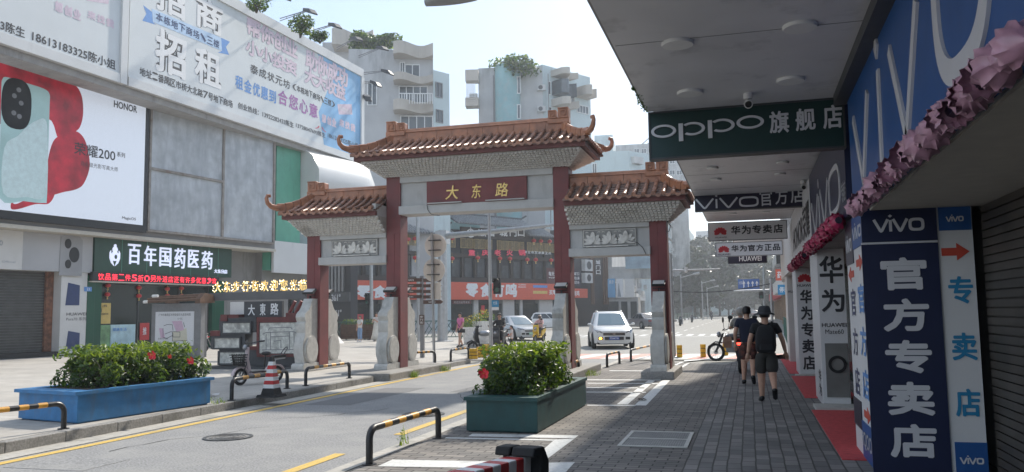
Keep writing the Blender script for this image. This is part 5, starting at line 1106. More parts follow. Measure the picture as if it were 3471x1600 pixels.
signal_head(t,gy(1684,980,p.y-.15).x,p.y-.15,z(997),.27,z(943)-z(997))
mb=MB(); mb.box(p.x,p.y-.12,z(960),gy(1684,980,p.y).x,p.y-.06,z(957)); build('bracket',mb,M['steel'],t)
f=F((0,p.y-.12,0),(1,0,0)); a0,b1=f.hit(1667,1018); a1,b0=f.hit(1690,1040); mb=MB(); mb.fb(f,a0,b0,a1,b1,-.02,.0); q_=build('street_plate',mb,M['rblue'],t); mb=MB(); lett(mb,f,'大东路',a0+.05,b0+.08,a1-.05,b1-.04,.004); build('lettering',mb,M['whiteink'],q_); mb=MB(); mb.fb(f,a0,b0-.12,a1,b0-.01,-.02,0); build('street_plate_lower',mb,M['whiteboard'],t)
t,p,q=pole('thick steel mast whose long arm crosses the gate opening',1500,1157,.15,1500,780,.30,'mast_arm_pole','signal mast')
e=gy(1880,762,p.y-4); mb=MB(); mb.tube([V((q.x,q.y,q.z-.35)),V(((q.x+e.x)/2,(q.y+e.y)/2,(q.z+e.z)/2-.2)),e],[.19,.14,.08],10); mb.box(q.x-.33,q.y-.33,q.z-.8,q.x+.33,q.y+.33,q.z-.05); build('arm',mb,M['steel'],t,smooth=40)
t,p,q=pole('slim grey pole left of the two round sign backs',1420,1158,.15,1415,690,.11,'lamp_pole','lamp post')
t,p,q=pole('grey pole seen through the left side arch',1260,1150,.15,1258,880,.13,'lamp_pole','lamp post'); signal_head(t,p.x-.25,p.y-.2,2.3,.3,.8)
t,p,q=pole('grey pole standing right behind far right pillar',2285,1212,0,2272,860,.07,'lamp_pole','lamp post')
e=gy(2440,912,p.y); s0=gy(2272,917,p.y); mb=MB(); mb.tube([s0,e],[.035,.025],8); build('arm',mb,M['steel'],t); mb=MB(); c=gy(2325,908,p.y); mb.cyl(c-V((0,0,.1)),c+V((0,0,.02)),.05,n=10); mb.sph(c-V((0,0,.12)),.06); build('camera',mb,M['white'],t)
# street lamp head hanging in from the top edge
p=gz(1520,-20,7.4); q=V((p.x+.35,p.y+.2,p.z)); t=thing('street_lamp','grey street lamp head hanging in from photo top edge','street lamp',(-4.3,p.y+2.0,0)); M['lampshell']=P('lamp_grey',(.30,.31,.32),.4,var=.1)
c=gy(1525,2,p.y); mb=MB(); rings=[]
for k in range(9):
    s_=k/8; w_=.16*math.sin(math.pi*min(1,.08+s_*.8))+.05; rings.append([c+V((-.46+.95*s_,0,.02))+V((0,w_*math.cos(a),.07*math.sin(a)*(1.4 if math.sin(a)>0 else 1))) for a in [6.283*j/14 for j in range(14)]])
mb.loft(rings); build('lamp_head',mb,M['lampshell'],t,smooth=60); mb=MB(); mb.tube([c+V((.4,0,.05)),c+V((1.2,.2,.8)),V((-4.3,p.y+2.0,7.2)),V((-4.3,p.y+2.0,7.0))],[.05,.05,.06,.07],8) if False else mb.tube([c+V((.4,0,.05)),c+V((.9,.15,.35)),c+V((1.2,.2,1.0)),c+V((1.3,.25,3.0))],[.05,.05,.06,.07],8); build('lamp_arm',mb,M['steel'],t)
# green fence at the far plaza edge
def fencerun(lab,a,b,z,h,n,mat):
    a,b=V((*a,z)),V((*b,z)); t=thing('street_fence',lab,'fence',(a+b)/2); d=(b-a)/n; f=F(a,b-a); w_=d.length; mb=MB()
    for i in range(n+1): mb.fb(f,w_*i-.04,0,w_*i+.04,h+.08,-.04,.04)
    build('post',mb,mat,t); mb=MB(); mb.fb(f,.041,h-.06,w_*n-.041,h,-.025,.025); mb.fb(f,.041,.12,w_*n-.041,.17,-.025,.025); build('rail',mb,mat,t); mb=MB()
    for i in range(n):
        for (x0,y0,x1,y1) in ((.06,.18,.5,h-.07),(.5,.18,.94,h-.07),(.5,h-.07,.06,.18),(.94,h-.07,.5,.18),(.25,.18,.75,h-.07),(.75,.18,.25,h-.07)): mb.stroke(f,[(w_*(i+x0),y0),(w_*(i+x1),y1)],.035,-.012+.002*((x0+x1)*3),.012)
    build('lattice',mb,mat,t)
M['fencegreen']=P('fence_green',(.035,.11,.085),.5,var=.15)
fencerun('green lattice street fence behind the poles at far plaza edge',(-26,48.0),(-14.4,48.0),.15,1.15,9,M['fencegreen'])
# flower tubs beside the fence and slatted planter
def tub(u,v,r,h,lab,hh):
    p=gz(u,v,.15); t=thing('flower_tub',lab,'flower tub',p,'white woven flower tubs'); mb=MB(); rings=[(r*.8,0)]+[(r*(.82+.18*i/8)+(.012 if i%2 else 0),h*i/8) for i in range(1,9)]+[(r*.9,h),(r*.88,h-.05)]; mb.lathe(p,rings,18); build('tub',mb,M['dougong'],t)
    mb=MB(); leaves(mb,p+V((0,0,h+hh*.4)),r*1.0,r,hh*.6,260,.13,[1,1,2],random,.35); build('foliage',mb,LM,t); mb=MB(); leaves(mb,p+V((0,0,h+hh*.75)),r*.85,r*.8,hh*.5,110,.09,[0],random,.6); build('yellow_bloom',mb,P('yellow_bloom',(.62,.42,.02),.5,var=.3,scale=12),t)
tub(1603,1165,.55,.85,'shorter white woven tub of yellow flowers left of tall tub',.5); tub(1640,1164,.62,1.15,'tall white woven tub of yellow flowers by the signal pole',.5)
fR=F(gz(1155,1152,.15),(1,.05,0)); t=thing('slatted_planter','brown slatted wooden planter with low shrubs before the far cars','planter',fR.p(1.7,0,0)); mb=MB()
for k in range(8): mb.fb(fR,0,.05+.115*k,3.9,.15+.115*k,-.9,0)
for a in (0,1.0,1.95,2.9,3.86): mb.fb(fR,a,0,a+.07,.98,.001,.03)
build('slats',mb,M['wood'],t); mb=MB()
for k in range(14): leaves(mb,fR.p(.2+.27*k,1.1,-.45),.3,.35,.22,60,.14,[0,1,1,2],random,.5)
build('foliage',mb,LM,t)
solo('white_base_block',MB().hexa([gz(u,v,.15) for u,v in ((1120,1166),(1168,1164),(1140,1150),(1112,1150))]+[gz(u,v,.15)+V((0,0,.5)) for u,v in ((1128,1162),(1140,1161),(1135,1152),(1120,1152))]),M['dougong'],'low white tapered block on plaza behind left gate pillar','block')
# ================================================================ VEHICLES
def place(t,x,y,z,rz,s=1): t.location=(x,y,z); t.rotation_euler=(0,0,rz); t.scale=(s,s,s)
def paint(n,c,**k): return P(n,c,.28,var=.02,spec=.5,coat=.6,**k)
CARM=dict(white=paint('car_white',(.68,.68,.67)),silver=paint('car_silver',(.50,.51,.52),metal=.2),grey=paint('car_grey',(.14,.14,.15)),dark=paint('car_dark',(.025,.027,.03)),red=paint('car_red',(.3,.03,.03)))
M['headlight']=P('headlight',(.30,.31,.33),.10,metal=.3,var=.05); M['taillight']=P('taillight',(.4,.02,.02),.2,var=0); M['indicator']=P('amber_light',(1,.45,.05),.3,var=0,emit=(1,.42,.04),es=5); M['taillit']=P('tail_lit',(.7,.02,.02),.3,var=0,emit=(1,.05,.03),es=3)
M['plate_blue']=P('plate_blue',(.02,.07,.33),.4,var=0); M['plate_green']=P('plate_green',(.25,.5,.33),.4,var=0)
def car(name,lab,mat,L_,W_,H_,suv,front=True,plate=None,signal=False,cat='car'):
    t=thing(name,lab,cat,(0,0,0)); w=W_/2; belt=.62*H_ if suv else .63*H_; hood=.60*H_ if suv else .60*H_; tail=.60*H_ if suv else .66*H_
    xs=[-.5,-.485,-.42,-.25,.1,.22,.36,.455,.495,.5]
    tops=[.42*H_,tail*.93,tail if not suv else belt,belt,belt,belt*.985,hood*.955,hood*.88,.47*H_,.38*H_]
    ws=[.78,.90,.97,1,1,1,.985,.92,.80,.76]; bs=[.34,.24,.2,.2,.2,.2,.2,.2,.24,.32]
    mb=MB(); rings=[]
    for x,zt,ww,zb in zip(xs,tops,ws,bs):
        q=ww*w; h=[(q*.80,zb),(q*.97,zb+.06),(q*1.0,zb+(zt-zb)*.45),(q*.985,zb+(zt-zb)*.75),(q*.93,zt-.05),(q*.84,zt),(q*.4,zt+.012)]
        rings.append([V((x*L_,-y,z)) for y,z in h]+[V((x*L_,y,z)) for y,z in h[::-1]])
    mb.loft(rings); build('body',mb,mat,t,smooth=38)
    # cabin
    xr0,xr1=(-.475,.25) if suv else (-.42,.235); xt0,xt1=(-.40,.0) if suv else (-.20,-.01)
    def outline(x0,x1,yw,z): return [V((x0*L_,-yw*.92,z)),V(((x0*.97+x1*.03)*L_,-yw,z)),V(((x0*.1+x1*.9)*L_,-yw*.985,z)),V((x1*L_,-yw*.80,z)),V(((x1+.012)*L_,0,z)),V((x1*L_,yw*.80,z)),V(((x0*.1+x1*.9)*L_,yw*.985,z)),V(((x0*.97+x1*.03)*L_,yw,z)),V((x0*L_,yw*.92,z)),V(((x0-.01)*L_,0,z))]
    lo=outline(xr0,xr1,w*.93,belt-.03); hi=outline(xt0,xt1,w*.71,H_-.07); top=outline(xt0*.9+xt1*.1,xt1*.9+xt0*.1,w*.60,H_)
    mb=MB(); mb.loft([lo,hi,top]); build('cabin',mb,mat,t,smooth=38)
    n=lambda p,k=.012:p+V((0,0,k*.3))
    def pane(nm,i,j,a=.06,b=.10,c=.90,out=.012):
        aL,aR=a if isinstance(a,tuple) else (a,a)
        A,B,C,D_=lo[i],lo[j],hi[j],hi[i]; nr=(B-A).cross(D_-A).normalized(); cen=V((0,0,H_*.5)); 
        if nr.dot((A+C)/2-cen)<0: nr=-nr
        g=lambda u,v:(A.lerp(B,u)).lerp(D_.lerp(C,u),v)+nr*out
        return [g(aL,b),g(1-aR,b),g(1-aR,c),g(aL,c)]
    def panes(nm,prs):
        mb=MB()
        for q in prs: mb.flat(pane(nm,*q))
        build(nm,mb,M['blueglass'] if nm=='windscreen' else M['darkglass'],t)
    panes('windscreen',[(3,4,(.04,-.003),.06,.94),(4,5,(-.003,.04),.06,.94)]); panes('rear_window',[(9,0,(-.003,.06),.16,.9),(8,9,(.06,-.003),.16,.9)])
    panes('side_window',[(1,2,.05,.14,.92)]); panes('side_window',[(6,7,.05,.14,.92)])
    mb=MB()
    for s in (-1,1):
        for q in (.40,.70): p0=lo[1 if s<0 else 7].lerp(lo[2 if s<0 else 6],q); p1=hi[1 if s<0 else 7].lerp(hi[2 if s<0 else 6],q); o=V((0,s*.02,0)); mb.tube([p0+o,p1+o],.03,4)
    build('door_pillar',mb,mat,t)
    wr=.235*H_ if not suv else .21*H_; 
    for x in (-.30,.305):
        for s in (-1,1):
            c=V((x*L_,s*w*.90,wr)); mb=MB(); mb.lathe(c,[(wr*1.16,-s*.06) if s>0 else (wr*1.16,.06),(wr*1.16,s*w*.105),(wr*.2,s*w*.105)],22,1); build('wheel_arch',mb,M['black'],t)
            mb=MB(); prof=[(wr*.62,-.10),(wr*.93,-.10),(wr,-.06),(wr,.06),(wr*.93,.10),(wr*.64,.10),(wr*.60,.07),(.01,.07)]; mb.lathe(c+V((0,s*w*.03,0)),[(r,s*h) for r,h in prof],22,1); wh=build('wheel',mb,M['rubber'],t,smooth=40)
            mb=MB(); fy=F(c+V((0,s*(w*.03+.075),0)),(-s,0,0)); mb.ring(fy,0,0,wr*.62,wr*.62,wr*.54,wr*.54,0,.02,20)
            for k in range(5): a=6.283*k/5; mb.stroke(fy,[(0,0),(math.cos(a)*wr*.56,math.sin(a)*wr*.56)],wr*.16,0,.018+.0005*k)
            build('rim',mb,M['steel'],wh)
    ff=F((L_*.5,0,0),(0,1,0)); fr=F((-L_*.5,0,0),(0,-1,0))
    mb=MB(); mb.fb(ff,-w*.52,.36*H_,w*.52,.43*H_,-.12,.012); mb.fb(ff,-w*.46,.24*H_,w*.46,.325*H_,-.12,.02); mb.fb(ff,-w*.76,.25*H_,-w*.54,.32*H_,-.25,.012); mb.fb(ff,w*.54,.25*H_,w*.76,.32*H_,-.25,.012); build('grille',mb,M['black'],t)
    mb=MB(); mb.fb(ff,-w*.50,.392*H_,w*.50,.40*H_,.0125,.02); mb.fb(ff,-w*.5,.425*H_,w*.5,.435*H_,.0125,.02); build('grille_bar',mb,M['chrome'],t)
    mb=MB(); mb.fb(ff,-w*.80,.12*H_,w*.80,.20*H_,-.4,-.03); mb.fb(fr,-w*.85,.14*H_,w*.85,.22*H_,-.4,-.0); build('lower_bumper',mb,M['black'],t)
    for s in (-1,1):
        mb=MB(); q=[(s*w*.52,.42*H_),(s*w*.80,.43*H_),(s*w*.93,.52*H_),(s*w*.66,.485*H_)]; P3=[V((L_*(.5-.02*max(0,abs(a)/w-.5)-(.30*(abs(a)/w-.78) if abs(a)>w*.78 else 0))+.012,a*(1.0 if abs(a)<.85*w else 1.02),b)) for a,b in q]; P3=P3 if s>0 else P3[::-1]; mb.loft([[p-V((.16,0,0)) for p in P3],P3]); build('headlight',mb,M['headlight'],t)
        mb=MB(); mb.fb(fr,s*w*.62-.12,.46*H_,s*w*.62+.14,.56*H_,-.12,.012) if suv else mb.fb(fr,s*w*.55-.2,.47*H_,s*w*.55+.2,.53*H_,-.12,.012); build('taillight',mb,M['taillight'],t)
        c=V((L_*.165,s*w*1.09,belt+.05)); mb=MB(); mb.sph(c,.045,.095,.06,10,6); mb.tube([c-V((0,s*.1,.02)),V((L_*.165,s*w*.9,belt-.01))],.025,5); build('side_mirror',mb,mat,t,smooth=True)
    if not suv: mb=MB(); mb.fb(fr,-w*.4,.48*H_,w*.4,.515*H_,-.05,.01); build('light_bar',mb,M['taillight'],t)
    if suv: 
        mb=MB()
        for s in (-1,1): mb.tube([V((-.37*L_,s*w*.60,H_-.02)),V((-.33*L_,s*w*.62,H_+.035)),V((-.06*L_,s*w*.62,H_+.035)),V((-.01*L_,s*w*.60,H_-.03))],.018,5)
        build('roof_rail',mb,M['steel'],t)
    if plate:
        for fx,bz in ((ff,.245*H_),(fr,.36*H_)):
            mb=MB(); mb.fb(fx,-.23,bz,.23,bz+.14,.0205,.032); q=build('number_plate',mb,M[plate[1]],t); mb=MB(); lett(mb,fx,plate[0],-.2,bz+.025,.2,bz+.115,.034,.008); build('lettering',mb,M['whiteink'],q)
    if signal: mb=MB(); mb.sph(V((L_*.503,-w*.66,.285*H_)),.03,.07,.05); build('indicator',mb,M['indicator'],t)
    if front and suv: mb=MB(); mb.disc(ff,0,.398*H_,.075,.035,.021,.03,18); build('badge',mb,M['chrome'],t)
    return t
t=car('parked_car' if False else 'suv','white SUV facing the camera with blue number plate and lit amber indicator',CARM['white'],4.5,1.88,1.70,True,plate=('粤EM79R','plate_blue'),signal=True)
place(t,-6.45,39.6,0,R(-90+14))
t=car('sedan','silver saloon car turning behind the riders by the signal pole',CARM['silver'],4.65,1.84,1.52,False,plate=('粤A·D8826','plate_green')); place(t,-14.1,50.6,0,R(-52))
t=car('suv','white SUV seen side on before the orange snack shop front',CARM['white'],4.7,1.88,1.70,True); place(t,-18.6,80.0,0,R(2))
t=car('sedan','dark grey saloon seen from behind beside the far right pillar',CARM['grey'],4.9,1.92,1.52,False,plate=('粤A·B8K20','plate_green')); place(t,-10.1,81.5,0,R(128))
t=car('sedan','white car half hidden behind the slatted wooden planter',CARM['white'],4.6,1.82,1.50,False); place(t,-31.5,61,0,R(-12))
t=car('suv','distant dark SUV in the road before the trees',CARM['dark'],4.8,1.95,1.75,True); place(t,-2.6,196,0,R(80))
t=car('sedan','distant dark car following the dark SUV far down the road',CARM['dark'],4.6,1.85,1.55,False); place(t,1.0,188,0,R(95))
def truck():
    t=thing('box_truck','distant pale box truck far down the road above walkers heads','truck',(0,0,0)); mb=MB(); mb.box(-2.2,-1.05,.9,1.2,1.05,3.0); build('cargo_box',mb,M['offwhite'],t); mb=MB(); mb.loft([[V((1.25,y,z)) for y,z in ((-.95,.5),(.95,.5),(.95,2.3),(-.95,2.3))],[V((2.5,y,z)) for y,z in ((-.9,.5),(.9,.5),(.9,1.3),(-.9,1.3))]]); build('cab',mb,CARM['white'],t); 
    for x in (-1.4,1.7):
        mb=MB(); mb.lathe((x,0,.42),[(.42,-1),(.42,1)],14,1); build('wheel',mb,M['rubber'],t)
    place(t,2.6,215,0,R(90))
truck()
# two wheelers ---------------------------------------------------------------- local: +X forward
def tyre(mb,c,r,w,n=24): mb.lathe(c,[(r-w*1.1,-w*.5),(r-w*.3,-w*.62),(r,-w*.2),(r,w*.2),(r-w*.3,w*.62),(r-w*1.1,w*.5)],n,1,False)
def wheel(t,x,r,w,spokes=6,tl=False):
    mb=MB(); tyre(mb,V((x,0,r)),r,w); wh=build('wheel',mb,M['rubber'],t,smooth=50); mb=MB(); f=F((x,-.012,r),(1,0,0)); mb.ring(f,0,0,r-w,r-w,r-w*1.35,r-w*1.35,-.03,.006,20); mb.disc(f,0,0,r*.22,r*.22,-.05,.026,12)
    for k in range(spokes): a=6.283*k/spokes; mb.stroke(f,[(0,0),(math.cos(a)*(r-w),math.sin(a)*(r-w))],.022 if spokes<9 else .006,-.016,.0+.0004*k)
    build('rim',mb,M['steel'],wh)
def scooter(name,lab,mat,moped=False,basket=False,mirrors=False,topbox=False,lit=False,cat='scooter',big=1.0,seat2=None):
    t=thing(name,lab,cat,(0,0,0)); r=.215*big; wb=.62*big
    wheel(t,wb,r,.075); wheel(t,-wb,r,.085)
    f=F((0,0,0),(1,0,0)); S=lambda l:[(x*big,z*big) for x,z in l]
    mb=MB()   # front shield, leg board, rear body
    mb.poly(f.at(0,0,0),S([(.50,.42),(.58,.60),(.50,.95),(.44,1.0),(.40,.93),(.40,.62),(.34,.33)]),-.17,.17)
    mb.poly(f,S([(.38,.25),(.40,.34),(-.12,.34),(-.14,.25)]),-.15,.15)
    mb.poly(f,S([(-.10,.33),(-.18,.60),(-.30,.70),(-.75,.76),(-.82,.66),(-.62,.50),(-.36,.36)]),-.13,.13); build('body_panel',mb,mat,t,bevel=.03)
    mb=MB(); mb.poly(f,S([(.42,.36),(.66,.50),(.84,.42),(.86,.30),(.82,.36),(.68,.44),(.50,.34)]),-.06,.06); build('front_mudguard',mb,mat,t,bevel=.015)
    mb=MB(); mb.poly(f,S([(-.08,.70),(-.16,.79),(-.40,.80),(-.78,.86),(-.82,.80),(-.74,.755),(-.28,.70)]),-.135,.135); build('seat',mb,seat2 or M['black'],t,bevel=.03)
    mb=MB(); 
    for s in (-.055,.055): mb.tube([V((wb,s,r)),V((.50*big,s,.5*big)),V((.44*big,0,.96*big))],.018,6)
    build('fork',mb,M['darkgrey'],t)
    mb=MB(); mb.tube([V((.34*big,-.33,1.04*big)),V((.42*big,-.18,1.03*big)),V((.44*big,0,.99*big)),V((.42*big,.18,1.03*big)),V((.34*big,.33,1.04*big))],.016,7); mb.box(.38*big,-.10,.96*big,.47*big,.10,1.05*big); h=build('handlebar',mb,M['black'],t)
    mb=MB()
    for s in (-1,1): mb.tube([V((.36*big,s*.24,1.038*big)),V((.315*big,s*.37,1.043*big))],.021,8)
    build('grip',mb,M['rubber'],h)
    mb=MB(); mb.sph(V((.545*big,0,.78*big)),.05,.085,.075); build('headlight',mb,M['headlight'],t,smooth=True)
    mb=MB(); mb.box(-.85*big,-.07,.66*big,-.80*big,.07,.72*big); build('taillight',mb,M['taillit'] if lit else M['taillight'],t)
    mb=MB(); mb.tube([V((-.55*big,-.12,.80*big)),V((-.92*big,-.10,.90*big)),V((-.92*big,.10,.90*big)),V((-.55*big,.12,.80*big))],.014,6); mb.poly(f,S([(-.86,.50),(-.80,.62),(-.90,.34),(-.94,.30)]),-.06,.06); build('rear_rack',mb,M['black'],t)
    if mirrors:
        for s in (-1,1):
            mb=MB(); mb.tube([V((.40*big,s*.2,1.04*big)),V((.40*big,s*.30,1.22*big))],.008,5); mb.sph(V((.40*big,s*.33,1.28*big)),.02,.075,.06); build('side_mirror',mb,M['black'],t)
    if basket:
        mb=MB()
        for z in (.52,.58,.64,.70,.76): 
            k=.10+.06*(z-.52)/.24; mb.tube([V((.66-k*.8,-k-.03,z)),V((.66+k+.04,-k-.03,z)),V((.66+k+.04,k+.03,z)),V((.66-k*.8,k+.03,z)),V((.66-k*.8,-k-.03,z))],.009,4)
        for k in range(14): a=6.283*k/14; mb.tube([V((.68+.13*math.cos(a),.12*math.sin(a),.50)),V((.68+.18*math.cos(a),.18*math.sin(a),.77))],.007,4)
        mb.box(.57,-.12,.50,.80,.12,.51); build('basket',mb,M['black'],t)
    if topbox: mb=MB(); mb.box(-.98*big,-.2,.86*big,-.62*big,.2,1.14*big); build('top_box',mb,M['black'],t,bevel=.04)
    return t
PINK=P('scooter_pink',(.50,.36,.38),.35,var=.05)
def ebike(lab,mat):
    t=thing('electric_scooter',lab,'scooter',(0,0,0)); r=.205; wb=.56; wheel(t,wb,r,.06,5); wheel(t,-wb,r,.065,5); f=F((0,0,0),(1,0,0))
    mb=MB(); mb.poly(f,[(.34,.30),(.42,.62),(.38,.92),(.33,.92),(.34,.62),(.26,.34)],-.055,.055); mb.poly(f,[(.30,.20),(.30,.29),(-.22,.29),(-.30,.40),(-.38,.38),(-.30,.20)],-.10,.10); build('body_panel',mb,mat,t,bevel=.02)
    mb=MB(); mb.box(-.2,-.11,.291,.27,.11,.315); mb.box(-.3,-.08,.15,.28,.08,.20); build('foot_board',mb,M['black'],t)
    for x0 in (wb,-wb):
        mb=MB(); mb.poly(f,[(x0+(r+.045)*math.cos(R(a)),r+(r+.045)*math.sin(R(a))) for a in range(10,171,20)]+[(x0+(r+.015)*math.cos(R(a)),r+(r+.015)*math.sin(R(a))) for a in range(170,9,-20)],-.05,.05); build('mudguard',mb,mat,t)
    mb=MB()
    for s_ in (-.05,.05): mb.tube([V((wb,s_,r)),V((.42,s_,.50)),V((.38,0,.62))],.016,6)
    mb.tube([V((.37,0,.6)),V((.33,0,1.0))],.022,8); build('fork',mb,M['darkgrey'],t)
    mb=MB(); mb.tube([V((.20,-.28,1.06)),V((.32,-.1,1.02)),V((.32,.1,1.02)),V((.20,.28,1.06))],.014,6); mb.tube([V((.22,-.24,1.055)),V((.10,-.33,1.07))],.02,6); mb.tube([V((.22,.24,1.055)),V((.10,.33,1.07))],.02,6); build('handlebar',mb,M['black'],t)
    mb=MB(); mb.sph(V((.43,0,.92)),.05,.07,.07); build('headlight',mb,M['headlight'],t,smooth=True)
    mb=MB()
    for z in (.50,.56,.62,.68,.74):
        k=.09+.05*(z-.5)/.24; mb.tube([V((.62-k,-k-.03,z)),V((.62+k,-k-.03,z)),V((.62+k,k+.03,z)),V((.62-k,k+.03,z)),V((.62-k,-k-.03,z))],.012,4)
    for k in range(16): a=6.283*k/16; mb.tube([V((.62+.11*math.cos(a),.12*math.sin(a),.49)),V((.62+.16*math.cos(a),.17*math.sin(a),.76))],.009,4)
    mb.box(.52,-.11,.485,.73,.11,.50); build('basket',mb,M['black'],t)
    mb=MB(); mb.cyl(V((-.16,0,.35)),V((-.20,0,.70)),.02); mb.sph(V((-.22,0,.74)),.14,.10,.055); build('saddle',mb,M['black'],t,smooth=True)
    mb=MB(); mb.tube([V((-.34,-.09,.40)),V((-.46,-.09,.58)),V((-.75,-.09,.60)),V((-.75,.09,.60)),V((-.46,.09,.58)),V((-.34,.09,.40))],.015,6); mb.tube([V((-.56,0,r)),V((-.5,0,.58))],.018,6); build('rear_rack',mb,M['steel'],t)
    mb=MB(); mb.box(-.80,-.10,.615,-.44,.10,.68); build('rear_seat',mb,M['black'],t,bevel=.025)
    mb=MB(); mb.tube([V((-.72,-.06,.68)),V((-.86,-.06,.84)),V((-.90,0,.88)),V((-.86,.06,.84)),V((-.72,.06,.68))],.012,6); build('back_hoop',mb,M['darkgrey'],t)
    return t
t=ebike('pale pink electric bicycle with black basket parked behind the hoop barrier',P('scooter_pink',(.55,.45,.46),.35,var=.05)); place(t,-10.92,16.9,.15,R(-108),.92)
p=gz(640,1196,.15); t=scooter('electric_scooter','small white electric scooter parked at the pharmacy window','x' and CARM['white'],basket=False); place(t,p.x,p.y,.15,R(200))
t=scooter('motor_scooter','black motor scooter with grey leg shield carrying a man',M['black'],mirrors=True,big=1.12); mb=MB(); mb.poly(F((.585,0,0),(0,1,0)),[(-.16,.42),(.16,.42),(.19,.75),(.12,.98),(-.12,.98),(-.19,.75)],0,.05); build('leg_shield',mb,M['darkgrey'],t,bevel=.03)
p=gz(1682,1200,0); place(t,p.x,p.y+.4,0,R(-88)); SCOOT1=(p.x,p.y+.4)
t=scooter('motor_scooter','black motorbike parked with chrome tank just left of the seated man',M['black'],mirrors=True,topbox=False,big=1.1); p=gz(1650,1196,0); mb=MB(); mb.sph(V((.15,0,.82)),.30,.15,.13); build('fuel_tank',mb,M['steel'],t,smooth=True); place(t,p.x-.1,p.y+.5,0,R(-150))
M['scyellow']=paint('scooter_yellow',(.66,.40,.01))
t=scooter('motor_scooter','bright yellow scooter ridden by a woman in a dark visor helmet',M['scyellow'],mirrors=True,big=1.02); mb=MB(); fx=F((.60,0,.66),(0,1,0)); mb.ring(fx,0,.06,.085,.085,.06,.06,0,.02,18); build('lamp_ring',mb,M['chrome'],t); p=gz(1822,1160,0); place(t,p.x,p.y+.4,0,R(-98)); SCOOT2=(p.x,p.y+.4)
t=scooter('motor_scooter','black scooter seen from behind with lit red tail light beside the walkers',M['black'],mirrors=True,lit=True,big=1.15); SCOOT3=(-.22,23.6); place(t,*SCOOT3,0,R(86))
def motorbike(lab,x,y,rz,name='motorbike'):
    t=thing(name,lab,'motorbike',(0,0,0)); wheel(t,.68,.30,.07,14); wheel(t,-.62,.30,.09,14); f=F((0,0,0),(1,0,0))
    mb=MB(); mb.sph(V((.10,0,.80)),.26,.13,.12); build('fuel_tank',mb,CARM['dark'],t,smooth=True)
    mb=MB(); mb.poly(f,[(-.06,.78),(-.16,.84),(-.62,.88),(-.74,.84),(-.70,.78),(-.2,.74)],-.13,.13); build('seat',mb,M['black'],t,bevel=.03)
    mb=MB(); mb.poly(f,[(.30,.30),(.32,.62),(-.24,.66),(-.26,.30)],-.14,.14); mb.tube([V((-.1,-.17,.3)),V((-.85,-.18,.36))],.04,8); build('engine',mb,M['midgrey'],t,bevel=.03)
    mb=MB(); 
    for s in (-.07,.07): mb.tube([V((.68,s,.30)),V((.42,s,.92))],.022,6)
    mb.tube([V((-.62,.06,.30)),V((0,.06,.42)),V((.36,0,.84)),V((-.3,0,.74)),V((-.7,0,.80))],.022,6); build('frame',mb,M['darkgrey'],t)
    mb=MB(); mb.poly(f,[(.42,.63),(.68,.66),(.92,.50),(.96,.38),(.90,.48),(.68,.62),(.46,.59)],-.06,.06); build('mudguard',mb,CARM['dark'],t)
    mb=MB(); mb.tube([V((.26,-.36,1.08)),V((.40,-.12,1.02)),V((.40,.12,1.02)),V((.26,.36,1.08))],.015,6); build('handlebar',mb,M['black'],t); mb=MB(); mb.sph(V((.56,0,.88)),.07,.10,.10); build('headlight',mb,M['headlight'],t,smooth=True)
    for s in (-1,1): mb=MB(); mb.tube([V((.32,s*.2,1.04)),V((.30,s*.34,1.28))],.008,5); mb.sph(V((.30,s*.36,1.36)),.025,.09,.10); build('side_mirror',mb,M['black'],t)
    place(t,x,y,0,rz); return t
motorbike('dark motorbike with spoked front wheel parked across the pavement edge',-.45,28.2,R(165))
def bag(lab,x,y,z,w,h,d,mat,handle=True):
    t=thing('shopping_bag',lab,'bag',(x,y,z)); mb=MB(); mb.loft([[V((x-w*.42,y-d/2,z)),V((x+w*.42,y-d/2,z)),V((x+w*.42,y+d/2,z)),V((x-w*.42,y+d/2,z))],[V((x-w/2,y-d*.6,z+h*.55)),V((x+w/2,y-d*.6,z+h*.6)),V((x+w/2,y+d*.6,z+h*.6)),V((x-w/2,y+d*.6,z+h*.55))],[V((x-w*.46,y-d*.2,z+h)),V((x+w*.44,y-d*.2,z+h*.96)),V((x+w*.44,y+d*.2,z+h*.96)),V((x-w*.46,y+d*.2,z+h))]]); build('bag_body',mb,mat,t); mb=MB(); mb.tube([V((x-w*.25,y,z+h)),V((x-w*.15,y,z+h*1.35)),V((x+w*.15,y,z+h*1.35)),V((x+w*.25,y,z+h))],.008,5); build('handle',mb,mat,t)
bag('tan paper shopping bag hanging at the scooter left of the walkers',-.60,23.4,.66,.24,.30,.12,P('tan_bag',(.42,.25,.17),.7,var=.12)); bag('orange checked shopping bag hanging behind the grey helmeted rider',-.02,22.5,.60,.30,.34,.14,P('orange_bag',(.50,.17,.08),.7,var=.3,scale=14))
# ================================================================ PEOPLE  (local: facing +Y, x to the person's right)
def skinmesh(J,E_,rad,sub=1):
    names=list(J); idx={n:i for i,n in enumerate(names)}
    me=bpy.data.meshes.new('s'); me.from_pydata([J[n] for n in names],[(idx[a],idx[b]) for a,b in E_],[])
    o=bpy.data.objects.new('s',me); sc.collection.objects.link(o); o.modifiers.new('k','SKIN'); 
    sv=me.skin_vertices[0].data
    for n in names: r=rad[n]; sv[idx[n]].radius=r if isinstance(r,tuple) else (r,r); sv[idx[n]].use_root=False
    sv[0].use_root=True; o.modifiers[0].use_smooth_shade=True
    s=o.modifiers.new('u','SUBSURF'); s.levels=sub; s.render_levels=sub
    dg=bpy.context.evaluated_depsgraph_get(); m2=bpy.data.meshes.new_from_object(o.evaluated_get(dg))
    mb=MB(); mb.add([tuple(v.co) for v in m2.vertices],[tuple(p.vertices) for p in m2.polygons])
    bpy.data.objects.remove(o); bpy.data.meshes.remove(me); bpy.data.meshes.remove(m2); return mb
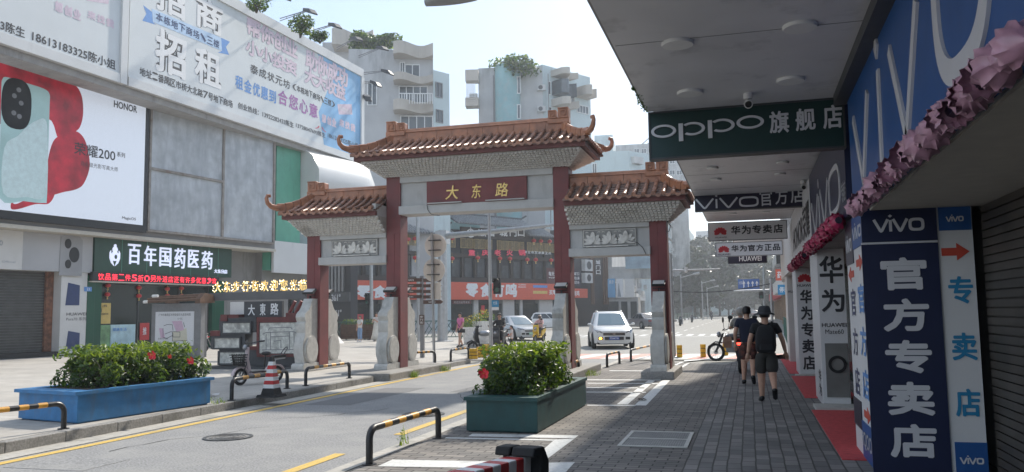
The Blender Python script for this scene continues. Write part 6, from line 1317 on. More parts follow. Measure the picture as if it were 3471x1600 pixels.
BASE=dict(pelvis=(0,0,.95),waist=(0,.0,1.08),chest=(0,.0,1.27),neck0=(0,-.015,1.42),neck1=(0,.005,1.49),head=(0,.02,1.57),crown=(0,.012,1.645),
 hipL=(-.085,0,.90),kneeL=(-.095,.02,.49),ankL=(-.10,-.02,.08),toeL=(-.11,.12,.03),hipR=(.085,0,.90),kneeR=(.095,.02,.49),ankR=(.10,-.02,.08),toeR=(.11,.12,.03),
 shL=(-.165,-.01,1.375),elL=(-.225,-.03,1.11),wrL=(-.235,.04,.87),shR=(.165,-.01,1.375),elR=(.225,-.03,1.11),wrR=(.235,.04,.87))
RAD=dict(pelvis=(.145,.10),waist=(.135,.095),chest=(.155,.105),neck0=.062,neck1=.055,head=(.076,.092),crown=(.062,.074),hipL=.092,kneeL=.064,ankL=.043,toeL=.036,hipR=.092,kneeR=.064,ankR=.043,toeR=.036,shL=.060,elL=.047,wrL=.031,shR=.060,elR=.047,wrR=.031)
ED=[('pelvis','waist'),('waist','chest'),('chest','neck0'),('neck0','neck1'),('neck1','head'),('head','crown')]+[(a+s,b+s) for s in 'LR' for a,b in (('hip','knee'),('knee','ank'),('ank','toe'),('sh','el'),('el','wr'))]+[('pelvis','hipL'),('pelvis','hipR'),('chest','shL'),('chest','shR')]
def lerp(a,b,t): return tuple(x+(y-x)*t for x,y in zip(a,b))
CL={}
def cloth(c,var=.1,scale=8):
    k=tuple(c)
    if k not in CL: CL[k]=P('cloth',c,.85,var=var,scale=scale)
    return CL[k]
def person(lab,pose,top,bottom,shoe,h=1.7,sleeve=.55,leg=.75,skirt=False,hairlen=0,build_=1.0,group=None,hairmat=None,cat='person',helmet=None,hat=None,glasses=False,pattern=None):
    J={k:V(v) for k,v in BASE.items()}; J.update({k:V(v) for k,v in pose.items()})
    t=thing('person',lab,cat,(0,0,0),group); rad={k:((v[0]*build_,v[1]*build_) if isinstance(v,tuple) else v*(build_ if k[:2] in('hi','kn') else 1)) for k,v in RAD.items()}
    body=skinmesh({k:tuple(v) for k,v in J.items()},ED,{k:(v[0]*.80,v[1]*.80) if k in('pelvis','waist','chest') else v*.8 if k[:2] in('hi','sh') else v for k,v in rad.items()},2); hd=J['head']; up_=(J['crown']-J['neck1']).normalized()
    # nose, ears, and fingers join the same mesh
    fx=V((1,0,0)); fy=up_.cross(fx).normalized(); look=-fy if fy.y<0 else fy
    look=pose.get('look') and V(pose['look']).normalized() or look; sd=look.cross(up_).normalized()
    body.tube([hd+look*.085+up_*.02,hd+look*.112-up_*.02,hd+look*.09-up_*.03],[.012,.018,.012],6)
    for s in (-1,1): body.sph(hd+sd*(s*.080)-up_*.005-look*.012,.014,.02,.03,8,5)
    for S in 'LR':
        w_=J['wr'+S]; d=(w_-J['el'+S]).normalized(); sx=V((1,0,0)) if abs(d.x)<.8 else V((0,1,0)); n=d.cross(sx).normalized(); sx=n.cross(d).normalized(); s=1 if S=='R' else -1
        body.loft([[w_+d*l+sx*(a*ww)+n*(b*.016) for a,b in ((-1,-1),(1,-1),(1,1),(-1,1))] for l,ww in ((-.01,.022),(.03,.036),(.085,.040),(.10,.036))])
        for k,ln in enumerate((.070,.082,.076,.058)):
            p0=w_+d*.095+sx*((k-1.5)*.019); body.tube([p0,p0+d*ln*.5+n*.006,p0+d*ln*.85+n*.026],[.0095,.0085,.006],6)
        p0=w_+d*.03-sx*(s*.036)*(1 if S=='R' else 1); body.tube([p0,p0+d*.035-sx*(s*.022)+n*.01,p0+d*.07-sx*(s*.018)+n*.022],[.012,.010,.007],6)
    build('body',body,M['skin'],t,smooth='all')
    # face marks
    mb=MB()
    for s in (-1,1): mb.sph(hd+sd*(s*.032)+look*.086+up_*.022,.012,.008,.007,8,4)
    build('eyes',mb,M['hair'],t); mb=MB(); mb.tube([hd+look*.088+sd*.025-up_*.058,hd+look*.096-up_*.056,hd+look*.088-sd*.025-up_*.058],.006,5); build('mouth',mb,P('lip',(.33,.10,.09),.5,var=0) if 'lipm' not in M else M['lipm'],t)
    # hair cap (shell over the back and top of the head)
    hm=hairmat or M['hair']; mb=MB(); rings=[]
    for i in range(7):
        a=math.pi*(i/6)*.62; rr=.104*math.sin(a)+.002; rings.append([hd+up_*(.045+.092*math.cos(a))-look*.016+sd*(rr*.86*math.cos(q))+look*(rr*1.02*math.sin(q)*(1 if math.sin(q)<0 else .86))-up_*((.050 if math.sin(q)<0.1 else -.058)*(i/6)**2) for q in [6.283*j/16 for j in range(16)]])
    mb.loft(rings)
    if hairlen: mb.sph(hd-look*.075-up_*(.05+hairlen*.4),.07,.05,.06+hairlen*.5,10,6)
    build('hair',mb,hm,t,smooth='all')
    # top: a second skin over torso and sleeves
    k=1.13; tj={n:J[n] for n in ('pelvis','waist','chest','neck0','shL','shR')}; tj['pelvis']=J['pelvis']+V((0,0,-.11)); te=[('pelvis','waist'),('waist','chest'),('chest','neck0'),('chest','shL'),('chest','shR')]; tr={'pelvis':tuple(x*1.2 for x in rad['pelvis']),'waist':tuple(x*1.17 for x in rad['waist']),'chest':tuple(x*k for x in rad['chest']),'neck0':.072,'shL':.076,'shR':.076}
    for S in 'LR':
        if sleeve<=1: tj['s'+S]=J['sh'+S].lerp(J['el'+S],sleeve); te.append(('sh'+S,'s'+S)); tr['s'+S]=.064
        else: tj['el'+S]=J['el'+S]; tj['s'+S]=J['el'+S].lerp(J['wr'+S],sleeve-1); te+=[('sh'+S,'el'+S),('el'+S,'s'+S)]; tr['el'+S]=.056; tr['s'+S]=.044
    build('shirt',skinmesh({a:tuple(b) for a,b in tj.items()},te,tr,2),top,t,smooth='all')
    bj={'pelvis':J['pelvis'],'waist':J['waist'].lerp(J['pelvis'],.75),'hipL':J['hipL'],'hipR':J['hipR']}; be=[('pelvis','waist'),('pelvis','hipL'),('pelvis','hipR')]; br={'pelvis':tuple(x*1.08 for x in rad['pelvis']),'waist':tuple(x*1.06 for x in rad['pelvis']),'hipL':.106*build_,'hipR':.106*build_}
    for S in 'LR':
        if leg<=1: bj['l'+S]=J['hip'+S].lerp(J['knee'+S],leg); be.append(('hip'+S,'l'+S)); br['l'+S]=.098*build_
        else: bj['knee'+S]=J['knee'+S]; bj['l'+S]=J['knee'+S].lerp(J['ank'+S],leg-1); be+=[('hip'+S,'knee'+S),('knee'+S,'l'+S)]; br['knee'+S]=.078; br['l'+S]=.068
    if skirt:
        mb=MB(); c=J['pelvis']; n_=18; mb.loft([[V((c.x+rx*math.cos(6.283*j/n_)*(1+.06*math.sin(5*6.283*j/n_)*q),c.y+ry*math.sin(6.283*j/n_),z)) for j in range(n_)] for rx,ry,z,q in skirt]); build('skirt',mb,bottom,t,smooth='all')
    else: build('trousers' if leg>1 else 'shorts',skinmesh({a:tuple(b) for a,b in bj.items()},be,br,2),bottom,t,smooth='all')
    for S in 'LR':
        a,b=J['ank'+S],J['toe'+S]; d=(b-a); d2=V((d.x,d.y,0)).normalized() if V((d.x,d.y,0)).length>.02 else V((0,1,0)); d=d.normalized()
        mb=MB(); mb.tube([a-d2*.05+V((0,0,-.02)),a+V((0,0,-.018)),a.lerp(b,.55)+V((0,0,.0)),b+d*.02,b+d*.05],[.040,.050,.048,.044,.02],10); build('shoe',mb,shoe,t,smooth='all')
    if helmet:
        mb=MB(); mb.sph(hd+up_*.035-look*.005,.125,.135,.125,16,10); build('helmet',mb,helmet[0],t,smooth=True)
        mb=MB(); rg=[]
        for i in range(5): z=-.03+.022*i; rg.append([hd+look*(.128*math.cos(q)+.004)+sd*(.122*math.sin(q))+up_*(z+.02) for q in [-.9+1.8*j/8 for j in range(9)]])
        mb.loft(rg,False,False); build('visor',mb,helmet[1],t,smooth=True)
    if hat:
        mb=MB(); c=hd+up_*.055; mb.lathe(c,[(.185,-.040),(.190,-.030),(.122,.0),(.116,.03),(.105,.085),(.085,.115),(.04,.125),(.002,.126)],20); build('hat',mb,hat[0],t,smooth='all'); mb=MB(); mb.lathe(c,[(.1185,.004),(.1175,.028)],20); build('hat_band',mb,hat[1],t)
    if glasses:
        mb=MB(); 
        for s in (-1,1): mb.ring(F(hd+look*.100+sd*(s*.033)+up_*.022,sd*-1 if look.y<0 else sd,up_),0,0,.027,.021,.022,.016,0,.006,14)
        build('glasses',mb,M['black'],t)
    t.scale=(h/1.70,)*3; return t
def pl(t,x,y,z,rz): t.location=(x,y,z); t.rotation_euler=(0,0,rz)
M['lipm']=P('lip',(.33,.10,.09),.5,var=0)
blackc=cloth((.014,.014,.016)); navyc=cloth((.012,.015,.035)); darkshort=cloth((.040,.038,.034)); white_c=cloth((.62,.60,.58)); 
walkA=dict(shL=(-.195,-.01,1.375),shR=(.195,-.01,1.375),kneeL=(-.095,.10,.49),ankL=(-.10,.08,.085),toeL=(-.115,.22,.03),kneeR=(.095,-.03,.50),ankR=(.105,-.30,.26),toeR=(.11,-.26,.12),elL=(-.28,-.06,1.12),wrL=(-.32,.0,.88),elR=(.29,-.09,1.12),wrR=(.34,.02,.90))
t=person('man in grey bucket hat, black shirt and dark shorts walking away with backpack',walkA,blackc,darkshort,M['black'],1.70,.6,1.0,build_=1.24,hat=(cloth((.045,.048,.055)),M['black'])); HM=(.27,15.95); pl(t,*HM,0,R(2))
bp=thing('backpack','black backpack worn by the man in the bucket hat','backpack',(HM[0],HM[1]-.2,.95)); x,y=HM
mb=MB(); rings=[]
for z,w_,d_ in ((.90,.13,.08),(.94,.165,.13),(1.08,.175,.17),(1.24,.165,.16),(1.36,.13,.10),(1.40,.07,.04)): rings.append([V((x+w_*math.copysign(abs(math.cos(q))**.6,math.cos(q)),y-.20-d_*.45+d_*.62*math.copysign(abs(math.sin(q))**.6,math.sin(q)),z)) for q in [6.283*j/18 for j in range(18)]])
mb.loft(rings); build('main_bag',mb,blackc,bp,smooth='all'); mb=MB(); mb.loft([[V((x+a*w_,y-.335-dy,z)) for a,dy in ((-1,0),(-.8,.04),(.8,.04),(1,0))] for z,w_ in ((.96,.12),(1.1,.13),(1.18,.11))],False,False); build('front_pocket',mb,cloth((.02,.02,.023)),bp); mb=MB()
for s in (-1,1): mb.tube([V((x+s*.09,y-.16,1.38)),V((x+s*.12,y-.05,1.455)),V((x+s*.14,y+.09,1.38)),V((x+s*.16,y+.12,1.2)),V((x+s*.17,y+.02,1.02)),V((x+s*.14,y-.15,.97))],.018,6)
build('strap',mb,blackc,bp)
walkB=dict(shL=(-.185,-.01,1.375),shR=(.185,-.01,1.375),kneeL=(-.10,.06,.49),ankL=(-.11,.05,.085),toeL=(-.13,.18,.03),kneeR=(.09,.06,.50),ankR=(.10,-.22,.20),toeR=(.11,-.15,.07),elR=(.27,-.05,1.10),wrR=(.28,.10,.90),elL=(-.25,-.08,1.12),wrL=(-.26,.02,.88))
pat=P('patterned_cloth',(.16,.05,.035),.85,var=.8,scale=14,stain=(.015,.014,.014),sst=(.45,.55))
t=person('man in navy T-shirt and rust patterned shorts walking in flip-flops',walkB,navyc,pat,M['black'],1.76,.6,.95,build_=1.1); pl(t,-.06,19.6,0,R(-4)); mb=MB()
sit=lambda hz:dict(pelvis=(0,0,hz),waist=(0,.02,hz+.14),chest=(0,.05,hz+.34),neck0=(0,.05,hz+.49),neck1=(0,.075,hz+.56),head=(0,.095,hz+.64),crown=(0,.09,hz+.715),hipL=(-.09,.03,hz-.03),hipR=(.09,.03,hz-.03),kneeL=(-.15,.40,hz+.0),kneeR=(.15,.40,hz+.0),ankL=(-.15,.46,hz-.40),ankR=(.15,.46,hz-.40),toeL=(-.16,.60,hz-.45),toeR=(.16,.60,hz-.45),shL=(-.17,.05,hz+.45),shR=(.17,.05,hz+.45),elL=(-.27,.24,hz+.27),elR=(.27,.24,hz+.27),wrL=(-.30,.44,hz+.24),wrR=(.30,.44,hz+.24))
def rider(lab,at,rz,hz,back,*a,**k):
    t=person(lab,sit(hz),*a,**k); d=V((math.cos(rz),math.sin(rz),0)); p=V((*at,0))-d*back; pl(t,p.x,p.y,0,rz-math.pi/2); return t
rider('man with glasses in black jacket with white shoulders seated on black scooter',SCOOT1,R(-88),.90,.22,blackc,blackc,M['black'],1.72,1.9,1.95,glasses=True)
mb=MB()
t=person('small boy in white T-shirt standing beside the black scooter',dict(elL=(-.20,.08,1.12),wrL=(-.16,.26,1.05)),white_c,darkshort,M['black'],1.18,.6,.9,build_=.95); pl(t,SCOOT1[0]+.62,SCOOT1[1]-.2,0,R(110))
rider('woman in pink blouse and dark visor helmet riding the yellow scooter',SCOOT2,R(-98),.84,.22,cloth((.58,.34,.32)),darkshort,M['black'],1.62,1.5,1.9,helmet=(P('helmet_brown',(.25,.17,.13),.3,var=.1),M['black']))
rider('rider in grey shirt and pale helmet seen from behind on black scooter',SCOOT3,R(86),.92,.25,cloth((.30,.30,.29)),darkshort,M['black'],1.74,.9,1.9,helmet=(P('helmet_grey',(.42,.41,.38),.3,var=.1),M['black']))
walkC=dict(kneeL=(-.09,.12,.50),ankL=(-.09,.16,.09),toeL=(-.10,.29,.04),kneeR=(.09,-.02,.49),ankR=(.09,-.20,.12),toeR=(.10,-.08,.04),elL=(-.22,.0,1.12),wrL=(-.20,.16,.95))
p=gz(1561,1177,.15); t=person('woman in bright pink top and dark shorts crossing the plaza',walkC,cloth((.62,.17,.34)),navyc,M['black'],1.60,.7,.55,hairlen=.02); pl(t,p.x,p.y,.15,R(150))
mb=MB(); q=V((p.x,p.y,0)); mb.tube([q+V((-.13,-.13,1.28)),q+V((.0,-.17,1.12)),q+V((.14,-.13,.95))],.012,5); mb.box(q.x+.08,q.y-.16,.82,q.x+.26,q.y-.06,.98); solo('shoulder_bag',mb,M['black'],'dark shoulder bag slung across the woman in pink','bag')
p=gz(1276,1157,.15); t=person('woman in loose white outfit with wide trousers holding a phone',dict(elL=(-.20,.12,1.12),wrL=(-.08,.24,1.24),elR=(.20,.12,1.12),wrR=(.08,.24,1.24)),white_c,cloth((.66,.64,.58)),M['white'],1.68,1.3,1.8,skirt=((.17,.12,1.06,0),(.20,.15,.8,.3),(.27,.2,.4,.8),(.36,.24,.10,1)),hairlen=.12); pl(t,p.x,p.y,.15,R(175))
p=gz(1220,1159,.15); t=person('girl in white top and blue jeans standing by the wooden planter',dict(elL=(-.2,.1,1.12),wrL=(-.05,.2,1.1)),white_c,cloth((.20,.30,.46)),M['white'],1.52,.6,1.85,hairlen=.1); pl(t,p.x,p.y,.15,R(165))
p=gz(2412,1081,0); t=scooter('motor_scooter','distant dark scooter with a rider far down the road',M['black']); place(t,p.x,min(p.y,150),0,R(-85)); q=(gy(2412,1080,150).x,150); place(t,q[0],150,0,R(-85)); rider('distant rider in dark clothes far down the road',q,R(-85),.86,.22,navyc,blackc,M['black'],1.7,1.5,1.9,helmet=(CARM['dark'],M['black']))
for u,Y,lab in ((2305,95,'parked scooter nearest on the far left kerb behind the median'),(2345,120,'parked scooter farther along the far left kerb')):
    q=gy(u,1080,Y); t=scooter('motor_scooter',lab,M['darkgrey']); place(t,q.x,Y,0,R(-80))
# ================================================================ BACKGROUND
M.update(resto=P('restaurant_dark_timber',(.040,.030,.024),.7,var=.2,scale=2), restod=P('restaurant_dark_wall',(.032,.033,.038),.75,var=.15,scale=1.5), greytile=P('grey_roof_tile',(.10,.105,.11),.65,var=.3,scale=6), greytop=P('grey_tile_ridge',(.27,.28,.29),.6,var=.3,scale=5),
 latticegold=P('balcony_gold',(.36,.27,.12),.6,var=.25,scale=6), orange=P('orange_sign',(.62,.105,.055),.5,var=.05), aptw=P('apartment_render',(.46,.46,.46),.85,var=.10,scale=.5,stain=(.20,.20,.20),streak=.5,sst=(.54,.74)), aptc=P('apartment_cream',(.47,.43,.38),.85,var=.08,scale=.6,stain=(.26,.24,.22),streak=.5,sst=(.58,.78)), teal=P('pale_teal_render',(.25,.42,.44),.85,var=.10,scale=.6,stain=(.38,.42,.42),sst=(.5,.8)),
 cyan=P('pale_cyan_render',(.50,.58,.59),.85,var=.06,scale=.3,stain=(.28,.31,.32),streak=.4,sst=(.55,.8)), bglass=P('far_window',(.06,.075,.085),.2,var=.35,scale=.8,spec=.8), acwhite=P('air_conditioner',(.50,.50,.49),.6,var=.1,scale=1), shopwarm=P('warm_shop_inside',(.22,.14,.08),.8,var=.6,scale=1.2), bluepanel=P('blue_advert',(.14,.34,.56),.5,var=.12,scale=.6), streetgrey=P('old_facade',(.44,.44,.43),.85,var=.15,scale=.7,stain=(.17,.17,.17),streak=.6,sst=(.5,.72)), signblue=P('direction_sign_blue',(.02,.10,.36),.5,var=.05))
def hb(mb,f,u0,v0,u1,v1,c0,c1,c=0):
    a0,b1=f.hit(u0,v0,c); a1,b0=f.hit(u1,v1,c); mb.fb(f,min(a0,a1),min(b0,b1),max(a0,a1),max(b0,b1),c0,c1); return a0,b0,a1,b1
# ---- corner restaurant over the orange snack shop
A=gz(1186,1016,3.15); B=gz(1860,1016,3.15); FR=F((A.x,A.y,0),(B.x-A.x,B.y-A.y,0)); zs_=lambda v,u=1600:FR.hit(u,v)[1]
Z5=lambda x,y:(1350+x*.3706,720+y*.3706)
t=thing('corner_restaurant','dark timber corner restaurant with grey tiled eaves above an orange snack shop','building',FR.p(10,0,-3)); rp=lambda n,mb,m,**k:build(n,mb,m,t,**k)
aL=FR.hit(1186,1016)[0]; aR=FR.hit(1895,1016)[0]; zt=zs_(740)
zsb,zst=3.15,zs_(957); zd=zs_(868); zl=zs_(838); zbm=zs_(808)
mb=MB(); mb.fb(FR,aL,0,aR,zsb,-10,-1.0); mb.fb(FR,aL,zst,aR,zt-1.2,-10,-.8); mb.fb(FR,aL,zsb,aR,zst,-10,-.02); rp('wall',mb,M['restod'])
# ground floor
mb=MB(); ug=[1350,1400,1510,1535,1620,1648,1750,1773,1835,1862]
for u0,u1 in ((1186,1210),(1300,1330),(1368,1392),(1505,1520),(1612,1628),(1712,1750),(1770,1778),(1835,1880)):
    a0=FR.hit(u0,1060)[0]; a1=FR.hit(u1,1060)[0]; mb.fb(FR,a0,0,a1,zsb-.02,-.99,-.3)
rp('pier',mb,P('shop_pier',(.50,.49,.47),.6,var=.05))
mb=MB(); mb.fb(FR,aL,.3,aR,zsb-.4,-.999,-.9); rp('shop_interior',mb,M['shopwarm'])
mb=MB(); 
for k in range(7): mb.fb(FR,aL+(aR-aL)*(.1+.12*k),.5,aL+(aR-aL)*(.17+.12*k),2.2,-.89,-.7)
for z in (.7,1.1,1.5,1.9): mb.fb(FR,aL+3,z,aR-1,z+.05,-.69,-.6)
rp('shop_shelf',mb,M['wood'])
mb=MB(); mb.fb(FR,aL,.2,aR,zsb-.4,-.55,-.52); rp('shop_glazing',mb,M['glass'])
mb=MB(); a0,b0,a1,b1=hb(mb,FR,1540,1018,1604,1030,-.5,-.35); q=rp('door_header',mb,P('maroon_header',(.16,.05,.05),.6,var=.1)); mb=MB(); row_lett(mb,FR.at(0,0,-.35),'欢迎光临零食店',a0+.2,a1-.2,b0+.06,b1-.06,.004,.0); build('lettering',mb,M['whiteink'],q)
mb=MB(); hb(mb,FR,1637,1035,1648,1065,-.29,-.26); hb(mb,FR,1508,1055,1518,1085,-.29,-.26); hb(mb,FR,1210,1065,1236,1090,-.29,-.2); rp('poster',mb,M['flower'])
# orange sign with writing
mb=MB(); mb.fb(FR,aL,zsb,aR+.1,zst,-.019,.25); sg=rp('shop_sign',mb,M['orange']); fo=FR.at(0,0,.25)
mb=MB(); 
for ch,u0,u1,v0,v1 in (('零',1207,1256,967,1011),('食',1262,1310,967,1011),('有',1318,1352,967,1011)): a0,b1=fo.hit(u0,v0); a1,b0=fo.hit(u1,v1); lett(mb,fo,ch,a0,b0,a1,b1,.005,.05,skew=.08)
for ch,x0,x1 in (('零',612,728),('食',745,850),('有',865,965),('鸣',978,1085)): a0,b1=fo.hit(*Z5(x0,648)); a1,b0=fo.hit(*Z5(x1,775)); lett(mb,fo,ch,a0,b0,a1,b1,.005,.05,skew=.08)
for s,y0,y1 in (('YUMMY',655,670),('SNACK',674,690)): a0,b1=fo.hit(*Z5(1098,y0)); a1,b0=fo.hit(*Z5(1170,y1)); lett(mb,fo,s,a0,b0,a1,b1,.005,.02)
a0,b1=fo.hit(*Z5(1380,708)); a1,b0=fo.hit(*Z5(1480,755)); lett(mb,fo,'买零食',a0,b0,a1,b1,.005,.03); build('lettering',mb,M['whiteink'],sg)
mb=MB(); hb(mb,fo,*Z5(1233,665),*Z5(1363,690),.001,.01); build('blue_bar',mb,M['inkblue'],sg); mb=MB(); hb(mb,fo,*Z5(1233,717),*Z5(1363,745),.001,.01); build('yellow_bar',mb,M['poster_y'],sg)
# upper floors: dark glazing, mullions, balcony lattice, eaves
mb=MB(); mb.fb(FR,aL,zd-2.4 if False else zst+.25,aR,zd-.2,-.79,-.7); rp('upper_glazing',mb,P('smoked_glazing',(.012,.013,.016),.4,var=.3,scale=.5))
mb=MB(); n=16
for k in range(n+1): a=aL+(aR-aL)*k/n; mb.fb(FR,a-.12,zst,a+.12,zl+1.8,-.69,-.4)
mb.fb(FR,aL,zd-.15,aR,zd+.25,-.69,-.2); mb.fb(FR,aL,zst+.02,aR,zst+.5,-.69,-.3); mb.fb(FR,aL,zbm+.1,aR,zbm+.5,-.69,-.15); rp('timber_frame',mb,M['resto'])
rw=random.Random(5)
for k in range(16):
    a=aL+(aR-aL)*(k+.5)/16; h0=zst+.6; mb=MB(); mb.fb(FR,a-.5,h0,a+.5,h0+rw.uniform(1.2,2.4),-.69,-.62); mb.fb(FR,a-.45,h0,a-.38,h0+2.6,-.61,-.58); rp('window',mb,P('upper_window',(.05,.055,.06),.3,var=.5,scale=1.5) if k==0 else bpy.data.materials['upper_window'])
mb=MB(); a0,a1=FR.hit(1380,830)[0],FR.hit(1552,830)[0]; segs=[(a0,a1),(FR.hit(1566,830)[0],FR.hit(1676,830)[0]),(FR.hit(1690,830)[0],FR.hit(1784,830)[0]),(FR.hit(1792,830)[0],aR)]
for a0,a1 in segs:
    n=max(3,int((a1-a0)/.75)); w_=(a1-a0)/n
    for k in range(n):
        x0,x1=a0+w_*k+.05,a0+w_*(k+1)-.05; mb.frame(FR,x0,zl-.1,x1,zbm,.05,-.35,-.3)
        for j in range(1,5): x=x0+(x1-x0)*j/5; mb.fb(FR,x-.025,zl-.05,x+.025,zbm-.05,-.34,-.31)
rp('balcony_lattice',mb,M['latticegold'])
def eave(u0,u1,vt,vb,out,lab):
    a0,a1=FR.hit(u0,vb,out)[0],FR.hit(u1,vb,out)[0]; zb=FR.hit((u0+u1)/2,vb,out)[1]; ztp=FR.hit((u0+u1)/2,vt,0)[1]
    mb=MB(); mb.hexa([FR.p(a0,zb-.12,out),FR.p(a1,zb-.12,out),FR.p(a1,ztp-.15,-.8),FR.p(a0,ztp-.15,-.8),FR.p(a0,zb,out),FR.p(a1,zb,out),FR.p(a1,ztp,-.8),FR.p(a0,ztp,-.8)])
    n=int((a1-a0)/.34)
    r_=rp('eave',mb,M['greytile']); mb=MB()
    for k in range(n): x=a0+(a1-a0)*(k+.5)/n; mb.tube([FR.p(x,zb+.03,out+.05),FR.p(x,ztp+.05,-.8)],.085,6)
    build('tile_row',mb,M['greytop'],r_); mb=MB(); mb.tube([FR.p(a0,ztp+.25,-.8),FR.p(a0-.4,ztp+.55,-.5)],.1,5); mb.fb(FR,a0,ztp-.1,a1,ztp+.28,-1.05,-.8); mb.tube([FR.p(a1,ztp+.25,-.8),FR.p(a1+.4,ztp+.55,-.5)],.1,5); build('ridge',mb,M['greytile'],r_)
eave(1376,1550,764,790,.9,''); eave(1552,1813,737,764,1.3,''); eave(1795,1880,775,800,.9,'')
mb=MB(); a0,b0,a1,b1=hb(mb,FR,1560,768,1790,806,-.1,.1); q=rp('name_board',mb,M['resto']); mb=MB(); f=FR.at(0,0,.1)
for ch,x0,x1 in (('椒',722,805),('香',820,890),('城',925,1000),('門',1018,1082),('口',1092,1155)): c0,d1=f.hit(*Z5(x0,150)); c1,d0=f.hit(*Z5(x1,222)); lett(mb,f,ch,c0,d0,c1,d1,.004,.03)
c,d0,ra,rb_=E(f,*Z5(662,190),14,15); mb.ring(f,c,d0,ra,rb_,ra*.7,rb_*.7,0,.02,20); mb.poly(f,[(c-ra*.3,d0-rb_*.4),(c+ra*.3,d0-rb_*.4),(c,d0+rb_*1.7)],0,.02); build('lettering',mb,M['whiteink'],q)
mb=MB(); f=FR.at(0,0,-.1)
for ch,x0,x1 in (('重',640,700),('庆',762,825),('老',878,935),('火',988,1045),('锅',1098,1160)): c0,d1=f.hit(*Z5(x0,340)); c1,d0=f.hit(*Z5(x1,396)); lett(mb,f,ch,c0,d0,c1,d1,.0,.03,.08)
rp('red_lettering',mb,P('red_neon',(.55,.05,.09),.4,var=.05,emit=(.8,.06,.12),es=.12))
mb=MB(); a0,b1=f.hit(*Z5(1195,352)); a1,b0=f.hit(*Z5(1400,386)); row_lett(mb,f,'营业夜至凌晨2点',a0-.8,a1,b0,b1,.0,.015); rp('white_lettering',mb,M['whiteink'])
mb=MB(); mb.fb(FR,FR.hit(1813,750)[0],zt-1.6,aR,zt-.3,-3,-1.1); rp('roof_block',mb,M['aptc'])
for x,y in ((90,245),(152,240),(492,238),(1240,258),(1305,262),(1385,265),(155,415),(275,415),(492,422),(728,415),(930,422),(1022,424),(1180,432),(1257,432),(1398,438)):
    a,b=FR.hit(*Z5(x,y),-.0); p=FR.p(a,b,.0); lantern(p.x,p.y,p.z,.27,'red lantern hanging along the dark restaurant front','lanterns of the corner restaurant',.4)
# side wing along the far street with air conditioners and vertical sign
c0=FR.p(aR,0,0); SWd=(V((-12.6,120,0))-c0); FS=F((c0.x,c0.y,0),(.40,1,0)); t2=thing('restaurant_wing','grey timber side wing with carved vertical name board and menu posters','building',FS.p(3,0,-2))
aw=FS.hit(2062,1000)[0]; mb=MB(); mb.fb(FS,.05,0,aw,zt-.5,-6,-.05); build('wall',mb,M['restod'],t2)
def sw(n,mat,u0,v0,u1,v1,c0=-.049,c1=.1): mb=MB(); q=hb(mb,FS,u0,v0,u1,v1,c0,c1); return build(n,mb,mat,t2),q
q,_=sw('vertical_board',M['resto'],2012,872,2042,935); mb=MB(); a0,b1=FS.hit(2019,880,.1); a1,b0=FS.hit(2036,932,.1); col_lett(mb,FS,'城门口',(a0+a1)/2,(a1-a0)*.95,b1,b0,.105,.02); build('lettering',mb,M['whiteink'],q)
q,_=sw('menu_poster',M['purpleboard'],1944,915,1966,970); mb=MB(); a0,b1=FS.hit(1946,918,.1); a1,b0=FS.hit(1964,968,.1); 
for i,s in enumerate(('城门口','老火锅','低至7.8折')): lett(mb,FS,s,a0,b1-(i+1)*(b1-b0)*.3,a1,b1-i*(b1-b0)*.3-.15,.105,.015)
build('lettering',mb,M['whiteink'],q)
q,_=sw('orange_end_sign',M['orange'],1944,978,1990,1010); mb=MB(); a0,b1=FS.hit(1945,985,.1); a1,b0=FS.hit(1964,1004,.1); lett(mb,FS,'有鸣',a0,b0,a1,b1,.105,.03); build('lettering',mb,M['whiteink'],q)
q,_=sw('shop_door',M['black'],1944,1012,2062,1100,-.049,-.03)
for v0,v1 in ((880,920),(925,960)):
    q,(a0,b0,a1,b1)=sw('air_conditioner',M['acwhite'],1972,v0,1998,v1,-.049,.5); mb=MB(); f=FS.at(0,0,.5); mb.disc(f,(a0+a1)/2,(b0+b1)/2,(b1-b0)*.36,(b1-b0)*.36,0,.02); build('fan',mb,M['darkgrey'],q)
mb=MB()
for u in (2004,2010,2045,2052,2058): a=FS.hit(u,950)[0]; mb.fb(FS,a-.1,2.6,a+.1,zt-1.5,-.049,.12)
build('timber_post',mb,M['wood'],t2)
q,_=sw('menu_board',P('maroon_board',(.10,.03,.03),.6,var=.1),1856,908,1876,958) if False else (None,None)
fm=FR.at(0,0,.3); mb=MB(); a0,b0,a1,b1=hb(mb,fm,1853,908,1885,962,-.06,0); q=rp('menu_board',mb,P('maroon_board',(.10,.03,.03),.6,var=.1)); mb=MB(); lett(mb,fm,'每天',a0+.3,b1-.9,a0+1.2,b1-.4,.004,.02); lett(mb,fm,'95折',a0+.3,b0+.6,a0+1.4,b1-1.0,.004,.02); build('lettering',mb,M['whiteink'],q)
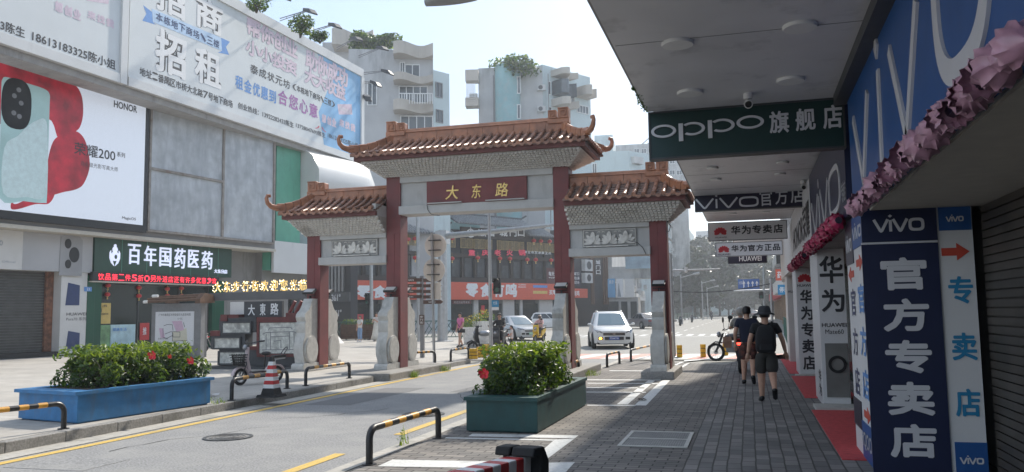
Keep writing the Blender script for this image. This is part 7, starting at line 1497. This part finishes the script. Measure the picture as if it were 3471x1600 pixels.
# ---- dark shop with louvres seen through the left arch
A=gz(1100,1140,.1); B=gz(1190,1140,.1); FK=F((A.x,A.y,0),(B.x-A.x,(B.y-A.y),0)); t=thing('louvred_shop','dark grey shop with pale louvres and numerals seen through left arch','building',FK.p(2,0,-2)); a0=FK.hit(1040,1000)[0]; a1=FK.hit(1187,1000)[0]; mb=MB(); mb.fb(FK,a0,0,a1,FK.hit(1150,880)[1],-.9,-.05); build('wall',mb,M['restod'],t)
mb=MB(); q0=FK.hit(1111,990); q1=FK.hit(1170,900)
for k in range(5): x=q0[0]+(q1[0]-q0[0])*k/5; mb.fb(FK,x+.05,q0[1],x+(q1[0]-q0[0])/5-.1,q1[1],-.049,.1)
build('louvre',mb,M['midgrey'],t)
mb=MB()
for v0,v1,c in ((998,1020,.12),(1050,1072,.0)):
    aa,bb1=FK.hit(1128,v0); ab,bb0=FK.hit(1158,v1); lett(mb,FK,'361°',aa,bb0,ab,bb1,c,.02,.05)
build('lettering',mb,M['silver'],t); mb=MB(); hb(mb,FK,1111,1024,1187,1140,-.049,-.02); build('shop_opening',mb,M['black'],t); mb=MB(); hb(mb,FK,1111,992,1187,1022,-.049,.11); build('fascia',mb,M['darkgrey'],t)
# ---- apartment blocks
def block(lab,Y,r,uL,uR,vT,depth,mat,name='apartment_block'):
    p=gy((uL+uR)/2,1000,Y); f=F((p.x,p.y,0),r); a0=f.hit(uL,600)[0]; a1=f.hit(uR,600)[0]; zt=f.hit((uL+uR)/2,vT)[1]
    t=thing(name,lab,'building',f.p((a0+a1)/2,0,-depth/2)); mb=MB(); mb.fb(f,a0,0,a1,zt,-depth,0); build('wall',mb,mat,t); return t,f,a0,a1,zt
def win(t,f,u0,v0,u1,v1,c=0,mull=2,mat=None,fr=None):
    mb=MB(); a0,b0,a1,b1=hb(mb,f,u0,v0,u1,v1,c+.001,c+.03,c); q=build('window',mb,mat or M['bglass'],t); mb=MB(); mb.frame(f,a0-.06,b0-.06,a1+.06,b1+.06,.09,c+.031,c+.09)
    for k in range(1,mull): x=a0+(a1-a0)*k/mull; mb.fb(f,x-.04,b0,x+.04,b1,c+.031,c+.08)
    build('window_frame',mb,fr or M['white'],q)
def wavy(t,f,u0,u1,v0,v1,out,mat,name='balcony',phase=0,thick=.25):
    a0,b1=f.hit(u0,v0); a1,b0=f.hit(u1,v1); n=18; rings=[]; mb=MB()
    pts=[(a0+(a1-a0)*i/n,out*(.62+.38*math.sin(phase+math.pi*1.9*i/n))) for i in range(n+1)]
    g=F(f.p(0,b0,0),f.r,f.n*-1); g=F(f.p(0,0,0),f.r,f.n)
    pl_=[(a0,0)]+pts+[(a1,0)]
    gg=F(f.p(0,b0,0),f.r,f.n); h=b1-b0
    vs=[f.p(a,b0,c) for a,c in pl_]+[f.p(a,b1,c) for a,c in pl_]; m=len(pl_)
    mb.add(vs,[tuple(range(m-1,-1,-1)),tuple(range(m,2*m))]+[(i,(i+1)%m,(i+1)%m+m,i+m) for i in range(m)]); return build(name,mb,mat,t)
ZA=lambda x,y:(900+x*.4044,y*.4044); rA=(.93,.36,0)
t,f,a0,a1,zt=block('stained grey apartment block with wavy balconies behind the leasing billboard',76,rA,1180,1470,168,14,M['aptw'])
mb=MB(); e0,_=f.hit(1462,500); zz=f.hit(1500,235)[1]; 
fR_=F(f.p(a1,0,0),(.55,1,0)); a2=fR_.hit(1524,400)[0]; mb.fb(fR_,0.02,0,a2,fR_.hit(1500,245)[1],-6,0); build('side_wall',mb,M['cyan'],t)
for x0,y0,x1,y1 in ((1425,690,1478,820),(1430,920,1482,1030)): win(t,fR_,*ZA(x0,y0),*ZA(x1,y1),0,2,fr=M['midgrey'])
for y0,y1,ph,o in ((395,500,.6,2.2),(650,715,.5,2.2),(870,960,.5,2.2)): wavy(t,f,*[ZA(1078,0)[0],ZA(1405,0)[0]],ZA(0,y0)[1],ZA(0,y1)[1],o,M['aptc'],'balcony',ph)
for x0,y0,x1,y1 in ((1130,525,1165,630),(1172,545,1290,650),(1122,725,1355,862),(1135,975,1400,1085),(858,700,930,880)): win(t,f,*ZA(x0,y0),*ZA(x1,y1),.0,4 if x1-x0>150 else 2)
mb=MB(); q0=f.hit(*ZA(1120,860),2.0); q1=f.hit(*ZA(1400,775),2.0)
for k in range(14): x=q0[0]+(q1[0]-q0[0])*k/13; mb.fb(f,x-.04,q0[1],x+.04,q1[1],1.55,1.63)
mb.fb(f,q0[0],q1[1]-.08,q1[0],q1[1],1.64,1.72); build('railing',mb,M['white'],t)
t,f,a0,a1,zt=block('older apartment block with curved cream parapet behind billboard corner',92,rA,1090,1295,145,14,M['aptw']); wavy(t,f,1135,1270,122,178,3.2,M['aptc'],'parapet',.9); wavy(t,f,1240,1278,352,385,1.5,M['aptc'],'balcony',.5); win(t,f,1243,290,1275,350,0,3)
for k,(u,v,rx,rz,s,l) in enumerate(((1243,140,2.0,1.3,.5,'feathery bush on apartment roof above the curved parapet'),(1310,148,2.4,1.1,.5,'leafy bush on apartment roof right of the feathery bush'))): rooftuft(u/D,v/D,78,rx,rz,l,900,s)
ZT=lambda x,y:(1550+x*.32,180+y*.32); rT=(.975,.22,0)
t,f,a0,a1,zt=block('pale teal apartment block with rounded tower and curved balconies above the gate',98,rT,1625,1845,228,16,M['aptw'])
mb=MB(); fR_=F(f.p(a1,0,0),(.62,1,0)); a2=fR_.hit(2003,400)[0]; n=4; v0=fR_.hit(1850,222)[1]; mb.fb(fR_,.02,0,a2,v0,-9,0); build('side_wall',mb,M['cyan'],t)
mb=MB(); rr=f.hit(1765,400)[0]-f.hit(1680,400)[0]; c_=f.hit(1722,400)[0]; ztt=f.hit(1720,226)[1]; mb.lathe(f.p(c_,0,0)+V((0,0,0)),[(rr/2,0),(rr/2,ztt),(rr/2-.3,ztt),(rr/2-.3,ztt-.3)],28); build('rounded_tower',mb,M['teal'],t,smooth=40)
for y0,y1 in ((255,425),(550,690)): win(t,f,*ZT(606,y0),*ZT(668,y1),rr*.30,2)
mb=MB(); hb(mb,f,*ZT(98,215),*ZT(235,325),.01,1.6); hb(mb,f,*ZT(98,505),*ZT(235,590),.01,1.6); build('balcony',mb,M['aptc'],t)
mb=MB(); q0=f.hit(*ZT(98,505),1.5); q1=f.hit(*ZT(188,325),1.5)
for k in range(8): x=q0[0]+(q1[0]-q0[0])*k/7; mb.fb(f,x-.03,q0[1],x+.03,q1[1],1.5,1.55)
for k in range(9): z=q0[1]+(q1[1]-q0[1])*k/8; mb.fb(f,q0[0],z-.03,q1[0],z+.03,1.56,1.6)
build('window_grille',mb,M['white'],t)
def bay(fv,u0,u1,v0,v1,out,mat,nm): return wavy(t,fv,u0,u1,v0,v1,out,mat,nm,.35)
for (x0,x1,y0,y1,m_,nm) in ((990,1185,185,300,M['aptc'],'balcony'),(995,1195,490,610,M['aptc'],'balcony'),(1240,1380,370,500,M['aptc'],'balcony')): bay(fR_,ZT(x0,0)[0],ZT(x1,0)[0],ZT(0,y0)[1],ZT(0,y1)[1],2.6,m_,nm)
bay(fR_,ZT(1000,0)[0],ZT(1180,0)[0],ZT(0,302)[1],ZT(0,488)[1],2.3,M['bglass'],'bay_window'); win(t,fR_,*ZT(1190,370),*ZT(1240,550),0,3); win(t,fR_,*ZT(1265,545),*ZT(1385,650),0,4); win(t,fR_,*ZT(962,300),*ZT(985,440),0,1); win(t,fR_,*ZT(965,570),*ZT(998,690),0,1)
for (u_,v_) in ((1606,262),(1606,330),(1836,300),(1836,372),(1700,350)):
    mb=MB(); a_,b_=f.hit(u_,v_); mb.fb(f,a_-.5,b_-.35,a_+.5,b_+.35,.01,.6); q=build('air_conditioner',mb,M['acwhite'],t); mb=MB(); mb.disc(f,a_-.12,b_,.28,.28,.601,.62,14); build('fan',mb,M['darkgrey'],q)
mb=MB()
for u_ in (1672,1858): a_=f.hit(u_,350)[0]; mb.fb(f,a_,2,a_+.12,zt-1,.01,.14)
build('drain_pipe',mb,M['midgrey'],t)
rooftuft(1728/D,222/D,97,4.4,1.9,'bush growing on top of the pale teal rounded tower',1000,.6)
ZF=lambda x,y:(1960+x*.2865,420+y*.2865)
t,f,a0,a1,zt=block('pale cyan plain apartment block right of the gate roof tip',128,(.98,.2,0),2000,2133,513,14,M['cyan']); fR_=F(f.p(a1,0,0),(.7,1,0)); a2=fR_.hit(2200,520)[0]; mb=MB(); mb.fb(fR_,.02,0,a2,zt,-6,-.01); build('side_wall',mb,M['cyan'],t); win(t,f,*ZF(168,470),*ZF(218,590),0,2)
for k in range(9):
    mb=MB(); x=fR_.hit(2140+7*(k%4),540)[0]; z=zt-2-2.6*(k//2); mb.fb(fR_,x,z,x+1.6,z+1.1,.0,.7); build('air_conditioner',mb,M['acwhite'],t)
t,f,a0,a1,zt=block('pale tower with lift housing behind the cyan block',170,(1,.1,0),2018,2080,458,14,M['cyan']); mb=MB(); hb(mb,f,2030,470,2078,500,.01,2); build('roof_box',mb,M['cyan'],t); win(t,f,2034,515,2050,545,0,2)
t,f,a0,a1,zt=block('long pale office block with window bands behind the far right roof',185,(1,.08,0),2090,2330,486,16,M['streetgrey']); 
for v in (505,540,578,615):
    for u in range(2150,2330,24): win(t,f,u,v,u+17,v+14,0,2)
mb=MB(); 
for k in range(5): mb.tube([f.p(f.hit(2165+6*k,486)[0],zt,-4),f.p(f.hit(2200+9*k,455-8*k)[0],f.hit(2200,480-11*k)[1],-4)],.15,4)
mb.tube([f.p(f.hit(2160,484)[0],zt,-4),f.p(f.hit(2245,410)[0],f.hit(2245,415)[1],-4)],.2,4); build('roof_truss',mb,M['steel'],t)
t,f,a0,a1,zt=block('long pale teal rear wall rising behind the dark restaurant roofs',112,(.9,.3,0),1385,1905,655,10,M['teal'])
for k in range(7): win(t,f,1400+70*k,735,1425+70*k,752,0,2)
# ---- left row along the far street (fronts face the street)
def rowb(lab,y0,y1,x,h,mat,fl,aw=True,acs=0,ads=()):
    f=F((x,y0,0),(0,1,0)); L_=y1-y0; t=thing('street_building',lab,'building',(x-5,(y0+y1)/2,0)); mb=MB(); mb.fb(f,0,0,L_,h,-12,0); build('wall',mb,mat,t)
    mb=MB(); mb.fb(f,.5,.1,L_-.5,3.1,.001,.02); build('shopfront',mb,M['intdark'],t); mb=MB(); mb.fb(f,0,3.3,L_,4.3,.001,.6); build('sign_band',mb,M['offwhite'],t)
    mb=MB(); 
    for k in range(int(L_/5)+1): mb.fb(f,5*k,0,5*k+.6,3.29,.021,.5)
    build('pier',mb,mat,t)
    nf=int((h-5)/3.1); n=max(2,int(L_/4.2)); cnt=0
    for k in range(nf):
        z=5.4+3.1*k
        for j in range(n):
            if cnt>=60: break
            a=L_*(j+.5)/n; mb=MB(); mb.fb(f,a-1.0,z,a+1.0,z+1.5,.001,.05); q=build('window',mb,M['bglass'],t); mb=MB(); mb.frame(f,a-1.05,z-.05,a+1.05,z+1.55,.1,.051,.14); mb.fb(f,a-.04,z,a+.04,z+1.5,.051,.12); build('window_frame',mb,M['white'],q); cnt+=1
        mb=MB(); mb.fb(f,0,z-.9,L_,z-.7,.001,.35); build('ledge',mb,M['slab'],t)
    rnd=random.Random(int(y0))
    for k in range(acs):
        a=rnd.uniform(.5,L_-2); z=5.0+3.1*rnd.randrange(max(1,nf))+rnd.choice((-.9,.2)); mb=MB(); mb.fb(f,a,z,a+.9,z+.65,.36,.85); build('air_conditioner',mb,M['acwhite'],t)
    for (a_,b_,z0,z1,c,m_) in ads: mb=MB(); mb.fb(f,a_,z0,b_,z1,.61,c); build('advert_panel',mb,m_,t)
    return t,f
pt=FS.p(aw,0,0); x0=pt.x+.5; y0=pt.y+.3
t,f=rowb('low grey street building with pale blue and white advert panels',y0,y0+16,x0,9.5,M['streetgrey'],2,acs=6)
FA_=F((0,y0-.6,0),(1,0,0)); t=thing('advert_wall','pale blue and white advert panels on the corner seen through right arch','advert board',FA_.p(FA_.hit(2100,970)[0],3,0))
for u0,u1,m_ in ((2058,2086,M['bluepanel']),(2088,2114,M['whiteboard']),(2116,2150,M['offwhite'])): mb=MB(); hb(mb,FA_,u0,945,u1,1008,-.3,0); build('advert_panel',mb,m_,t)
mb=MB(); a,b1=FA_.hit(2092,950); a1,b0=FA_.hit(2106,1006); mb.poly(FA_,[(a,b0),(a1,b0),(a1-.2,(b0+b1)/2),(a1-.3,b1-.4),(a+.2,b1-.3),(a+.1,(b0+b1)/2)],.001,.01); build('figure_print',mb,M['inkgrey'],t)
mb=MB(); a0,b1=FA_.hit(2064,950); a1,b0=FA_.hit(2080,962); lett(mb,FA_,'清凉',a0,b0,a1,b1,.004,.0); build('lettering',mb,M['whiteink'],t)
mb=MB(); hb(mb,FA_,2052,905,2240,942,-2.5,-.31); build('overhang',mb,M['streetgrey'],t); mb=MB(); hb(mb,FA_,2052,1009,2165,1125,-2.5,-.31); build('ground_floor',mb,M['slab'],t)
mb=MB(); hb(mb,FA_,2060,1022,2098,1122,-.3,-.25); hb(mb,FA_,2104,1022,2128,1122,-.3,-.25); hb(mb,FA_,2136,1022,2160,1122,-.3,-.25); build('door_opening',mb,M['intdark'],t)
mb=MB(); hb(mb,FA_,2120,862,2260,908,.0,.3); build('blue_glazing',mb,P('blue_grey_glass',(.22,.30,.36),.2,var=.4,scale=.7),t)
rowb('grimy street building crowded with air conditioners',y0+16.2,y0+48,x0+.3,15,M['streetgrey'],3,acs=46)
rowb('tall pale apartment slab along the far street',y0+48.3,y0+82,x0+.6,27,M['cyan'],7,acs=40)
rowb('second tall apartment slab farther along the street',y0+82.3,y0+125,x0+.3,29,M['aptw'],7,acs=24)
rowb('bluish street building at far end of the left row',y0+125.3,y0+160,x0+.8,25,M['cyan'],6,acs=10)
# ---- end of street
t,f,a0,a1,zt=block('pale cyan civic block with lettering rising beyond the street trees',300,(1,.02,0),2380,2520,836,20,M['cyan'])
for k in range(6): win(t,f,2392+20*k,856,2404+20*k,868,0,2)
t,f,a0,a1,zt=block('white upper block with a lettered parapet beyond the street trees',330,(1,.02,0),2352,2475,782,20,M['aptw']); mb=MB(); a,b1=f.hit(2358,826); a2,b0=f.hit(2440,840); row_lett(mb,f.at(0,0,.2),'番禺区人民医院',a,a2,b0,b1,.004,.03); build('lettering',mb,M['offwhite'],t)
for k in range(5): win(t,f,2366+22*k,796,2378+22*k,806,0,2)
t,f,a0,a1,zt=block('distant pale block with window rows above the road sign',340,(1,0,0),2515,2680,900,20,M['streetgrey'])
for k in range(7): win(t,f,2530+20*k,915,2543+20*k,925,0,2)
# ---- right row beyond the crossing
def rrow(lab,y0,y1,x,h,mat,m2):
    f=F((x,y1,0),(0,-1,0)); L_=y1-y0; t=thing('street_building',lab,'building',(x+5,(y0+y1)/2,0)); mb=MB(); mb.fb(f,0,0,L_,h,-12,0); build('wall',mb,mat,t); mb=MB(); mb.fb(f,.3,.2,L_-.3,3,.001,.02); build('shopfront',mb,M['shopwarm'],t); mb=MB(); mb.fb(f,0,3.1,L_,4.2,.001,.8); build('sign_band',mb,m2,t)
    for k in range(int(L_/5)): mb=MB(); mb.fb(f,5*k+1,5.2,5*k+3.4,6.9,.001,.05); build('window',mb,M['bglass'],t); mb=MB(); mb.fb(f,5*k+1,7.1,5*k+3.4,7.3,.001,.8); build('ledge',mb,M['slab'],t)
rrow('greenish shop building beyond the crossing at the pavement end',62,88,3.2,8,M['clad2'] if 'clad2' in M else P('green_grey_front',(.17,.26,.24),.7,var=.2,scale=.8),M['offwhite']); rrow('farther grey shop building on the right of the far road',89,150,4.2,10,M['streetgrey'],M['flower'])
for (y,z0,z1,x0_,x1_,m_,s,l) in ((61.5,4.9,6.6,2.0,3.4,M['black'],'','black lattice billboard frame jutting over far right pavement'),(61.2,3.7,4.5,1.9,3.0,M['orange'],'药房','red and white projecting shop sign at far right'),(61.0,2.7,3.4,2.0,2.8,M['rblue'],'停车','blue projecting sign below the red one at far right')):
    t=thing('projecting_sign',l,'sign',((x0_+x1_)/2,y,z0)); mb=MB(); mb.box(x0_,y,z0,x1_,y+.12,z1); build('board',mb,m_,t)
    if s: mb=MB(); lett(mb,F((0,y,0),(1,0,0)),s,x0_+.1,z0+.15,x1_-.1,z1-.15,.004,.02); build('lettering',mb,M['whiteink'],t)
fencerun('grey green railing along the far right pavement',(1.6,36.5),(2.2,58),.0,1.1,12,M['fencegreen'])
# ---- gantry, lamps, signals, cable
t,p,q=pole('tall blue green signal pole at the far right corner',2592,1120,0,2588,905,.10,'signal_pole','traffic light',None); signal_head(t,gy(2580,1000,p.y).x,p.y-.2,gy(2580,1012,p.y).z,.35,gy(2580,990,p.y).z-gy(2580,1012,p.y).z)
t=thing('direction_sign','wide blue overhead direction sign with white lane arrows','road sign',gy(2537,1060,96)); f=F((0,96,0),(1,0,0)); mb=MB(); a0,b0,a1,b1=hb(mb,f,2501,947,2575,980,-.1,0); build('panel',mb,M['signblue'],t); mb=MB()
for k in range(4): x=a0+(a1-a0)*(.28+.2*k); mb.stroke(f,[(x,b0+.25),(x,b1-.45)],.09,.001,.02); mb.poly(f,[(x-.16,b1-.5),(x+.16,b1-.5),(x,b1-.2)],.001,.021)
mb.fb(f,a0+.55,b0+.1,a0+.6,b1-.1,.001,.02); lett(mb,f,'大北路',a0+.08,(b0+b1)/2,a0+.5,b1-.2,.004,.0); build('lane_arrow',mb,M['whiteink'],t); mb=MB(); mb.tube([V((a0-.5,96.3,b0-.15)),V((a1+1.2,96.3,b0-.1))],.1,8); mb.tube([V((a1+1.2,96.3,0)),V((a1+1.2,96.3,b1))],.14,8); build('mast',mb,M['steel'],t)
for i,(u,v0,v1,Y,u2) in enumerate(((2383,1060,952,150,2410),(2400,1055,972,170,2410),(2312,1075,930,105,2350))):
    p=gy(u,1080,Y); z=gy(u,v0-(v0-v1),Y).z; t=thing('street_lamp',('tall double street lamp nearest in the row along the far road','second street lamp along the far road','street lamp against facades at far left kerb')[i],'street lamp',(p.x,Y,0)); mb=MB(); mb.tube([V((p.x,Y,0)),V((p.x,Y,z))],[.12,.07],8); build('pole',mb,M['steel'],t); mb=MB(); mb.tube([V((p.x,Y,z-.4)),V((p.x+1.6,Y,z))],.06,6); mb.tube([V((p.x+1.5,Y,z)),V((p.x+2.3,Y,z+.1))],[.1,.16],6); build('lamp_arm',mb,M['steel'],t)
mb=MB(); P0=gy(2225,983,60); P1=gy(2610,962,60); mb.tube([P0.lerp(P1,k/14)-V((0,0,.35*math.sin(math.pi*k/14))) for k in range(15)],.035,5); solo('overhead_cable',mb,M['black'],'black overhead cable sagging across the far street','cable')
# median kerb and railing
kb=MB(); a=V((*gz(2255,1096).xy,0)); b=V((*gz(2435,1068).xy,0)); d=(b-a); n=40
for i in range(n): kb.k=i%2; p0,p1=a+d*(i/n),a+d*((i+1)/n); kb.hexa([p0-V((.3,0,0)),p1-V((.3,0,0)),p1,p0,p0+V((-.3,0,.3)),p1+V((-.3,0,.3)),p1+V((0,0,.3)),p0+V((0,0,.3))])
o=build('median_kerb',kb,[M['whiteink'],M['black']]); o['kind']='structure'
fencerun('low grey green railing on the striped median kerb',(a.x-.15,a.y),(b.x-.15,b.y),.3,.9,26,M['fencegreen'])
# ---- street trees at the far end
def tree(lab,x,y,h,r,seed,n=3400,s=1.5,grp='trees at the end of the far road',pal=(0,0,0,1)):
    rn=random.Random(seed); t=thing('street_tree',lab,'tree',(x,y,0),grp); mb=MB(); mb.tube([(x,y,0),(x+.1,y,h*.25),(x-.1,y,h*.5)],[.32,.24,.16],8)
    cl=[]
    for k in range(13):
        a=rn.uniform(0,6.28); rr=r*rn.uniform(.15,.85); c=V((x+rr*math.cos(a),y+rr*math.sin(a),h*rn.uniform(.24,.9))); cl.append((c,r*rn.uniform(.3,.5))); 
        if k<6: mb.tube([(x,y,h*.33),((x+c.x)/2,(y+c.y)/2,h*.5),c],[.14,.09,.03],5)
    build('trunk',mb,M['bark'],t); mb=MB()
    for c,q in cl: leaves(mb,c,q,q,q*.8,n//11,s,list(pal),rn,.6)
    build('crown',mb,[M['leaffar'],M['leaffar2']],t)
kinds=('dark rounded street tree at end of the far road','tall broad street tree rising over the far road','lighter loose street tree by the far road')
for i,(u,Y,h,r) in enumerate(((2375,196,17,8),(2405,235,22,9),(2440,250,23,10),(2470,265,22,10),(2500,250,20,9),(2530,270,21,10),(2560,255,19,9),(2590,265,18,9),(2395,300,23,10),(2520,310,24,11),(2450,320,24,11),(2580,320,22,10),(2620,210,14,7),(2355,180,12,5))):
    p=gy(u,1060,Y); tree(kinds[i%3],p.x,Y,h,r,i,pal=((0,0,0,1),(0,0,1),(0,1,1))[i%3])
mb=MB(); 
for k in range(9): mb.box(-30+14*k,360,0,-17+14*k,362,9+3*((k*7)%4)/3)
o=build('far_hedge_bank',mb,M['leaffar']); o['kind']='structure'
# ================================================================ AIR
hm=bpy.data.materials.new('haze'); hm.use_nodes=True; n=hm.node_tree; n.nodes.remove(n.nodes['Principled BSDF']); pv=n.nodes.new('ShaderNodeVolumePrincipled'); pv.inputs['Density'].default_value=HAZE if 'HAZE' in globals() else .0011; pv.inputs['Color'].default_value=(.86,.92,1,1); pv.inputs['Anisotropy'].default_value=.3; n.links.new(pv.outputs[0],n.nodes['Material Output'].inputs['Volume'])
mb=MB(); mb.box(-260,-70,-1.2,260,420,60); o=build('haze',mb,hm); o['kind']='stuff'
